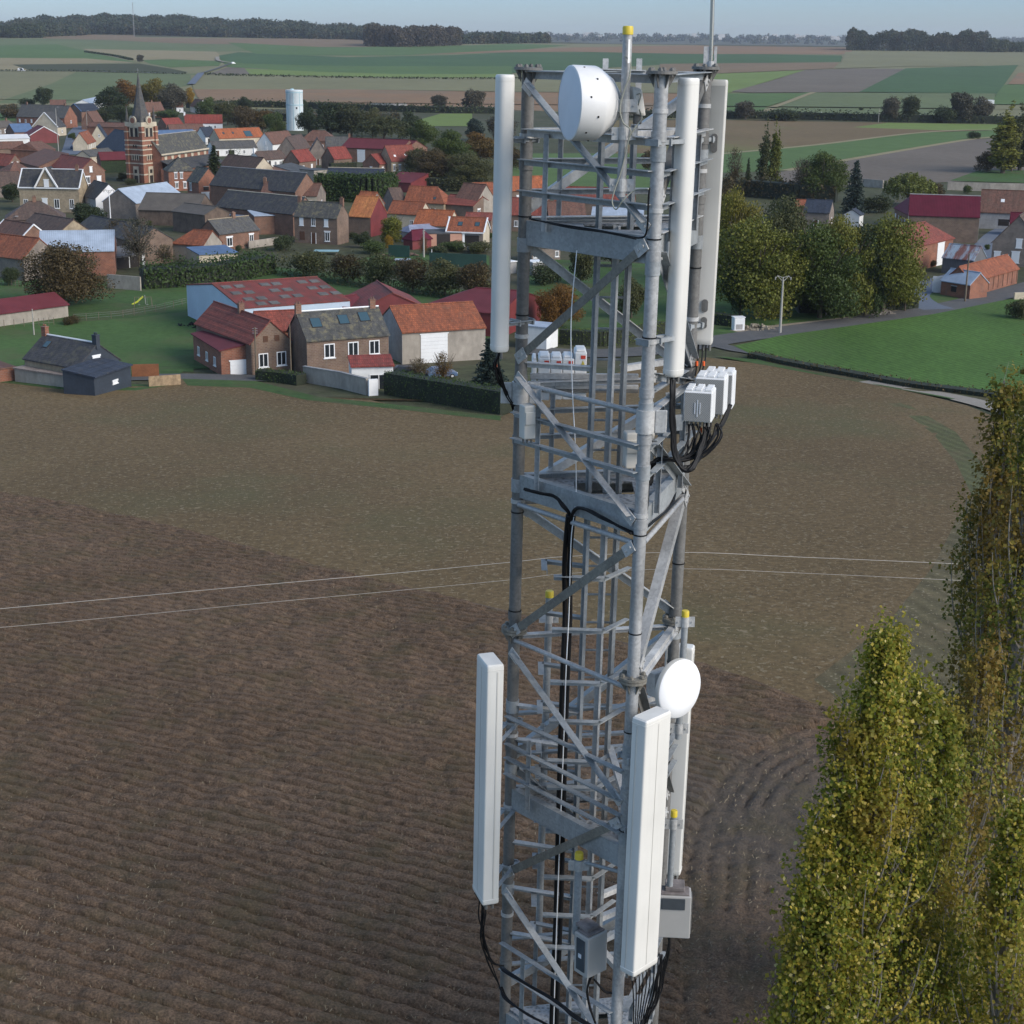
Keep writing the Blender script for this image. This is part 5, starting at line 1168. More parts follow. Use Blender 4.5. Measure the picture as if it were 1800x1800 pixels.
# feed radio behind the pipe
c2 = at_Y(1117, 178, 13.32); t = thing('radio_unit', 'small grey white radio box clamped behind the dish pipe', 'radio unit', c2); mb = MB()
mb.frame_box((0, 0, 0), Vector((.045, .03, -.01)), Vector((-.03, .05, 0)), Vector((-.02, 0, .11))); mb.build('casing', PANG, t, bevel=.02)
mb = MB(); mb.frame_box((.02, 0, -.14), (.035, 0, 0), (0, .03, 0), (0, 0, .04)); mb.build('waveguide', GALD, t, bevel=.01)
# round dish, lower right
c = at_Y(1195, 1211, 14.0); nrm = Vector((.66, -.75, .06)).normalized(); dep_ = 14.0*cp+ (H-c.z)*sp; rd = 53/2800*dep_
t = thing('microwave_dish', 'thin round bright white dish at the right of the tower', 'dish antenna', c); M4 = orient(nrm)
mb = MB(); mb.lathe([(0, .045), (rd*.6, .036), (rd*.97, .012), (rd, 0)], 56, M4); mb.build('radome', blotch('dish_bright', (.83, .83, .83), .02), t, smooth=60)
mb = MB(); mb.lathe([(rd, .0), (rd*1.02, -.01), (rd*1.015, -.05), (rd*.9, -.075), (rd*.4, -.11), (0, -.12)], 56, M4); mb.build('reflector', PANG, t, smooth=40)
mb = MB()
for i in range(3): mb.lathe([(.02, -.12-.05*i), (.10-.02*i, -.12-.05*i), (.10-.02*i, -.15-.05*i), (.02, -.15-.05*i)], 20, M4)
mb.frame_box(M4 @ Vector((0, 0, -.27)), M4.to_3x3() @ Vector((.11, 0, 0)), M4.to_3x3() @ Vector((0, .12, 0)), M4.to_3x3() @ Vector((0, 0, .05)))
for i in range(5): mb.frame_box(M4 @ Vector((-.09+.045*i, 0, -.33)), M4.to_3x3() @ Vector((.008, 0, 0)), M4.to_3x3() @ Vector((0, .11, 0)), M4.to_3x3() @ Vector((0, 0, .02)))
mb.build('radio_back', GALL, t, bevel=.006)
# remote radio units
MESHF, nt, b = newmat('perforated_face', .5, .2); co = coords(nt); sep = nt.nodes.new('ShaderNodeSeparateXYZ'); nt.links.new(co, sep.inputs[0])
sx_ = mathn(nt, 'SINE', mathn(nt, 'MULTIPLY', sep.outputs[0], 400)); sz_ = mathn(nt, 'SINE', mathn(nt, 'MULTIPLY', sep.outputs[2], 400)); hol = mathn(nt, 'MULTIPLY', sx_, sz_)
nt.links.new(ramp(nt, hol, [(.0, (.44, .43, .40)), (.35, (.12, .12, .13))]), b.inputs['Base Color'])
LOGO = blotch('emblem_grey', (.6, .62, .65), .05)
def rru(label, px, py, Y, w_, h_, d_, rz, group='perforated radio units on the right of the tower'):
    c = at_Y(px, py, Y); t = thing('remote_radio_unit', label, 'radio unit', c, R(rz), group); mb = MB()
    mb.box(-w_/2, w_/2, .012, d_, -h_/2, h_/2); mb.build('casing', WP, t, bevel=.012)
    mb = MB()
    for i in range(3):
        for j in range(4): mb.box(-w_/2+.012+i*w_/3, -w_/2-.012+(i+1)*w_/3, .03+j*d_/4, (j+1)*d_/4-.012, h_/2+.001, h_/2+.022)
    mb.build('cooling_fins', WP, t, bevel=.006)
    mb = MB(); mb.box(-w_/2+.012, w_/2-.012, 0, .011, -h_/2+.012, h_/2-.012); mb.build('perforated_front', MESHF, t)
    mb = MB()      # three parallel strokes, tallest in the middle
    for x, hh in ((-.022, .05), (0, .075), (.022, .05)): mb.frame_box((x, -.003, -.01), (.004, 0, 0), (0, .002, 0), (0, 0, hh))
    mb.build('emblem', LOGO, t)
    mb = MB()
    for i in range(6): mb.tube((-w_*.38+i*w_*.15, d_*.35, -h_/2), (-w_*.38+i*w_*.15, d_*.35, -h_/2-.05), .012, 8)
    mb.build('ports', GALD, t); return t
rru('nearest radio unit of the right hand cluster, showing its full front', 1226, 716, 13.45, .25, .27, .26, -14)
rru('middle radio unit of the right hand cluster, partly behind the nearest', 1247, 697, 13.95, .27, .33, .26, -14)
rru('farthest radio unit of the right hand cluster, only its right edge free', 1262, 688, 14.3, .27, .33, .24, -14)
def small_rru(label, x0, x1, ytop, ybot, Y, d_=.3, sticker=1, tri=True):
    a, b = at_Y(x0, ybot, Y), at_Y(x1, ybot, Y); w_ = b.x-a.x; h_ = at_Y(x0, ytop, Y).z-a.z; t = thing('remote_radio_unit', label, 'radio unit', a, 0, 'white radio units on the rear rail'); mb = MB()
    mb.box(0, w_, 0, d_, -.25, h_); mb.box(w_*.1, w_*.9, .04, d_-.02, h_+.001, h_+.02); mb.build('casing', WP, t, bevel=.014)
    mb = MB(); mb.box(w_*.5, w_*.9, -.003, .003, h_*.68, h_*.86); mb.build('sticker', RED, t)
    if tri: mb = MB(); mb.mesh([(w_*.45, -.003, h_*.25), (w_*.92, -.003, h_*.25), (w_*.68, -.003, h_*.6), (w_*.45, .003, h_*.25), (w_*.92, .003, h_*.25), (w_*.68, .003, h_*.6)], [(0,1,2),(5,4,3),(0,3,4,1),(1,4,5,2),(2,5,3,0)]); mb.build('warning_triangle', STY, t)
small_rru('leftmost white radio unit on the rear rail, red sticker only', 946, 967, 630, 657, 14.45, tri=False)
small_rru('second white radio unit from the left on the rear rail', 968, 988, 631, 656, 14.47, tri=False)
small_rru('third white radio unit with red sticker and yellow triangle', 989, 1009, 631, 656, 14.49)
small_rru('tall rightmost white radio unit on the rear rail', 1010, 1031, 620, 654, 14.5)
small_rru('pale radio box edge beside the left leg', 935, 943, 634, 657, 14.43, tri=False)
for py0, h_, m_ in ((661, .055, GAL), (679, .04, GALL), (686, .03, GALD)):
    mb = MB(); a, b = at_Y(932, py0, 14.42), at_Y(1122, py0+1.5, 14.55); mb.frame_box((a+b)/2, (b-a)/2, (0, .02, 0), (0, 0, h_/2)); tpart(mb, 'mounting_rail', m_, bevel=.004)
def box_thing(name, label, cat, px, py, Y, w_, h_, d_, rz, mat, extra=None, group=None):
    c = at_Y(px, py, Y); t = thing(name, label, cat, c, R(rz), group); mb = MB(); mb.box(-w_/2, w_/2, 0, d_, -h_/2, h_/2); mb.build('casing', mat, t, bevel=.012)
    if extra: extra(t)
    return t
def jb(t):
    mb = MB(); mb.box(-.05, .05, -.012, .0, -.02, .1); mb.build('cover', PANG, t, bevel=.006)
    mb = MB()
    for x in (-.04, 0, .04): mb.tube((x, .06, -.155), (x, .06, -.2), .01, 8)
    mb.build('cable_glands', GALD, t)
box_thing('junction_box', 'tilted off white junction box on the left tower leg', 'junction box', 932, 743, 13.95, .115, .31, .12, 25, PANG, jb)
box_thing('junction_box', 'slim off white junction box behind the front tower leg', 'junction box', 1111, 793, 13.35, .11, .32, .12, 10, PANG, jb)
box_thing('junction_box', 'narrow white box edge right of the front tower leg', 'junction box', 1144, 790, 13.5, .06, .30, .14, 0, PANW, jb)
box_thing('junction_box', 'flat pale box on the bracket right of the front leg', 'junction box', 1160, 744, 13.35, .13, .12, .06, 8, GALL, None)
mb = MB(); a, b = at_Y(1142, 690, 13.6), at_Y(1200, 655, 14.3); mb.lbar(a, b, .06, .008); a, b = at_Y(1158, 716, 13.6), at_Y(1214, 676, 14.3); mb.lbar(a, b, .06, .008)
a, b = at_Y(1180, 744, 13.5), at_Y(1200, 742, 13.5); mb.frame_box((a+b)/2, (b-a)/2, (0, .01, 0), (0, 0, .07)); a, b = at_Y(1176, 690, 13.7), at_Y(1178, 770, 13.7); mb.lbar(a, b, .06, .02, side=(1, 0, 0)); tpart(mb, 'side_bracket', GALB)
# grey cabinets
CAB = blotch('cabinet_grey', (.40, .385, .36), .05, 1, 5, rough=.5); CABD = blotch('cabinet_vent_dark', (.05, .06, .068), .15, 4, 10)
def cabinet(label, px, py, Y, w_, h_, d_, rz, vent='L', stain=True):
    c = at_Y(px, py, Y); t = thing('equipment_cabinet', label, 'cabinet', c, R(rz), 'grey equipment cabinets low on the tower'); mb = MB()
    mb.box(0, w_, 0, d_, -h_, 0); mb.build('casing', CAB, t, bevel=.01)
    mb = MB(); mb.box(.02, w_-.02, .02, d_-.02, .001, .02); mb.box(w_*.2, w_*.8, d_*.3, d_+.04, .021, .06); mb.build('mount_plate', blotch('plate_rusty', (.22, .19, .18), .35, 3, 12), t, bevel=.006)
    mb = MB()
    if vent == 'L': mb.box(-.012, .0, .04, d_-.04, -h_+.05, -.04)
    else: mb.box(.03, w_-.06, -.012, 0, -.14, -.02)
    v = mb.build('vent_panel', CABD, t, bevel=.004)
    if vent == 'L': mb = MB(); mb.box(-.018, -.013, d_*.4, d_*.6, -h_*.55, -h_*.45); mb.build('vent_badge', LOGO, v)
    mb = MB(); mb.box(w_+.001, w_+.012, .03, d_-.03, -h_+.04, -.03); mb.build('side_plate', GALD, t); return t
cabinet('grey cabinet with dark louvred left side at the tower bottom', 1034, 1652, 13.05, .25, .42, .19, 40)
cabinet('grey cabinet with blue grey top panel on the right of the tower', 1158, 1575, 13.9, .32, .46, .2, -4, 'F')
# ------------------------------------------------------------------ cables
def cable(mb, pts, r=.008, k_=8, n=7): mb.path(smooth_path([at_Y(*p) for p in pts], k_), r, n)
def cables(label, name, sets, cat='cable', mat=BLK):
    mb = MB()
    for pts, r in sets: cable(mb, pts, r)
    return tag(mb.build(name, mat, smooth=True), label, cat)
rr_ = random.Random(3)
def bundle(pts, n, spread, r):
    out = []
    for _ in range(n):
        o = [(rr_.uniform(-spread, spread), rr_.uniform(-spread*.6, spread*.6)) for _ in pts]
        out.append(([(p[0]+a[0], p[1]+a[1], p[2]+a[0]*.004) for p, a in zip(pts, o)], r))
    return out
for i, (dx, lab) in enumerate(((-5, 'left'), (4, 'right'))):
    cables('thick black feeder cable running down inside the tower, %s of two' % lab, 'feeder_cable', [([(1004+dx, 905, 13.7), (1001+dx, 935, 13.75), (997+dx, 1000, 13.85), (998+dx, 1080, 13.9), (994+dx, 1180, 13.9), (990+dx, 1300, 13.9), (986+dx, 1450, 13.9), (982+dx, 1600, 13.9), (976+dx, 1750, 13.9), (972+dx, 1860, 13.9)], .0235)])
cables('thin white cable between the two black feeder cables', 'earth_wire', [([(1014, 440, 13.7), (1004, 560, 13.7), (1006, 680, 13.7), (1012, 800, 13.7), (1012, 880, 13.7), (1004, 950, 13.68), (1000, 1080, 13.8), (995, 1180, 13.8), (991, 1300, 13.8), (983, 1500, 13.8), (976, 1700, 13.8), (972, 1850, 13.8)], .0045)], mat=WP)
cables('black cable bundle sagging from the left leg under the middle platform', 'cable_bundle', bundle([(922, 860, 13.85), (945, 866, 13.8), (972, 872, 13.75), (990, 888, 13.7), (1002, 908, 13.7), (1003, 950, 13.75)], 5, 3, .009), 'cable bundle')
cables('black cable bundle arching to the front leg under the middle platform', 'cable_bundle', bundle([(1112, 938, 13.1), (1085, 925, 13.2), (1060, 910, 13.3), (1035, 897, 13.45), (1014, 893, 13.6), (1004, 915, 13.7), (1001, 960, 13.75)], 6, 3, .010), 'cable bundle')
cables('black cables hanging below the top left antenna', 'antenna_cables', bundle([(882, 616, 14.1), (869, 640, 14.1), (878, 665, 14.15), (892, 695, 14.3), (905, 722, 14.4), (925, 735, 14.5)], 4, 4, .009)+bundle([(875, 618, 14.1), (876, 650, 14.1), (888, 690, 14.2), (903, 715, 14.3)], 2, 4, .006))
cables('heavy black cable loop from the front antenna round the radio units', 'antenna_cables', bundle([(1183, 664, 13.35), (1183, 700, 13.3), (1183, 750, 13.3), (1186, 795, 13.3), (1200, 824, 13.3), (1216, 826, 13.3), (1228, 800, 13.4), (1238, 770, 13.5), (1245, 742, 13.6)], 9, 4, .012))
cables('tangle of black cables under the right hand radio units', 'radio_cables', [x for s_ in (0, 8, 16, 24, 34, 46, 56) for x in bundle([(1212+s_, 745, 13.55), (1210+s_, 770, 13.5), (1202+s_*.6, 800, 13.45), (1180+s_*.4, 808, 13.4), (1160+s_*.3, 806, 13.4), (1146, 818, 13.4), (1141, 850, 13.35)], 2, 6, .009)]+bundle([(1283, 712, 14.2), (1270, 745, 14.1), (1250, 775, 13.9), (1225, 812, 13.6), (1208, 825, 13.5)], 4, 4, .010))
cables('black cables falling along the right tower leg behind the radio units', 'radio_cables', bundle([(1141, 850, 13.3), (1138, 880, 13.2), (1135, 925, 13.1), (1150, 915, 13.4), (1180, 888, 14.0), (1188, 850, 14.4)], 3, 2, .009))
for i, dx in enumerate((0, 7, 13)): cables('thin black jumper cable %s of three below the rear antenna' % ('left', 'middle', 'right')[i], 'jumper_cable', [([(1228+dx, 606, 14.75), (1227+dx, 630, 14.7), (1222+dx*.8, 660, 14.5)], .007)])
mb = MB()
for px, py in ((1225, 640), (1237, 640), (1241, 752), (1232, 757), (872, 645)): mb.tube(at_Y(px, py-5, 14.6 if px < 1240 and py < 700 else 13.6), at_Y(px, py+3, 14.6 if px < 1240 and py < 700 else 13.6), .012, 8)
tag(mb.build('cable_markers', ORA), 'bright orange marker sleeves on the cables near the radio units', 'cable markers')
cables('black cables curving down from the lower left antenna', 'antenna_cables', bundle([(846, 1578, 13.8), (845, 1610, 13.8), (846, 1640, 13.8), (852, 1665, 13.85), (864, 1690, 13.9), (882, 1700, 13.95)], 4, 4, .007)+bundle([(838, 1570, 13.8), (850, 1600, 13.8), (848, 1650, 13.8), (860, 1690, 13.9), (880, 1735, 14.0)], 3, 4, .006))
cables('thick black cable bundle slanting across the tower bottom', 'cable_bundle', bundle([(882, 1700, 13.8), (890, 1708, 13.7), (930, 1732, 13.5), (975, 1760, 13.3), (1010, 1785, 13.1), (1060, 1815, 12.9)], 5, 3, .012)+bundle([(880, 1735, 13.8), (890, 1755, 13.7), (925, 1780, 13.5), (960, 1800, 13.4), (1000, 1830, 13.2)], 3, 3, .010))
cables('fan of thin black cables below the lower front antenna', 'antenna_cables', [([(1108+7*i, 1698-2*i, 12.9+.01*i), (1112+6*i, 1730, 12.95), (1114+4*i, 1770, 13.0), (1113+2*i, 1830, 13.0)], .006) for i in range(9)]+bundle([(1165, 1680, 13.1), (1158, 1720, 13.1), (1150, 1760, 13.1), (1130, 1800, 13.0), (1120, 1840, 13)], 4, 5, .010))
cables('black cable loop below the grey louvred cabinet', 'cabinet_cables', bundle([(1040, 1712, 13.1), (1032, 1740, 13.1), (1036, 1770, 13.1), (1048, 1800, 13.1)], 2, 2, .009)+bundle([(1045, 1722, 13.1), (1062, 1742, 13.1), (1080, 1750, 13.1), (1082, 1790, 13.1), (1078, 1830, 13.1)], 2, 2, .009))
cables('black cables below the right hand cabinet', 'cabinet_cables', bundle([(1174, 1645, 14), (1176, 1665, 14), (1170, 1690, 14), (1160, 1740, 14), (1140, 1790, 13.8)], 4, 4, .008))
cables('thin pale cable looping round the dish pipe', 'pipe_cable', [([(1098, 98, 13.14), (1108, 110, 13.14), (1106, 135, 13.14), (1097, 160, 13.14), (1090, 190, 13.14), (1095, 215, 13.14), (1108, 228, 13.12), (1104, 250, 13.14), (1092, 300, 13.16), (1080, 335, 13.16), (1076, 355, 13.16), (1083, 368, 13.11), (1095, 352, 13.06), (1115, 335, 13.06), (1140, 332, 12.96)], .006), ([(1124, 192, 13.26), (1128, 208, 13.26), (1118, 222, 13.16), (1106, 240, 13.16)], .006), ([(1112, 170, 13.26), (1126, 165, 13.26), (1122, 185, 13.26)], .005)], mat=blotch('cable_grey', (.33, .33, .27), .1))
cables('thin black cable tied to the top platform beam', 'beam_cable', [([(935, 386, 13.9), (980, 394, 13.7), (1040, 403, 13.45), (1090, 412, 13.2), (1125, 418, 13.05), (1137, 405, 13.0), (1140, 350, 12.98), (1142, 330, 12.98)], .008), ([(930, 384, 13.9), (1000, 400, 13.6), (1060, 408, 13.35), (1118, 420, 13.05)], .007)])
# overhead wires far behind
def wire(label, pts, r): mb = MB(); mb.path(smooth_path([at_Y(*p) for p in pts], 12), r, 6); tag(mb.build('overhead_wire', blotch('wire_alu', (.36, .33, .28), .05, rough=.4)), label, 'wire')
wire('upper pale overhead wire crossing the field behind the tower', [(-120, 1079, 56), (0, 1070, 57), (200, 1052, 58.5), (450, 1029, 60), (700, 1007, 62), (900, 988, 63), (1000, 978, 63.5), (1200, 971, 64), (1400, 979, 65), (1680, 991, 66), (2000, 1006, 68)], .011)
wire('lower pale overhead wire crossing the field behind the tower', [(-120, 1112, 56), (0, 1103, 57), (200, 1085, 58.5), (450, 1061, 60), (700, 1038, 62), (900, 1019, 63), (1000, 1008, 63.5), (1200, 1000, 64), (1400, 1007, 65), (1680, 1020, 66), (2000, 1036, 68)], .008)
# ------------------------------------------------------------------ vegetation
def leafmat(name, stops, patchc=None, pscale=.25, trans=.25, pt=.55):
    if name in MATS: return MATS[name]
    m, nt, b = newmat(name, .6, spec=.25); geo = nt.nodes.new('ShaderNodeNewGeometry'); oi = nt.nodes.new('ShaderNodeObjectInfo'); co = coords(nt)
    c_ = ramp(nt, geo.outputs['Random Per Island'], stops)
    c_ = mix(nt, 1.0, c_, ramp(nt, oi.outputs['Random'], [(0, (.8, .85, .8)), (1, (1.2, 1.15, 1.1))]), 'MULTIPLY')
    if patchc:
        mp = nt.nodes.new('ShaderNodeVectorMath'); mp.operation = 'ADD'; nt.links.new(co, mp.inputs[0]); nt.links.new(oi.outputs['Location'], mp.inputs[1])
        c_ = mix(nt, ramp(nt, noise(nt, mp.outputs[0], pscale, 3, .6), [(pt-.06, (0, 0, 0)), (pt+.1, (.85,)*3)]), c_, patchc)
    nt.links.new(c_, b.inputs['Base Color'])
    tr = nt.nodes.new('ShaderNodeBsdfTranslucent'); nt.links.new(c_, tr.inputs[0]); ms = nt.nodes.new('ShaderNodeMixShader'); ms.inputs[0].default_value = trans
    nt.links.new(b.outputs[0], ms.inputs[1]); nt.links.new(tr.outputs[0], ms.inputs[2]); nt.links.new(ms.outputs[0], nt.nodes['Material Output'].inputs[0])
    MATS[name] = m; return m
def st3(c, v=.35): return [(0, k(c, 1-v)), (.5, c), (1, k(c, 1+v))]
LF = {
 'green': leafmat('leaf_green', st3((.064, .092, .025)), (.075, .10, .02)),
 'dark': leafmat('leaf_dark', st3((.048, .064, .027)), (.075, .072, .03), .12, pt=.6),
 'olive': leafmat('leaf_olive', st3((.085, .088, .035)), (.05, .065, .022)),
 'brown': leafmat('leaf_brown', st3((.085, .062, .028), .45), (.06, .06, .022), 0.35),
 'orange': leafmat('leaf_orange', st3((.17, .085, .02), .4), (.075, .07, .022), .3),
 'yellow': leafmat('leaf_yellow', st3((.25, .16, .022), .35), (.12, .11, .02), .25),
 'yellowgreen': leafmat('leaf_yellow_green', st3((.14, .145, .026), .4), (.21, .15, .018), .22, pt=.60),
 'bluegreen': leafmat('leaf_blue_green', st3((.045, .065, .055))),
 'grey': leafmat('leaf_grey', st3((.085, .078, .055))),
 'lime': leafmat('leaf_lime', st3((.14, .16, .04)), (.09, .11, .03)),
 'hedge': leafmat('leaf_hedge', st3((.056, .088, .024), .3)),
 'hedgelime': leafmat('leaf_hedge_lime', st3((.10, .13, .025), .25)),
 'wood': leafmat('leaf_wood', st3((.046, .062, .032), .5), (.085, .072, .034), .04, pt=.54),
 'woodbrown': leafmat('leaf_wood_brown', st3((.075, .06, .042), .35), (.06, .058, .03), .03),
 'poplar': leafmat('leaf_poplar', [(0, (.11, .14, .018)), (.35, (.19, .215, .028)), (.68, (.29, .27, .036)), (.86, (.40, .32, .05)), (.96, (.55, .45, .12)), (1, (.7, .62, .30))], (.30, .215, .034), .35, .5, pt=.58),
 'poplar2': leafmat('leaf_poplar_dark', [(0, (.09, .115, .02)), (.5, (.165, .18, .03)), (.9, (.30, .24, .045)), (1, (.48, .38, .12))], (.24, .155, .035), .3, .45, pt=.5),
 'ivy': leafmat('leaf_ivy', st3((.040, .052, .022))),
}
BARK = blotch('bark', (.11, .085, .06), .3, 1, 6); BARKL = blotch('bark_pale', (.27, .24, .20), .25, 2, 8)
def cards(P, N, size, jitter=.9, aspect=1.0):
    """one leaf clump quad per point, loosely facing N"""
    n = len(P); Nn = N+rng.normal(0, jitter, (n, 3)); Nn /= np.linalg.norm(Nn, axis=1)[:, None]+1e-9
    A = np.cross(Nn, rng.normal(0, 1, (n, 3))); A /= np.linalg.norm(A, axis=1)[:, None]+1e-9; Bv = np.cross(Nn, A)
    s = (size*rng.uniform(.55, 1.35, n))[:, None]/2; A = A*s*aspect; Bv = Bv*s
    return np.stack([P-A, P-Bv*.8+A*.1, P+A, P+Bv], 1).reshape(-1, 3)
def blobs(lobes, n, size, jit=.9, shell=.35):
    vol = np.array([l[3]*l[4]*l[5] for l in lobes])**(.75); pick = rng.choice(len(lobes), n, p=vol/vol.sum()); L_ = np.array(lobes)[pick]
    d = rng.normal(0, 1, (n, 3)); d /= np.linalg.norm(d, axis=1)[:, None]; r = 1-np.abs(rng.normal(0, shell, n))
    bump_ = 1+.16*np.sin(d[:, 0]*5+L_[:, 0]*3)+.14*np.sin(d[:, 2]*6+L_[:, 1]*2)+.1*np.sin(d[:, 1]*9); r = np.clip(r, .1, 1.05)*bump_
    P = L_[:, :3]+d*L_[:, 3:6]*r[:, None]; return cards(P, d, size, jit)
def round_lobes(R_, H_, nl, seed, spread=.62):
    r = random.Random(seed); out = [(0, 0, H_*.52, R_*.62, R_*.62, H_*.34)]
    for i in range(nl):
        a = r.uniform(0, 6.28); rad = R_*spread*math.sqrt(r.random())*1.0; z = H_*(.20+.64*r.random())*(1-.12*rad/R_); s_ = R_*r.uniform(.2, .44)
        if z > H_*.66: rad *= .65
        out.append((rad*math.cos(a), rad*math.sin(a), z, s_, s_, s_*r.uniform(.7, 1.0)))
    return out
def trunk_mesh(R_, H_, seed, n=7, bark=None, base=.035):
    r = random.Random(seed); mb = MB(); mb.path([(0, 0, -.5), (.1*R_*.2, 0, H_*.3), (0, .1, H_*.62)], H_*base, 8, H_*base*.35)
    for i in range(n):
        a = r.uniform(0, 6.28); z0 = H_*r.uniform(.18, .45); e = R_*r.uniform(.45, .8); z1 = H_*r.uniform(.55, .88)
        mb.path([(0, 0, z0), (math.cos(a)*e*.45, math.sin(a)*e*.45, (z0+z1)/2-.02*H_), (math.cos(a)*e, math.sin(a)*e, z1)], H_*base*.42, 6, H_*.004)
    return mb
# unit meshes (height 1): crown and trunk, shared by copies
PROTO = {}
def proto(kind):
    if kind in PROTO: return PROTO[kind]
    sd = abs(hash(kind)) % 1 + sum(map(ord, kind))
    r = random.Random(sd); tm = None
    if kind.startswith('round'):
        Rr = {'round1': .46, 'round2': .52, 'round3': .40, 'round4': .60}[kind]; V = blobs(round_lobes(Rr, 1, 17, sd), 9000, .034, .9, .22); tm = trunk_mesh(Rr, 1, sd)
    elif kind.startswith('big'):
        Rr = .44 if kind == 'big1' else .52; V = blobs(round_lobes(Rr, 1, 34, sd, .72), 30000, .021, .9, .24); tm = trunk_mesh(Rr, 1, sd, 10)
    elif kind == 'sparse': V = blobs(round_lobes(.48, 1, 14, sd), 2600, .026, 1.2, .4); tm = trunk_mesh(.48, 1, sd, 34, base=.022)
    elif kind == 'bush': V = blobs([(0, 0, .45, .5, .5, .45)]+[(r.uniform(-.4, .4), r.uniform(-.4, .4), r.uniform(.3, .6), .3, .3, .3) for _ in range(7)], 4200, .055, .9, .25); tm = trunk_mesh(.4, .9, sd, 5)
    elif kind == 'willow':
        P = []; 
        for i in range(260):
            a = r.uniform(0, 6.28); rad = .5*math.sqrt(r.random()); top = .98-.5*rad**1.6*2-.08*r.random(); ln = r.uniform(.2, .5); m_ = 34
            t = np.linspace(0, 1, m_); P.append(np.stack([math.cos(a)*(rad+.03*t), math.sin(a)*(rad+.03*t), np.maximum(top-ln*t, .04)], -1)+rng.normal(0, .010, (m_, 3)))
        P = np.concatenate(P); V = cards(P, P*[1, 1, 0]+[0, 0, .1], .035, .6); tm = trunk_mesh(.4, .95, sd, 10)
    elif kind == 'spruce':
        P = []; N = []
        for i in range(30):
            z = .06+.92*(i/30)**.9; rad = .26*(1-z)**.85+.015; nb = int(8+16*(1-z))
            for j in range(nb):
                a = r.uniform(0, 6.28); ln = rad*r.uniform(.75, 1.15); m_ = int(6+60*ln); t = np.linspace(.1, 1, m_)
                P.append(np.stack([math.cos(a)*ln*t, math.sin(a)*ln*t, z-.10*ln*t*2+.02*r.random()+0*t], -1)+rng.normal(0, .007, (m_, 3))); N += [(0, 0, 1)]*m_
        V = cards(np.concatenate(P), np.array(N, float), .032, .7); tm = MB(); tm.path([(0, 0, -.05), (0, 0, .98)], .02, 7, .003)
    elif kind == 'column':      # far poplar
        lob = []
        for i in range(26): z = .10+.86*i/25; q = .085*math.sin(min(1, z*1.15+.12)*math.pi)**.5+.012; lob.append((r.uniform(-.035, .035), r.uniform(-.035, .035), z, q*r.uniform(.6, 1), q*r.uniform(.6, 1), .06))
        V = blobs(lob, 5200, .022, .9, .3); tm = MB(); tm.path([(0, 0, -.03), (0, 0, .7)], .016, 7, .005)
    elif kind == 'cypress': V = blobs([(0, 0, .15+.8*i/12, .17*(1-(i/12)**2.2)+.02, .17*(1-(i/12)**2.2)+.02, .1) for i in range(13)], 5000, .035, .8, .2); tm = MB(); tm.path([(0, 0, -.03), (0, 0, .6)], .02, 7, .01)
    o = quadmesh('crown', V, LF['green']); o2 = tm.build('trunk', BARK); PROTO[kind] = (o.data, o2.data); bpy.data.objects.remove(o); bpy.data.objects.remove(o2); return PROTO[kind]
rt = random.Random(11)
def tree_at(p, h, wscale, kind, leaf, label, group=None, name=None, cat=None, bark=None):
    cm, tmsh = proto(kind)
    nm, ct = {'spruce': ('spruce_tree', 'tree'), 'column': ('poplar_tree', 'tree'), 'cypress': ('conifer_tree', 'tree'), 'bush': ('bush', 'bush'), 'willow': ('willow_tree', 'tree'), 'sparse': ('bare_tree', 'tree')}.get(kind, ('broadleaf_tree', 'tree'))
    t = thing(name or nm, label, cat or ct, p, rt.uniform(0, 6.28), group)
    for nm_, me, mt in (('crown', cm, LF[leaf]), ('trunk', tmsh, bark or BARK)):
        o = bpy.data.objects.new(nm_, me); col.objects.link(o); o.parent = t; o.material_slots[0].link = 'OBJECT'; o.material_slots[0].material = mt
        o.scale = (h*wscale, h*wscale, h)
    return t
HALFW = {'round1': .46, 'round2': .5, 'round3': .42, 'round4': .56, 'big1': .46, 'big2': .52, 'sparse': .5, 'bush': .55, 'willow': .5, 'spruce': .25, 'column': .085, 'cypress': .17}
def tree(px, base, top, width, kind, leaf, label, group=None, **kw):
    p = gnd(px, base); h = max(1.0, z_at(p.x, p.y, top)-p.z) if p.y < 1400 else (base-top)/2800*p.y
    wid = width/2800*p.length; ws = wid/(2*HALFW[kind]*h)
    return tree_at(p, h, ws, kind, leaf, label, group, **kw)
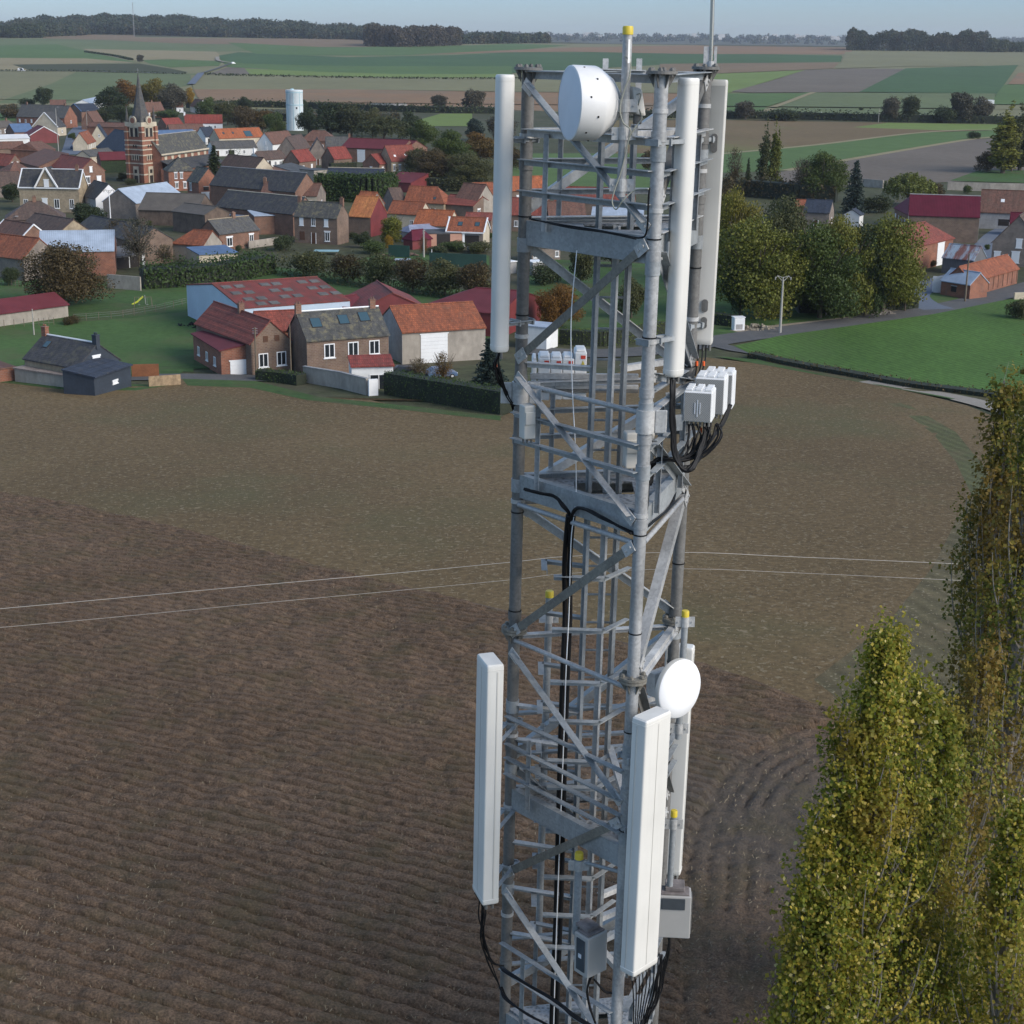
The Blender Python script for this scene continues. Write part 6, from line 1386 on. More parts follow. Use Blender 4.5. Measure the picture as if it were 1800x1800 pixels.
TR = [
 (115,540,415,160,'big2','brown','large round tree turning brown in front of the pale metal barn'),
 (152,400,352,76,'round2','dark','dark dense bush tree beside the white trimmed villa'),
 (245,478,372,90,'sparse','grey','bare greyish tree among the roofs below the church'),
 (205,450,378,60,'sparse','brown','thin brown tree left of the bare greyish tree'),
 (290,470,425,60,'sparse','brown','low sparse brown tree beside the orange hipped shed'),
 (76,187,146,36,'round1','dark','single dark egg shaped evergreen at the left village edge'),
 (45,186,170,24,'bush','dark','dark bush left of the egg shaped evergreen'),
 (20,208,186,44,'bush','brown','brown bush clump at the left edge above the lawn'),
 (222,194,134,62,'round2','orange','olive and orange tree left of the church spire'),
 (196,208,146,64,'round2','dark','dark tree behind the church at its left'),
 (272,194,132,62,'round2','yellow','bright yellow autumn tree right of the church spire'),
 (306,198,141,58,'round2','grey','grey green tree right of the yellow tree'),
 (333,190,150,30,'round2','yellow','small yellow tree next to the grey green tree'),
 (214,216,180,66,'round4','dark','wide dark shrub mass at the foot of the church trees'),
 (186,216,188,40,'round3','olive','small olive tree by the reddish house'),
 (366,214,166,46,'round2','green','green tree behind the long white farmhouse roof'),
 (296,208,190,50,'bush','green','green bushes right of the spire above the red roof'),
 (400,220,170,50,'round1','olive','olive tree between farmhouse and water tower'),
 (430,196,167,30,'round2','dark','small dark tree near the road on the rise'),
 (430,232,180,60,'round4','brown','brownish wide tree above the orange tiled house'),
 (462,232,188,50,'round3','orange','orange brown tree left of the green water tower tree'),
 (486,240,188,42,'round1','green','round green tree just left of the water tower'),
 (534,210,168,22,'round3','dark','dark slender tree touching the water tower on its right'),
 (542,238,184,44,'round2','dark','dark tree right of the water tower base'),
 (582,242,170,72,'round3','dark','tall dark tree right of the water tower'),
 (618,242,170,72,'round1','dark','second tall dark tree, nearer the big willow'),
 (655,240,184,50,'round2','olive','dark olive tree behind the burgundy hall'),
 (676,248,202,92,'willow','olive','wide olive willow behind the burgundy hall'),
 (722,245,190,50,'round2','dark','dark tree right of the olive willow'),
 (772,196,160,38,'round1','grey','round grey green tree on the railway line'),
 (830,198,148,46,'round1','grey','tall round grey tree beside the long left antenna'),
 (742,262,206,62,'round2','green','green tree between the willow and the blue green conifer'),
 (835,246,202,40,'round3','bluegreen','blue green conifer like tree near the antenna'),
 (790,302,222,88,'big1','green','large green tree in the wooded garden right of the hall'),
 (842,292,226,84,'round2','orange','orange brown tree beside the left antenna'),
 (735,306,250,60,'round1','olive','olive tree right of the burgundy hall gable'),
 (765,330,256,105,'big2','brown','wide brown green tree in the wooded garden'),
 (825,334,262,105,'big2','olive','wide dark olive tree nearest the left antenna'),
 (720,326,292,60,'bush','green','green bush row below the burgundy hall'),
 (378,316,254,34,'spruce','dark','tall dark spruce right of the church nave'),
 (413,306,274,34,'spruce','bluegreen','short blue spruce right of the tall spruce'),
 (536,294,282,24,'bush','green','round shrub before the small vivid red roofed house'),
 (690,432,368,52,'round1','yellowgreen','round olive yellow tree beside the orange roofs'),
 (640,436,404,40,'round2','dark','dark bush behind the two storey brick farmhouse'),
 (683,440,408,22,'round1','yellow','small bright yellow shrub below the olive yellow tree'),
 (655,446,418,46,'bush','green','green bush in the garden of the brick farmhouse'),
 (500,440,408,40,'bush','dark','dark shrubs left of the brick farmhouse'),
 (744,452,412,26,'sparse','orange','small reddish tree beside the wooden power pole'),
 (800,440,420,50,'bush','green','green shrubs in front of the peach house'),
 (845,445,420,50,'bush','olive','olive shrubs right of the peach house'),
 (770,448,428,40,'bush','dark','dark shrub left of the white table roof'),
 (545,486,436,84,'round4','olive','scrubby olive tree at the left of the middle hedge'),
 (610,497,440,80,'round4','brown','scrubby brown tree in the middle hedge'),
 (668,506,438,80,'round4','olive','scrubby olive green tree in the middle hedge'),
 (725,514,444,84,'round4','brown','brown leaved tree in the middle hedge with bare stems'),
 (782,520,448,84,'round2','olive','dark olive tree in the middle hedge'),
 (835,528,452,84,'round4','brown','brown tree at the right end of the middle hedge'),
 (980,578,492,92,'big2','orange','orange brown bushy tree between the tower legs'),
 (1020,500,420,60,'round3','olive','dull green tree behind the upper tower ladder'),
 (955,500,455,60,'bush','dark','dark shrubs below the white cabin'),
 (1075,470,400,60,'round2','dark','dark tree right of the tower ladder'),
 (1110,560,480,60,'round2','olive','olive tree behind the front tower leg'),
 (860,705,592,78,'spruce','bluegreen','big blue green spruce at the end of the clipped hedge'),
 (735,668,626,60,'sparse','brown','sparse brown tree in the farm garden'),
 (780,680,612,60,'sparse','orange','sparse reddish tree before the white barn door'),
 (566,652,628,26,'bush','green','climbing green shrub on the grey garden wall'),
 (1330,560,366,205,'big2','yellowgreen','tallest green and yellow autumn tree by the road'),
 (1290,500,316,100,'big2','yellowgreen','yellowing tree behind the tallest autumn tree'),
 (1370,520,330,130,'big2','olive','olive brown tree behind the road side trees'),
 (1440,560,376,165,'big2','green','dark green tree in the middle of the roadside group'),
 (1500,552,380,150,'big2','dark','darkest tree of the roadside group'),
 (1552,552,362,165,'big2','yellowgreen','olive yellow tree at the right of the roadside group'),
 (1475,556,364,130,'big2','yellowgreen','tall yellowing tree standing behind the dark roadside trees'),
 (1520,556,410,90,'round2','green','lower green tree in the gap of the roadside group'),
 (1300,560,440,90,'round4','green','lower green tree beside the rear antenna foot'),
 (1375,556,420,90,'round2','olive','lower olive tree right of the tallest autumn tree'),
 (1590,548,440,50,'round3','yellowgreen','small yellow green tree at the right end of the group'),
 (1405,548,420,90,'round1','dark','dark slim tree between the roadside crowns'),
 (1290,345,250,40,'sparse','brown','bare reddish tree behind the antenna on the right'),
 (1313,345,276,16,'spruce','dark','small dark conifer left of the two poplars'),
 (1342,338,206,20,'column','olive','left of the two slim poplars on the right'),
 (1360,338,202,20,'column','yellowgreen','right of the two slim poplars on the right'),
 (1446,352,260,92,'big1','green','wide dark green tree left of the right hand spruce'),
 (1410,352,270,60,'sparse','grey','bare greyish tree left of the wide green tree'),
 (1500,375,280,44,'spruce','bluegreen','grey blue spruce right of the wide green tree'),
 (1597,362,300,88,'willow','lime','pale yellow green willow above the right hand roofs'),
 (1643,362,318,40,'round2','brown','brown bush tree right of the pale willow'),
 (1545,374,338,50,'bush','dark','dark shrubs below the pale willow'),
 (1310,210,170,44,'round1','grey','round grey green tree at the far hedge, leftmost'),
 (1375,212,187,60,'bush','dark','low dark shrub mass on the far hedge'),
 (1566,214,160,42,'round1','grey','left of the paired grey trees on the far hedge'),
 (1600,212,158,42,'round1','olive','right of the paired trees on the far hedge'),
 (1686,216,153,54,'round3','grey','tall dark grey tree on the far hedge at the right'),
 (1658,216,182,44,'bush','dark','dark bush left of the tall dark grey tree'),
 (1725,216,165,46,'round2','grey','grey tree right of the tall dark grey tree'),
 (1710,244,228,20,'bush','dark','lone dark bush on the edge of the green strip'),
 (1762,305,174,44,'column','yellowgreen','left tall poplar at the right frame edge in the distance'),
 (1792,300,178,40,'column','olive','right tall poplar at the right frame edge in the distance'),
 (1778,302,200,44,'round3','olive','bushy tree between the two far poplars'),
 (1735,302,262,50,'round2','brown','brown bush at the foot of the far poplars'),
 (1513,194,187,9,'bush','dark','tiny lone bush on the far green meadow'),
 (246,110,94,15,'round1','grey','single round tree standing alone on the far fields'),
 (1270,420,300,70,'round2','brown','brownish tree just right of the rear antenna'),
 (1700,340,322,14,'bush','green','small shrub by the long boundary wall'),
 (20,502,466,40,'round4','dark','round dark clipped bush at the left edge of the meadow'),
 (128,570,552,34,'bush','brown','brown bramble at the end of the concrete shed'),
 (22,355,315,40,'round1','dark','dark green tree left of the white trimmed villa'),
 (395,196,180,40,'bush','dark','dark bushes beside the railway behind the farmhouse'),
 (520,196,170,36,'round1','dark','dark round tree right behind the water tower'),
 (880,250,190,60,'round2','grey','grey tree hidden behind the left antenna'),
 (895,300,250,60,'round2','brown','brown tree right of the left antenna'),
 (1140,300,262,40,'round2','brown','brown tree seen through the upper tower'),
 (1230,345,300,60,'round2','olive','olive tree behind the front right antenna'),
 (1790,560,520,40,'bush','olive','bushy shrub behind the low wall at the right edge'),
]
for a in TR: tree(*a)
for i, (px_, by_) in enumerate([(60,352),(128,318),(166,312),(215,318),(228,325),(60,268),(26,246),(106,236),(128,246),(12,300),(84,305),(290,352),(300,392),(262,398),(378,430),(420,442),(455,432),(498,404),(506,392),(620,420),(606,312),(470,330),(560,330),(432,300),(505,292),(700,352),(745,366),(690,398),(722,420),(792,372),(806,420),(860,420),(640,300),(590,296),(655,306),(1585,388),(1655,440),(1640,470),(1590,470),(1735,440),(1700,425),(1602,500),(352,256),(462,262),(410,256),(150,336),(236,384),(205,372)]):
    tree(px_, by_, by_-rt.uniform(9, 17), rt.uniform(12, 22), rt.choice(['bush', 'round2', 'round4', 'bush']), rt.choice(['green', 'olive', 'dark', 'brown', 'green']), 'small garden shrub growing between the village houses', 'garden shrubs between the houses', name='garden_shrub', cat='shrub')
# hedges
def hedge(label, pts, h, wd, leaf, dens=26, size=.28, kind='hedge', var=.12, name='hedge', cat='hedge', inner=True):
    C = smooth_path([gnd(*p) for p in pts], 8)
    for c in C: c.z = T(c.x, c.y)
    t = thing(name, label, cat, C[0]); o = C[0]; P = []; N = []; mb = MB()
    for a, b in zip(C, C[1:]):
        a, b = a-o, b-o; L_ = (b-a).length; d = (b-a).normalized(); nrm = Vector((-d.y, d.x, 0)); n = int(L_*dens*(h+wd)/3)
        s_ = rng.random(n); f = rng.random(n); up = f < wd/(wd+2*h)
        x = np.where(up, rng.uniform(-.5, .5, n)*wd, np.sign(rng.random(n)-.5)*wd/2*(1+.1*rng.normal(0, 1, n))); z = np.where(up, h*(1+var*rng.normal(0, .6, n)), rng.random(n)*h)
        A = np.array(a); D = np.array(d); Q = np.array(nrm); P.append(A+D*(s_*L_)[:, None]+Q*x[:, None]+np.array([0, 0, 1])*z[:, None]); N.append(np.where(up[:, None], np.array([0, 0, 1.]), Q*np.sign(x)[:, None]))
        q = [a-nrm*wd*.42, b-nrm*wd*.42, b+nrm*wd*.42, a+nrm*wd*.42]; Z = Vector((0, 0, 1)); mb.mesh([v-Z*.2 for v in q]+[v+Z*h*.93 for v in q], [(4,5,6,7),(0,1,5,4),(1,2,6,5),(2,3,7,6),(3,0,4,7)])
    P, N = np.concatenate(P), np.concatenate(N); quadmesh('foliage', cards(P, N, size, .6), LF[leaf], t); 
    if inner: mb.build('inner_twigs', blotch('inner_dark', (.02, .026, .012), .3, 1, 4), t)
    return t
hedge('long clipped dark green hedge in front of the farm garden', [(686,692),(740,702),(800,712),(890,728)], 3.0, 2.4, 'hedge', 60, .2, var=.03)
hedge('low clipped hedge at the corner of the grey brick house', [(455,668),(500,672),(530,677)], 1.5, 2.0, 'hedge', 60, .2, var=.08)
hedge('bright green clipped hedge seen through the tower', [(985,604),(1030,607),(1080,606),(1165,590)], 2.4, 1.6, 'hedgelime', 50, .2, var=.03)
hedge('thick dark hedge below the slate brick cottage', [(250,506),(330,502),(400,494),(468,480)], 3.8, 5, 'hedge', 46, .45, var=.3)
hedge('tall dark conifer hedge before the navy slate roof', [(556,352),(600,353),(650,355),(688,350)], 7.0, 5, 'hedge', 60, .55, var=.10)
hedge('clipped hedge right of the white garage', [(580,300),(625,298)], 2.6, 2, 'green', 24, .3)
hedge('green hedge below the long white walled building', [(400,274),(440,272),(475,268)], 2.4, 3, 'green', 20, .4)
hedge('rough scrub hedge along the meadow edge', [(500,480),(600,498),(700,510),(800,524),(880,532)], 3.0, 5, 'olive', 26, .4, var=.45, inner=False)
hedge('dark railway hedge crossing behind the village', [(330,190),(420,188),(520,190),(620,194),(760,198),(900,200)], 4, 5, 'dark', 3, 1.3, var=.3)
hedge('dark railway hedge on the right hand side', [(1000,206),(1240,208),(1400,210),(1560,214),(1800,218)], 4.5, 5, 'ivy', 3, 1.3, var=.35)
hedge('thin dark hedge line across the far left fields', [(-100,125),(60,125.5),(160,126.5),(330,131)], 1.5, 3, 'dark', 1.5, 1.5, inner=False)
hedge('thin dark hedge line across the far middle fields', [(360,132),(500,136),(700,139),(860,140),(1250,138)], 2.0, 3, 'dark', 1.5, 1.8, inner=False)
hedge('curving dark hedge line near the lone far tree', [(150,92),(200,99),(232,106)], 2.0, 3, 'dark', 3, 2, inner=False)
hedge('dark verge of tall weeds along the wheat field', [(1322,628),(1400,645),(1500,663),(1600,681),(1700,694),(1790,706)], .8, 2.2, 'brown', 30, .25, var=.4)
hedge('green hedge behind the white roadside box', [(1230,566),(1290,575)], 2.0, 2, 'green', 24, .3)
hedge('dark hedge above the left lawn', [(-60,196),(0,194),(27,192)], 3, 3, 'brown', 6, .9)
hedge('dark shrub belt behind the right hand gardens', [(1250,345),(1320,345),(1400,352),(1470,355)], 5, 6, 'brown', 9, .8, var=.4)
hedge('dark undergrowth below the roadside trees', [(1400,548),(1460,548),(1540,545),(1600,540)], 2.5, 5, 'dark', 14, .5, var=.3)
hedge('low scrub below the wooded garden', [(690,330),(760,334),(850,336)], 4, 6, 'olive', 9, .7, var=.3)
hedge('dark scrub band left of the wooded garden', [(360,205),(460,210),(560,214),(700,212)], 4, 6, 'brown', 6, .9, var=.4)
# far woods: masses of crowns, each wood one stuff object
def wood(label, fn, n, cr, leaf, per=46, size=3.2, name='wood'):
    P, N = [], []
    for i in range(n):
        x, y_, h = fn(i); r = cr*rt.uniform(.7, 1.25); c = np.array([x, y_, T(x, y_)+h-r*.9]); d = rng.normal(0, 1, (per, 3)); d[:, 2] = d[:, 2]*1.0+.15; d /= np.linalg.norm(d, axis=1)[:, None]
        lob = 1+.25*np.sin(d[:, 0]*6+i)*np.cos(d[:, 2]*5+i*2); Q = c+d*[r, r, r*1.1]*lob[:, None]; Q[:, 2] = np.where(rng.random(per) < .35, T(x, y_)+rng.random(per)*h, Q[:, 2]); P.append(Q); N.append(d)
    return quadmesh(name, cards(np.concatenate(P), np.concatenate(N), size, .7), LF[leaf], label=label, cat='wood', kind='stuff')
def along(pts, depth, h, hv=3):
    C = [gnd(*p) for p in pts]
    def f(i):
        s = rt.random()*(len(C)-1); j = min(len(C)-2, int(s)); p = C[j].lerp(C[j+1], s-j); d = depth*rt.random()**1.3; k_ = 1+d/p.y; return p.x*k_, p.y*k_, h+rt.uniform(-hv, hv)+1.2*hv*math.sin(s*7)*math.sin(s*3.1+1)
    return f
wood('dark wooded hill filling the left horizon', along([(-120,66),(0,66),(75,65),(160,60),(235,61),(300,63),(400,66),(520,68),(640,70),(700,76)], 1100, 20, 4), 2800, 11, 'wood', 60, 5.4)
wood('wooded hill slope tapering towards the middle horizon', along([(700,78),(800,78),(880,77),(940,76),(960,76)], 800, 16), 700, 10, 'wood', 60, 5)
wood('brown leafless copse standing before the wooded hill', along([(646,82),(700,83),(760,82),(806,80)], 220, 31, 3), 330, 9, 'woodbrown', 130, 3.4)
wood('dark hedge wood at the far left under the hill', along([(-100,68),(10,67),(75,67)], 150, 22), 200, 9, 'dark', 90, 3.6)
wood('tall green brown copse on the right horizon', along([(1492,89),(1520,89),(1600,90),(1680,91),(1733,91)], 200, 31, 5), 260, 8, 'wood', 240, 2.7)
wood('lower dark copse at the right frame edge', along([(1735,92),(1770,92),(1900,93)], 150, 19, 3), 130, 7, 'dark', 150, 2.7)
wood('far blue tree line across the middle horizon', lambda i: ((lambda t, y_: (t*y_, y_, rt.uniform(10, 22)))(rt.uniform(-.05, .46), rt.uniform(8600, 11200))), 800, 20, 'wood', 30, 14, name='distant_tree_line')
MB_ = MB()
for i in range(46):
    t_ = rt.uniform(.0, .24); y_ = rt.uniform(9600, 11000); x = t_*y_; z = T(x, y_); MB_.box(x-rt.uniform(6, 22), x+rt.uniform(6, 22), y_, y_+12, z, z+rt.uniform(12, 30))
tag(MB_.build('distant_town', blotch('far_house_pale', (.55, .53, .50), .15, .01, .1)), 'pale specks of a distant town on the horizon', 'town', kind='stuff')
# ------------------------------------------------------------------ the near poplars
def poplar(label, base, h, rad, seed, leaf, nb, per, size, sub=2, bark=BARKL, lean=0, cone=False):
    r = random.Random(seed); t = thing('poplar_tree', label, 'tree', base, 0); tm = MB(); bm_ = MB(); P = []; N = []
    tm.path([(0, 0, -.5), (.1, 0, h*.3), (-.05, .1, h*.6), (0, 0, h*.93)], .30, 10, .03)
    def prof(z): f = z/h; return rad*(min(1, (f/.22)**.6)*(1-max(0, (f-.42)/.60)**1.5)*.98 if not cone else min(1, f/.15)*(1.01-f)**1.15*1.55)+.05
    for i in range(nb):
        z0 = h*(.05+.86*(i+r.random())/nb); a = r.uniform(0, 6.283); ln = h*r.uniform(.10, .22)*(1-.35*z0/h)+.8; z1 = min(z0+ln, h*1.0); pr = prof(z0*.3+z1*.7)*r.choice((r.uniform(.4, 1.05), r.uniform(.6, 1.15), r.uniform(.9, 1.38)))
        c, s_ = math.cos(a), math.sin(a); w1 = r.uniform(-.25, .25); ptsb = [(0, 0, z0), (c*pr*.5, s_*pr*.5, z0+ln*.28), (c*pr*.86, s_*pr*.86, z0+ln*.62), (c*(pr*.97)+w1, s_*(pr*.97)+w1, z1)]
        bm_.path(smooth_path(ptsb, 3), .06*(1-.6*z0/h)+.012, 5, .008)
        q = smooth_path(ptsb, 10); m_ = len(q)
        for _ in range(per):
            j = int(m_*(.25+.75*r.random()**.8)); j = min(j, m_-1); b0 = q[j]
            sp_ = .16+.32*(1-j/m_); off = Vector((r.gauss(0, sp_), r.gauss(0, sp_), r.gauss(0, sp_*1.5)+.05))
            if r.random() < .03: bm_.path([b0, b0+off*1.1+Vector((0, 0, .25))], .009, 3, .003, caps=False)
            k_ = r.randint(3, 6)
            for _ in range(k_): P.append((b0.x+off.x+r.gauss(0, .07), b0.y+off.y+r.gauss(0, .07), b0.z+off.z+r.gauss(0, .09))); N.append((c*.6+off.x+.25, s_*.6+off.y-.2, .7))
    P, N = np.array(P), np.array(N); quadmesh('crown', cards(P, N, size, .8, .8), LF[leaf], t); tm.build('trunk', bark, t, smooth=True); bm_.build('branches', bark, t); return t
def pop(label, px, pytop, dist, rad, seed, leaf, nb, per, size, cone=False):
    p = at_Y(px, pytop, dist); q = Vector((p.x, p.y, T(p.x, p.y))); return poplar(label, q, p.z-q.z, rad, seed, leaf, nb, per, size, cone=cone)
pop('nearest yellow green poplar with pointed leafy top at the lower right', 1560, 1130, 40, 2.6, 21, 'poplar', 210, 46, .12, True)
pop('broad yellow green poplar crown just right of the nearest poplar', 1660, 1270, 41.5, 2.1, 22, 'poplar', 110, 42, .13, True)
pop('low leafy poplar shoot at the left of the bottom foreground', 1470, 1600, 38.5, .8, 23, 'poplar', 50, 40, .13)
pop('short poplar crown at the bottom between the others', 1505, 1390, 39.5, .7, 28, 'poplar', 60, 34, .13)
pop('pointed leafy shoot low on the left of the nearest poplar', 1490, 1262, 39.6, .75, 31, 'poplar', 60, 34, .14, True)
pop('lower pointed leafy shoot further left of the nearest poplar', 1442, 1450, 39.2, .85, 32, 'poplar', 60, 36, .14, True)
pop('lowest leafy shoot at the left of the right foreground', 1412, 1590, 38.8, .9, 33, 'poplar', 55, 38, .14, True)
pop('pointed crown top just right of the nearest poplar tip', 1620, 1215, 40.5, .9, 34, 'poplar', 70, 34, .14, True)
pop('tall slender poplar behind, its top near the pale track', 1775, 690, 50, 1.5, 24, 'poplar2', 190, 36, .135)
pop('tall darker poplar leaving the frame at the right', 1850, 600, 47, 1.6, 25, 'poplar2', 160, 38, .135)
pop('thin poplar rising between the tall and the nearest one', 1728, 1160, 44, 1.1, 26, 'poplar2', 80, 32, .13)
pop('yellow leafed poplar at the bottom right corner', 1790, 1440, 39, 1.7, 27, 'poplar', 90, 40, .13, True)
# ------------------------------------------------------------------ street furniture and small things
PW = blotch('pole_concrete', (.36, .34, .30), .12, 1, 4); PWD = blotch('pole_wood', (.17, .13, .09), .2, 1, 5)
def pole(label, px, base, top, r=.11, mat=PW, head=None, name='utility_pole', cat='pole', group=None):
    p = gnd(px, base); h = z_at(p.x, p.y, top)-p.z; t = thing(name, label, cat, p, 0, group); mb = MB(); mb.tube((0, 0, -.3), (0, 0, h), r, 10, r*.65) if False else mb.path([(0, 0, -.3), (0, 0, h)], r*1.15, 10, r*.7); mb.build('mast', mat, t, smooth=40)
    mb = MB()
    if head == 'V':
        for s_ in (-1, 1):
            mb.path([(0, 0, h-.3), (s_*.9, 0, h+.65)], .06, 6); mb.path([(s_*.9, 0, h+.65), (0, 0, h+.35)], .05, 6); mb.path([(s_*.9, 0, h+.65), (s_*1.25, 0, h+.05)], .05, 6)
        for x in (-1.2, 0, 1.2): mb.path([(x, 0, h-.0), (x, 0, h+.45)], .09, 8)
        mb.build('cross_arms', PW, t)
    elif head == 'lamp': mb.path([(0, 0, h-.1), (.3, -.2, h+.3), (.9, -.5, h+.4)], .05, 6); mb.build('arm', PW, t); q = MB(); q.box(.7, 1.3, -.7, -.4, h+.32, h+.5); q.build('lamp_head', GRY, t)
    elif head == 'ins':
        for z in (-.2, -.5, -.8): mb.path([(-.35, 0, h+z), (.35, 0, h+z)], .04, 6)
        mb.build('insulators', GRY, t)
    return t
pole('tall concrete power pole with V shaped arms beside the road bend', 1371, 586, 492, .20, PW, 'V', 'power_pole')
pole('thin grey pole right of the power pole with V arms', 1452, 556, 480, .13, PW, 'ins')
pole('wooden pole in front of the long orange stable', 1696, 531, 446, .16, PWD, 'lamp', 'street_lamp', 'street lamp')
pole('white lamp post in front of the burgundy roofed barn', 1707, 422, 357, .13, WP, 'lamp', 'street_lamp', 'street lamp')
pole('grey pole beside the right hand brown house', 1754, 400, 394, .1, PW)
pole('wooden power pole left of the peach house', 745, 453, 404, .20, PW, 'ins')
pole('thin white pole right of the wooden power pole', 759, 459, 438, .08, WP)
pole('thin white mast beside the big orange barn at the left edge', 26, 419, 383, .12, WP, 'lamp', 'street_lamp', 'street lamp')
pole('white street lamp in front of the white gabled barn', 195, 396, 338, .14, WP, 'V', 'street_lamp', 'street lamp')
pole('thin pole before the cottage with the navy gable', 60, 590, 543, .1, PW)
pole('grey pole in front of the two gabled brick houses', 451, 662, 575, .14, PWD, 'ins')
pole('pole at the corner of the mossy farmhouse', 512, 664, 570, .09, PWD)
pole('lamp post at the left side of the village street', 103, 268, 190, .16, PW, 'lamp', 'street_lamp', 'street lamp')
pole('thin lamp post at the right side of the village street', 150, 262, 236, .12, WP, 'lamp', 'street_lamp', 'street lamp')
pole('lamp post at the top of the village street', 154, 236, 196, .12, PW, 'lamp', 'street_lamp', 'street lamp')
pole('thin pole by the railway on the far right hedge', 1544, 215, 190, .16, PW)
pole('small white post on the far meadow', 1444, 203, 196, .14, WP)
pole('thin pole by the railway above the village', 403, 208, 176, .16, PW)
pole('wooden pole in front of the brown roofed barn', 537, 262, 238, .14, PWD)
pole('wooden pole behind the burgundy hall', 735, 250, 232, .14, PWD)
# far radio mast on the left hill
p = gnd(236, 64); p = Vector((p.x, p.y, T(p.x, p.y))); hm = (64-9)/2800*p.y; t = thing('radio_mast', 'thin lattice radio mast on the far left hill', 'radio mast', p); mb = MB()
for i in range(3): a = i*2.09; mb.path([(math.cos(a)*1.0, math.sin(a)*1.0, 0), (math.cos(a)*.6, math.sin(a)*.6, hm)], .22, 5)
mb.build('legs', GRY, t); mb = MB()
for j in range(30):
    for i in range(3): a, b = i*2.09, (i+1)*2.09; mb.path([(math.cos(a)*.9, math.sin(a)*.9, hm*j/30), (math.cos(b)*.9, math.sin(b)*.9, hm*(j+1)/30)], .1, 4, caps=False)
mb.build('lattice', GRY, t)
# roadside white box
p = gnd(1297, 581); t = thing('roadside_cabinet', 'white roadside box standing on the verge beyond the road', 'utility box', p, R(12)); mb = MB(); mb.box(-.9, .9, -.7, .7, -.1, 2.1); mb.build('body', WP, t, bevel=.15); mb = MB(); mb.box(-.6, .5, -.73, -.69, .3, 1.1); mb.build('panel', GRY, t)
mb = MB(); mb.box(-.95, .95, -.75, .75, 2.12, 2.25); mb.build('lid', WP, t, bevel=.04)
# vehicles
def car(label, px, py, rz, colr, L_=4.2, W_=1.75, H_=1.5, van=False, name='parked_car', cat='car'):
    p = gnd(px, py); t = thing(name, label, cat, p, R(rz)); m_ = blotch('car_paint_%d' % (px*7+py), colr, .04, 1, 2, rough=.3)
    zz = H_; pr = [(-L_/2, .3), (-L_/2, .85), (-L_*.46, .95 if not van else zz*.96), (-L_*.28, zz if not van else zz), (L_*.12, zz), (L_*.30 if not van else L_*.36, .98 if not van else 1.15), (L_*.48, .82), (L_/2, .6), (L_/2, .3)]
    mb = MB(); n = len(pr); vs = [(x, -W_/2*(.86 if z > 1.05 else 1), z) for x, z in pr]+[(x, W_/2*(.86 if z > 1.05 else 1), z) for x, z in pr]
    mb.mesh(vs, [tuple(range(n)), tuple(range(n, 2*n))[::-1]]+[((i+1) % n, i, i+n, (i+1) % n+n) for i in range(n)]); mb.build('body', m_, t, bevel=.06)
    mb = MB(); y_ = W_/2*.9
    for s_ in (-1, 1): mb.mesh([(-L_*.36, s_*y_*1.02, .98), (L_*.24, s_*y_*1.02, .98), (L_*.10, s_*y_*.97, zz-.1), (-L_*.26, s_*y_*.97, zz-.1)], [(0, 1, 2, 3)])
    mb.mesh([(L_*.29, -y_*.9, 1.02), (L_*.29, y_*.9, 1.02), (L_*.14, y_*.85, zz-.06), (L_*.14, -y_*.85, zz-.06)], [(0, 1, 2, 3)]); mb.build('windows', GLS, t)
    for x in (-L_*.32, L_*.32):
        for s_ in (-1, 1): mb = MB(); mb.tube((x, s_*(W_/2-.2), .31), (x, s_*(W_/2+.01), .31), .31, 18); w_ = mb.build('wheel', BLK, t); mb = MB(); mb.tube((x, s_*(W_/2+.01), .31), (x, s_*(W_/2+.02), .31), .18, 14); mb.build('rim', GALL, w_)
    for s_ in (-1, 1): mb = MB(); mb.box(L_/2-.02, L_/2+.03, s_*W_*.36-.14, s_*W_*.36+.14, .6, .74); mb.build('headlight', WP, t)
car('blue car parked in the farm yard behind the garden shrubs', 775, 664, 20, (.08, .13, .22))
car('pale blue van parked by the grey house at the upper right', 1773, 400, 75, (.40, .48, .56), 4.8, 1.9, 2.1, True, 'parked_van', 'van')
car('dark car in the farm yard beside the white annex', 715, 662, 5, (.03, .035, .04))
car('white van on the road crossing the far left fields', 38, 125.3, 5, (.75, .75, .75), 7.5, 3.0, 3.2, True, 'delivery_van', 'van')
car('white car on the far road bend', 410, 112.5, 40, (.75, .75, .75), 6, 2.6, 2.4, False)
car('dark blue car parked along the village street', 131, 262, 80, (.05, .07, .12))
car('silver car parked beside the modern peach house', 838, 442, 10, (.35, .36, .37))
car('white car parked in front of the orange hipped shed', 375, 453, 15, (.7, .7, .7))
# slide and swing frame
p = gnd(232, 536); t = thing('garden_slide', 'small yellow slide beside a swing frame on the meadow', 'slide', p, R(15)); mb = MB()
mb.path([(0, 0, 0.05), (.9, 0, .5), (1.9, 0, 1.4)], .16, 8); mb.build('chute', blotch('slide_yellow', (.55, .58, .06), .1), t); mb = MB(); mb.path([(2.3, -.3, 0), (2.2, 0, 1.6)], .05, 6); mb.path([(2.3, .3, 0), (2.2, 0, 1.6)], .05, 6); mb.build('support', GRY, t)
p = gnd(252, 540); t = thing('swing_frame', 'grey swing frame beside the yellow slide', 'swing', p, R(10)); mb = MB()
for x in (-2, 2):
    for s_ in (-1, 1): mb.path([(x, s_*1.0, 0), (x*.9, 0, 2.3)], .05, 6)
mb.path([(-1.9, 0, 2.3), (1.9, 0, 2.3)], .05, 6); mb.build('frame', PWD, t); t.scale = (.75,)*3; mb = MB()
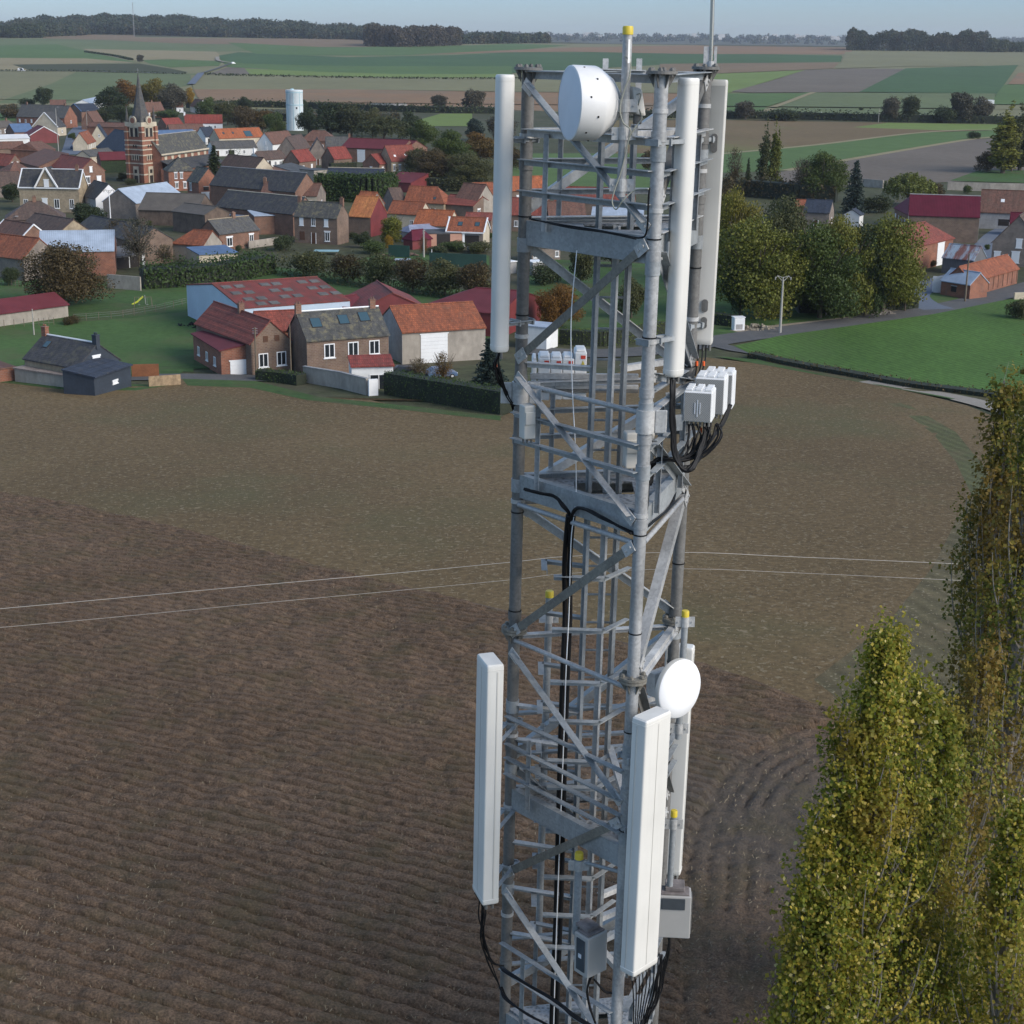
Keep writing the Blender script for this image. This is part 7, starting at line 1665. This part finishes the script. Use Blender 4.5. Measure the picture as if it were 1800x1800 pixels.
for x in (-.9, .9): mb.path([(x, 0, 2.3), (x, 0, .6)], .02, 4); mb.box(x-.25, x+.25, -.12, .12, .55, .6)
mb.build('swing_seat', GRY, t)
# garden bits
def slab_thing(name, label, cat, px, py, L_, W_, z, mat, rz=0, legs=True):
    p = gnd(px, py); t = thing(name, label, cat, p, R(rz)); mb = MB(); mb.box(-L_/2, L_/2, -W_/2, W_/2, z, z+.12); mb.build('top', mat, t)
    mb = MB()
    for x in (-1, 1):
        for y_ in (-1, 1): mb.box(x*L_*.42-.06, x*L_*.42+.06, y_*W_*.42-.06, y_*W_*.42+.06, 0, z-.003)
    mb.build('legs', PWD, t)
slab_thing('garden_shelter', 'white flat topped garden shelter on the lawn', 'shelter', 807, 464, 3.2, 2.6, 1.6, WP)
slab_thing('garden_table', 'pale blue grey panel lying on the lawn', 'table', 708, 460, 3.4, 2.4, .4, MET_L)
slab_thing('pool_cover', 'pale turquoise tarpaulin in the garden below the brick farmhouse', 'tarpaulin', 574, 447, 5.2, 2.6, .7, blotch('tarp_turquoise', (.24, .40, .44), .12))
wall('dark green mesh fence behind the lawn', [(755,470),(800,472),(855,474)], 3.0, .1, blotch('mesh_green', (.02, .06, .045), .2), 'mesh_fence', 'fence')
wall('dark green net fence left of the power pole', [(683,452),(720,454)], 2.6, .1, blotch('mesh_green', (.02, .06, .045), .2), 'mesh_fence', 'fence')
def fence_posts(label, pts, n, h=1.3):
    C = [gnd(*p) for p in pts]; t = thing('post_fence', label, 'fence', C[0]); o = C[0]; tot = len(C)-1
    for i in range(n):
        s = i/(n-1)*tot; j = min(tot-1, int(s)); p = C[j].lerp(C[j+1], s-j)-o; mb = MB(); mb.tube((p.x, p.y, -.2+p.z), (p.x, p.y, p.z+h), .045, 6); mb.build('post', PWD, t)
    mb = MB()
    for z in (.5, .9, 1.2): mb.path([p-o+Vector((0, 0, z)) for p in C], .012, 4)
    mb.build('fence_wire', GRY, t)
fence_posts('wire fence with pale posts across the meadow', [(130,566),(210,560),(280,548),(335,535)], 12)
fence_posts('wire fence with dark posts before the clipped round bush', [(-10,500),(40,506)], 9)
fence_posts('wire fence with posts before the concrete shed', [(-10,578),(60,574),(95,572)], 9)
# debris piles, rubble
def pile(label, px, py, r, mat, n=26, name='rubble_pile', cat='rubble'):
    p = gnd(px, py); mb = MB()
    for i in range(n):
        a = rt.uniform(0, 6.28); d = r*math.sqrt(rt.random()); s_ = r*rt.uniform(.03, .09); c = Vector((math.cos(a)*d, math.sin(a)*d*.6, (1-d/r)*r*.2)); q = Matrix.Rotation(rt.uniform(0, 3), 3, Vector((rt.random(), rt.random(), rt.random()+.1)).normalized())
        mb.frame_box(c, q @ Vector((s_*1.6, 0, 0)), q @ Vector((0, s_, 0)), q @ Vector((0, 0, s_*.5)))
    o = mb.build(name, mat); o.location = p; tag(o, label, cat, kind='stuff')
pile('heap of grey branches and rubble under the roadside trees', 1530, 551, 4, blotch('debris_grey', (.24, .21, .18), .3, 1, 3), 90)
pile('heap of sand along the dirt verge by the road', 1325, 579, 3.5, DIRT, 60)
pile('heap of planks on the lawn left of the power pole', 705, 450, 4, blotch('debris_brown', (.22, .13, .09), .3, 1, 3), 36)
pile('pile of logs on the meadow behind the long burgundy shed', 848, 527, 4, blotch('logs_brown', (.10, .085, .065), .3, 1, 3), 30)
pile('scrap heap behind the red tiled wing', 345, 574, 3.0, BLK, 20)
# railway bridge parapet on the far line
wall('grey railing of the railway crossing behind the trees', [(650,190),(690,191),(715,191)], 3.2, .6, GRY, 'railing', 'railing')
# ------------------------------------------------------------------ haze
mb = MB(); mb.box(-10800, 10800, -120, 13700, -12, 150)
hz, nt, b = newmat('haze'); nt.nodes.remove(b); pv = nt.nodes.new('ShaderNodeVolumePrincipled'); pv.inputs['Color'].default_value = (.86, .90, 1, 1); pv.inputs['Density'].default_value = 4.2e-5; pv.inputs['Anisotropy'].default_value = .2
nt.links.new(pv.outputs[0], nt.nodes['Material Output'].inputs['Volume']); tag(mb.build('haze', hz), kind='stuff')
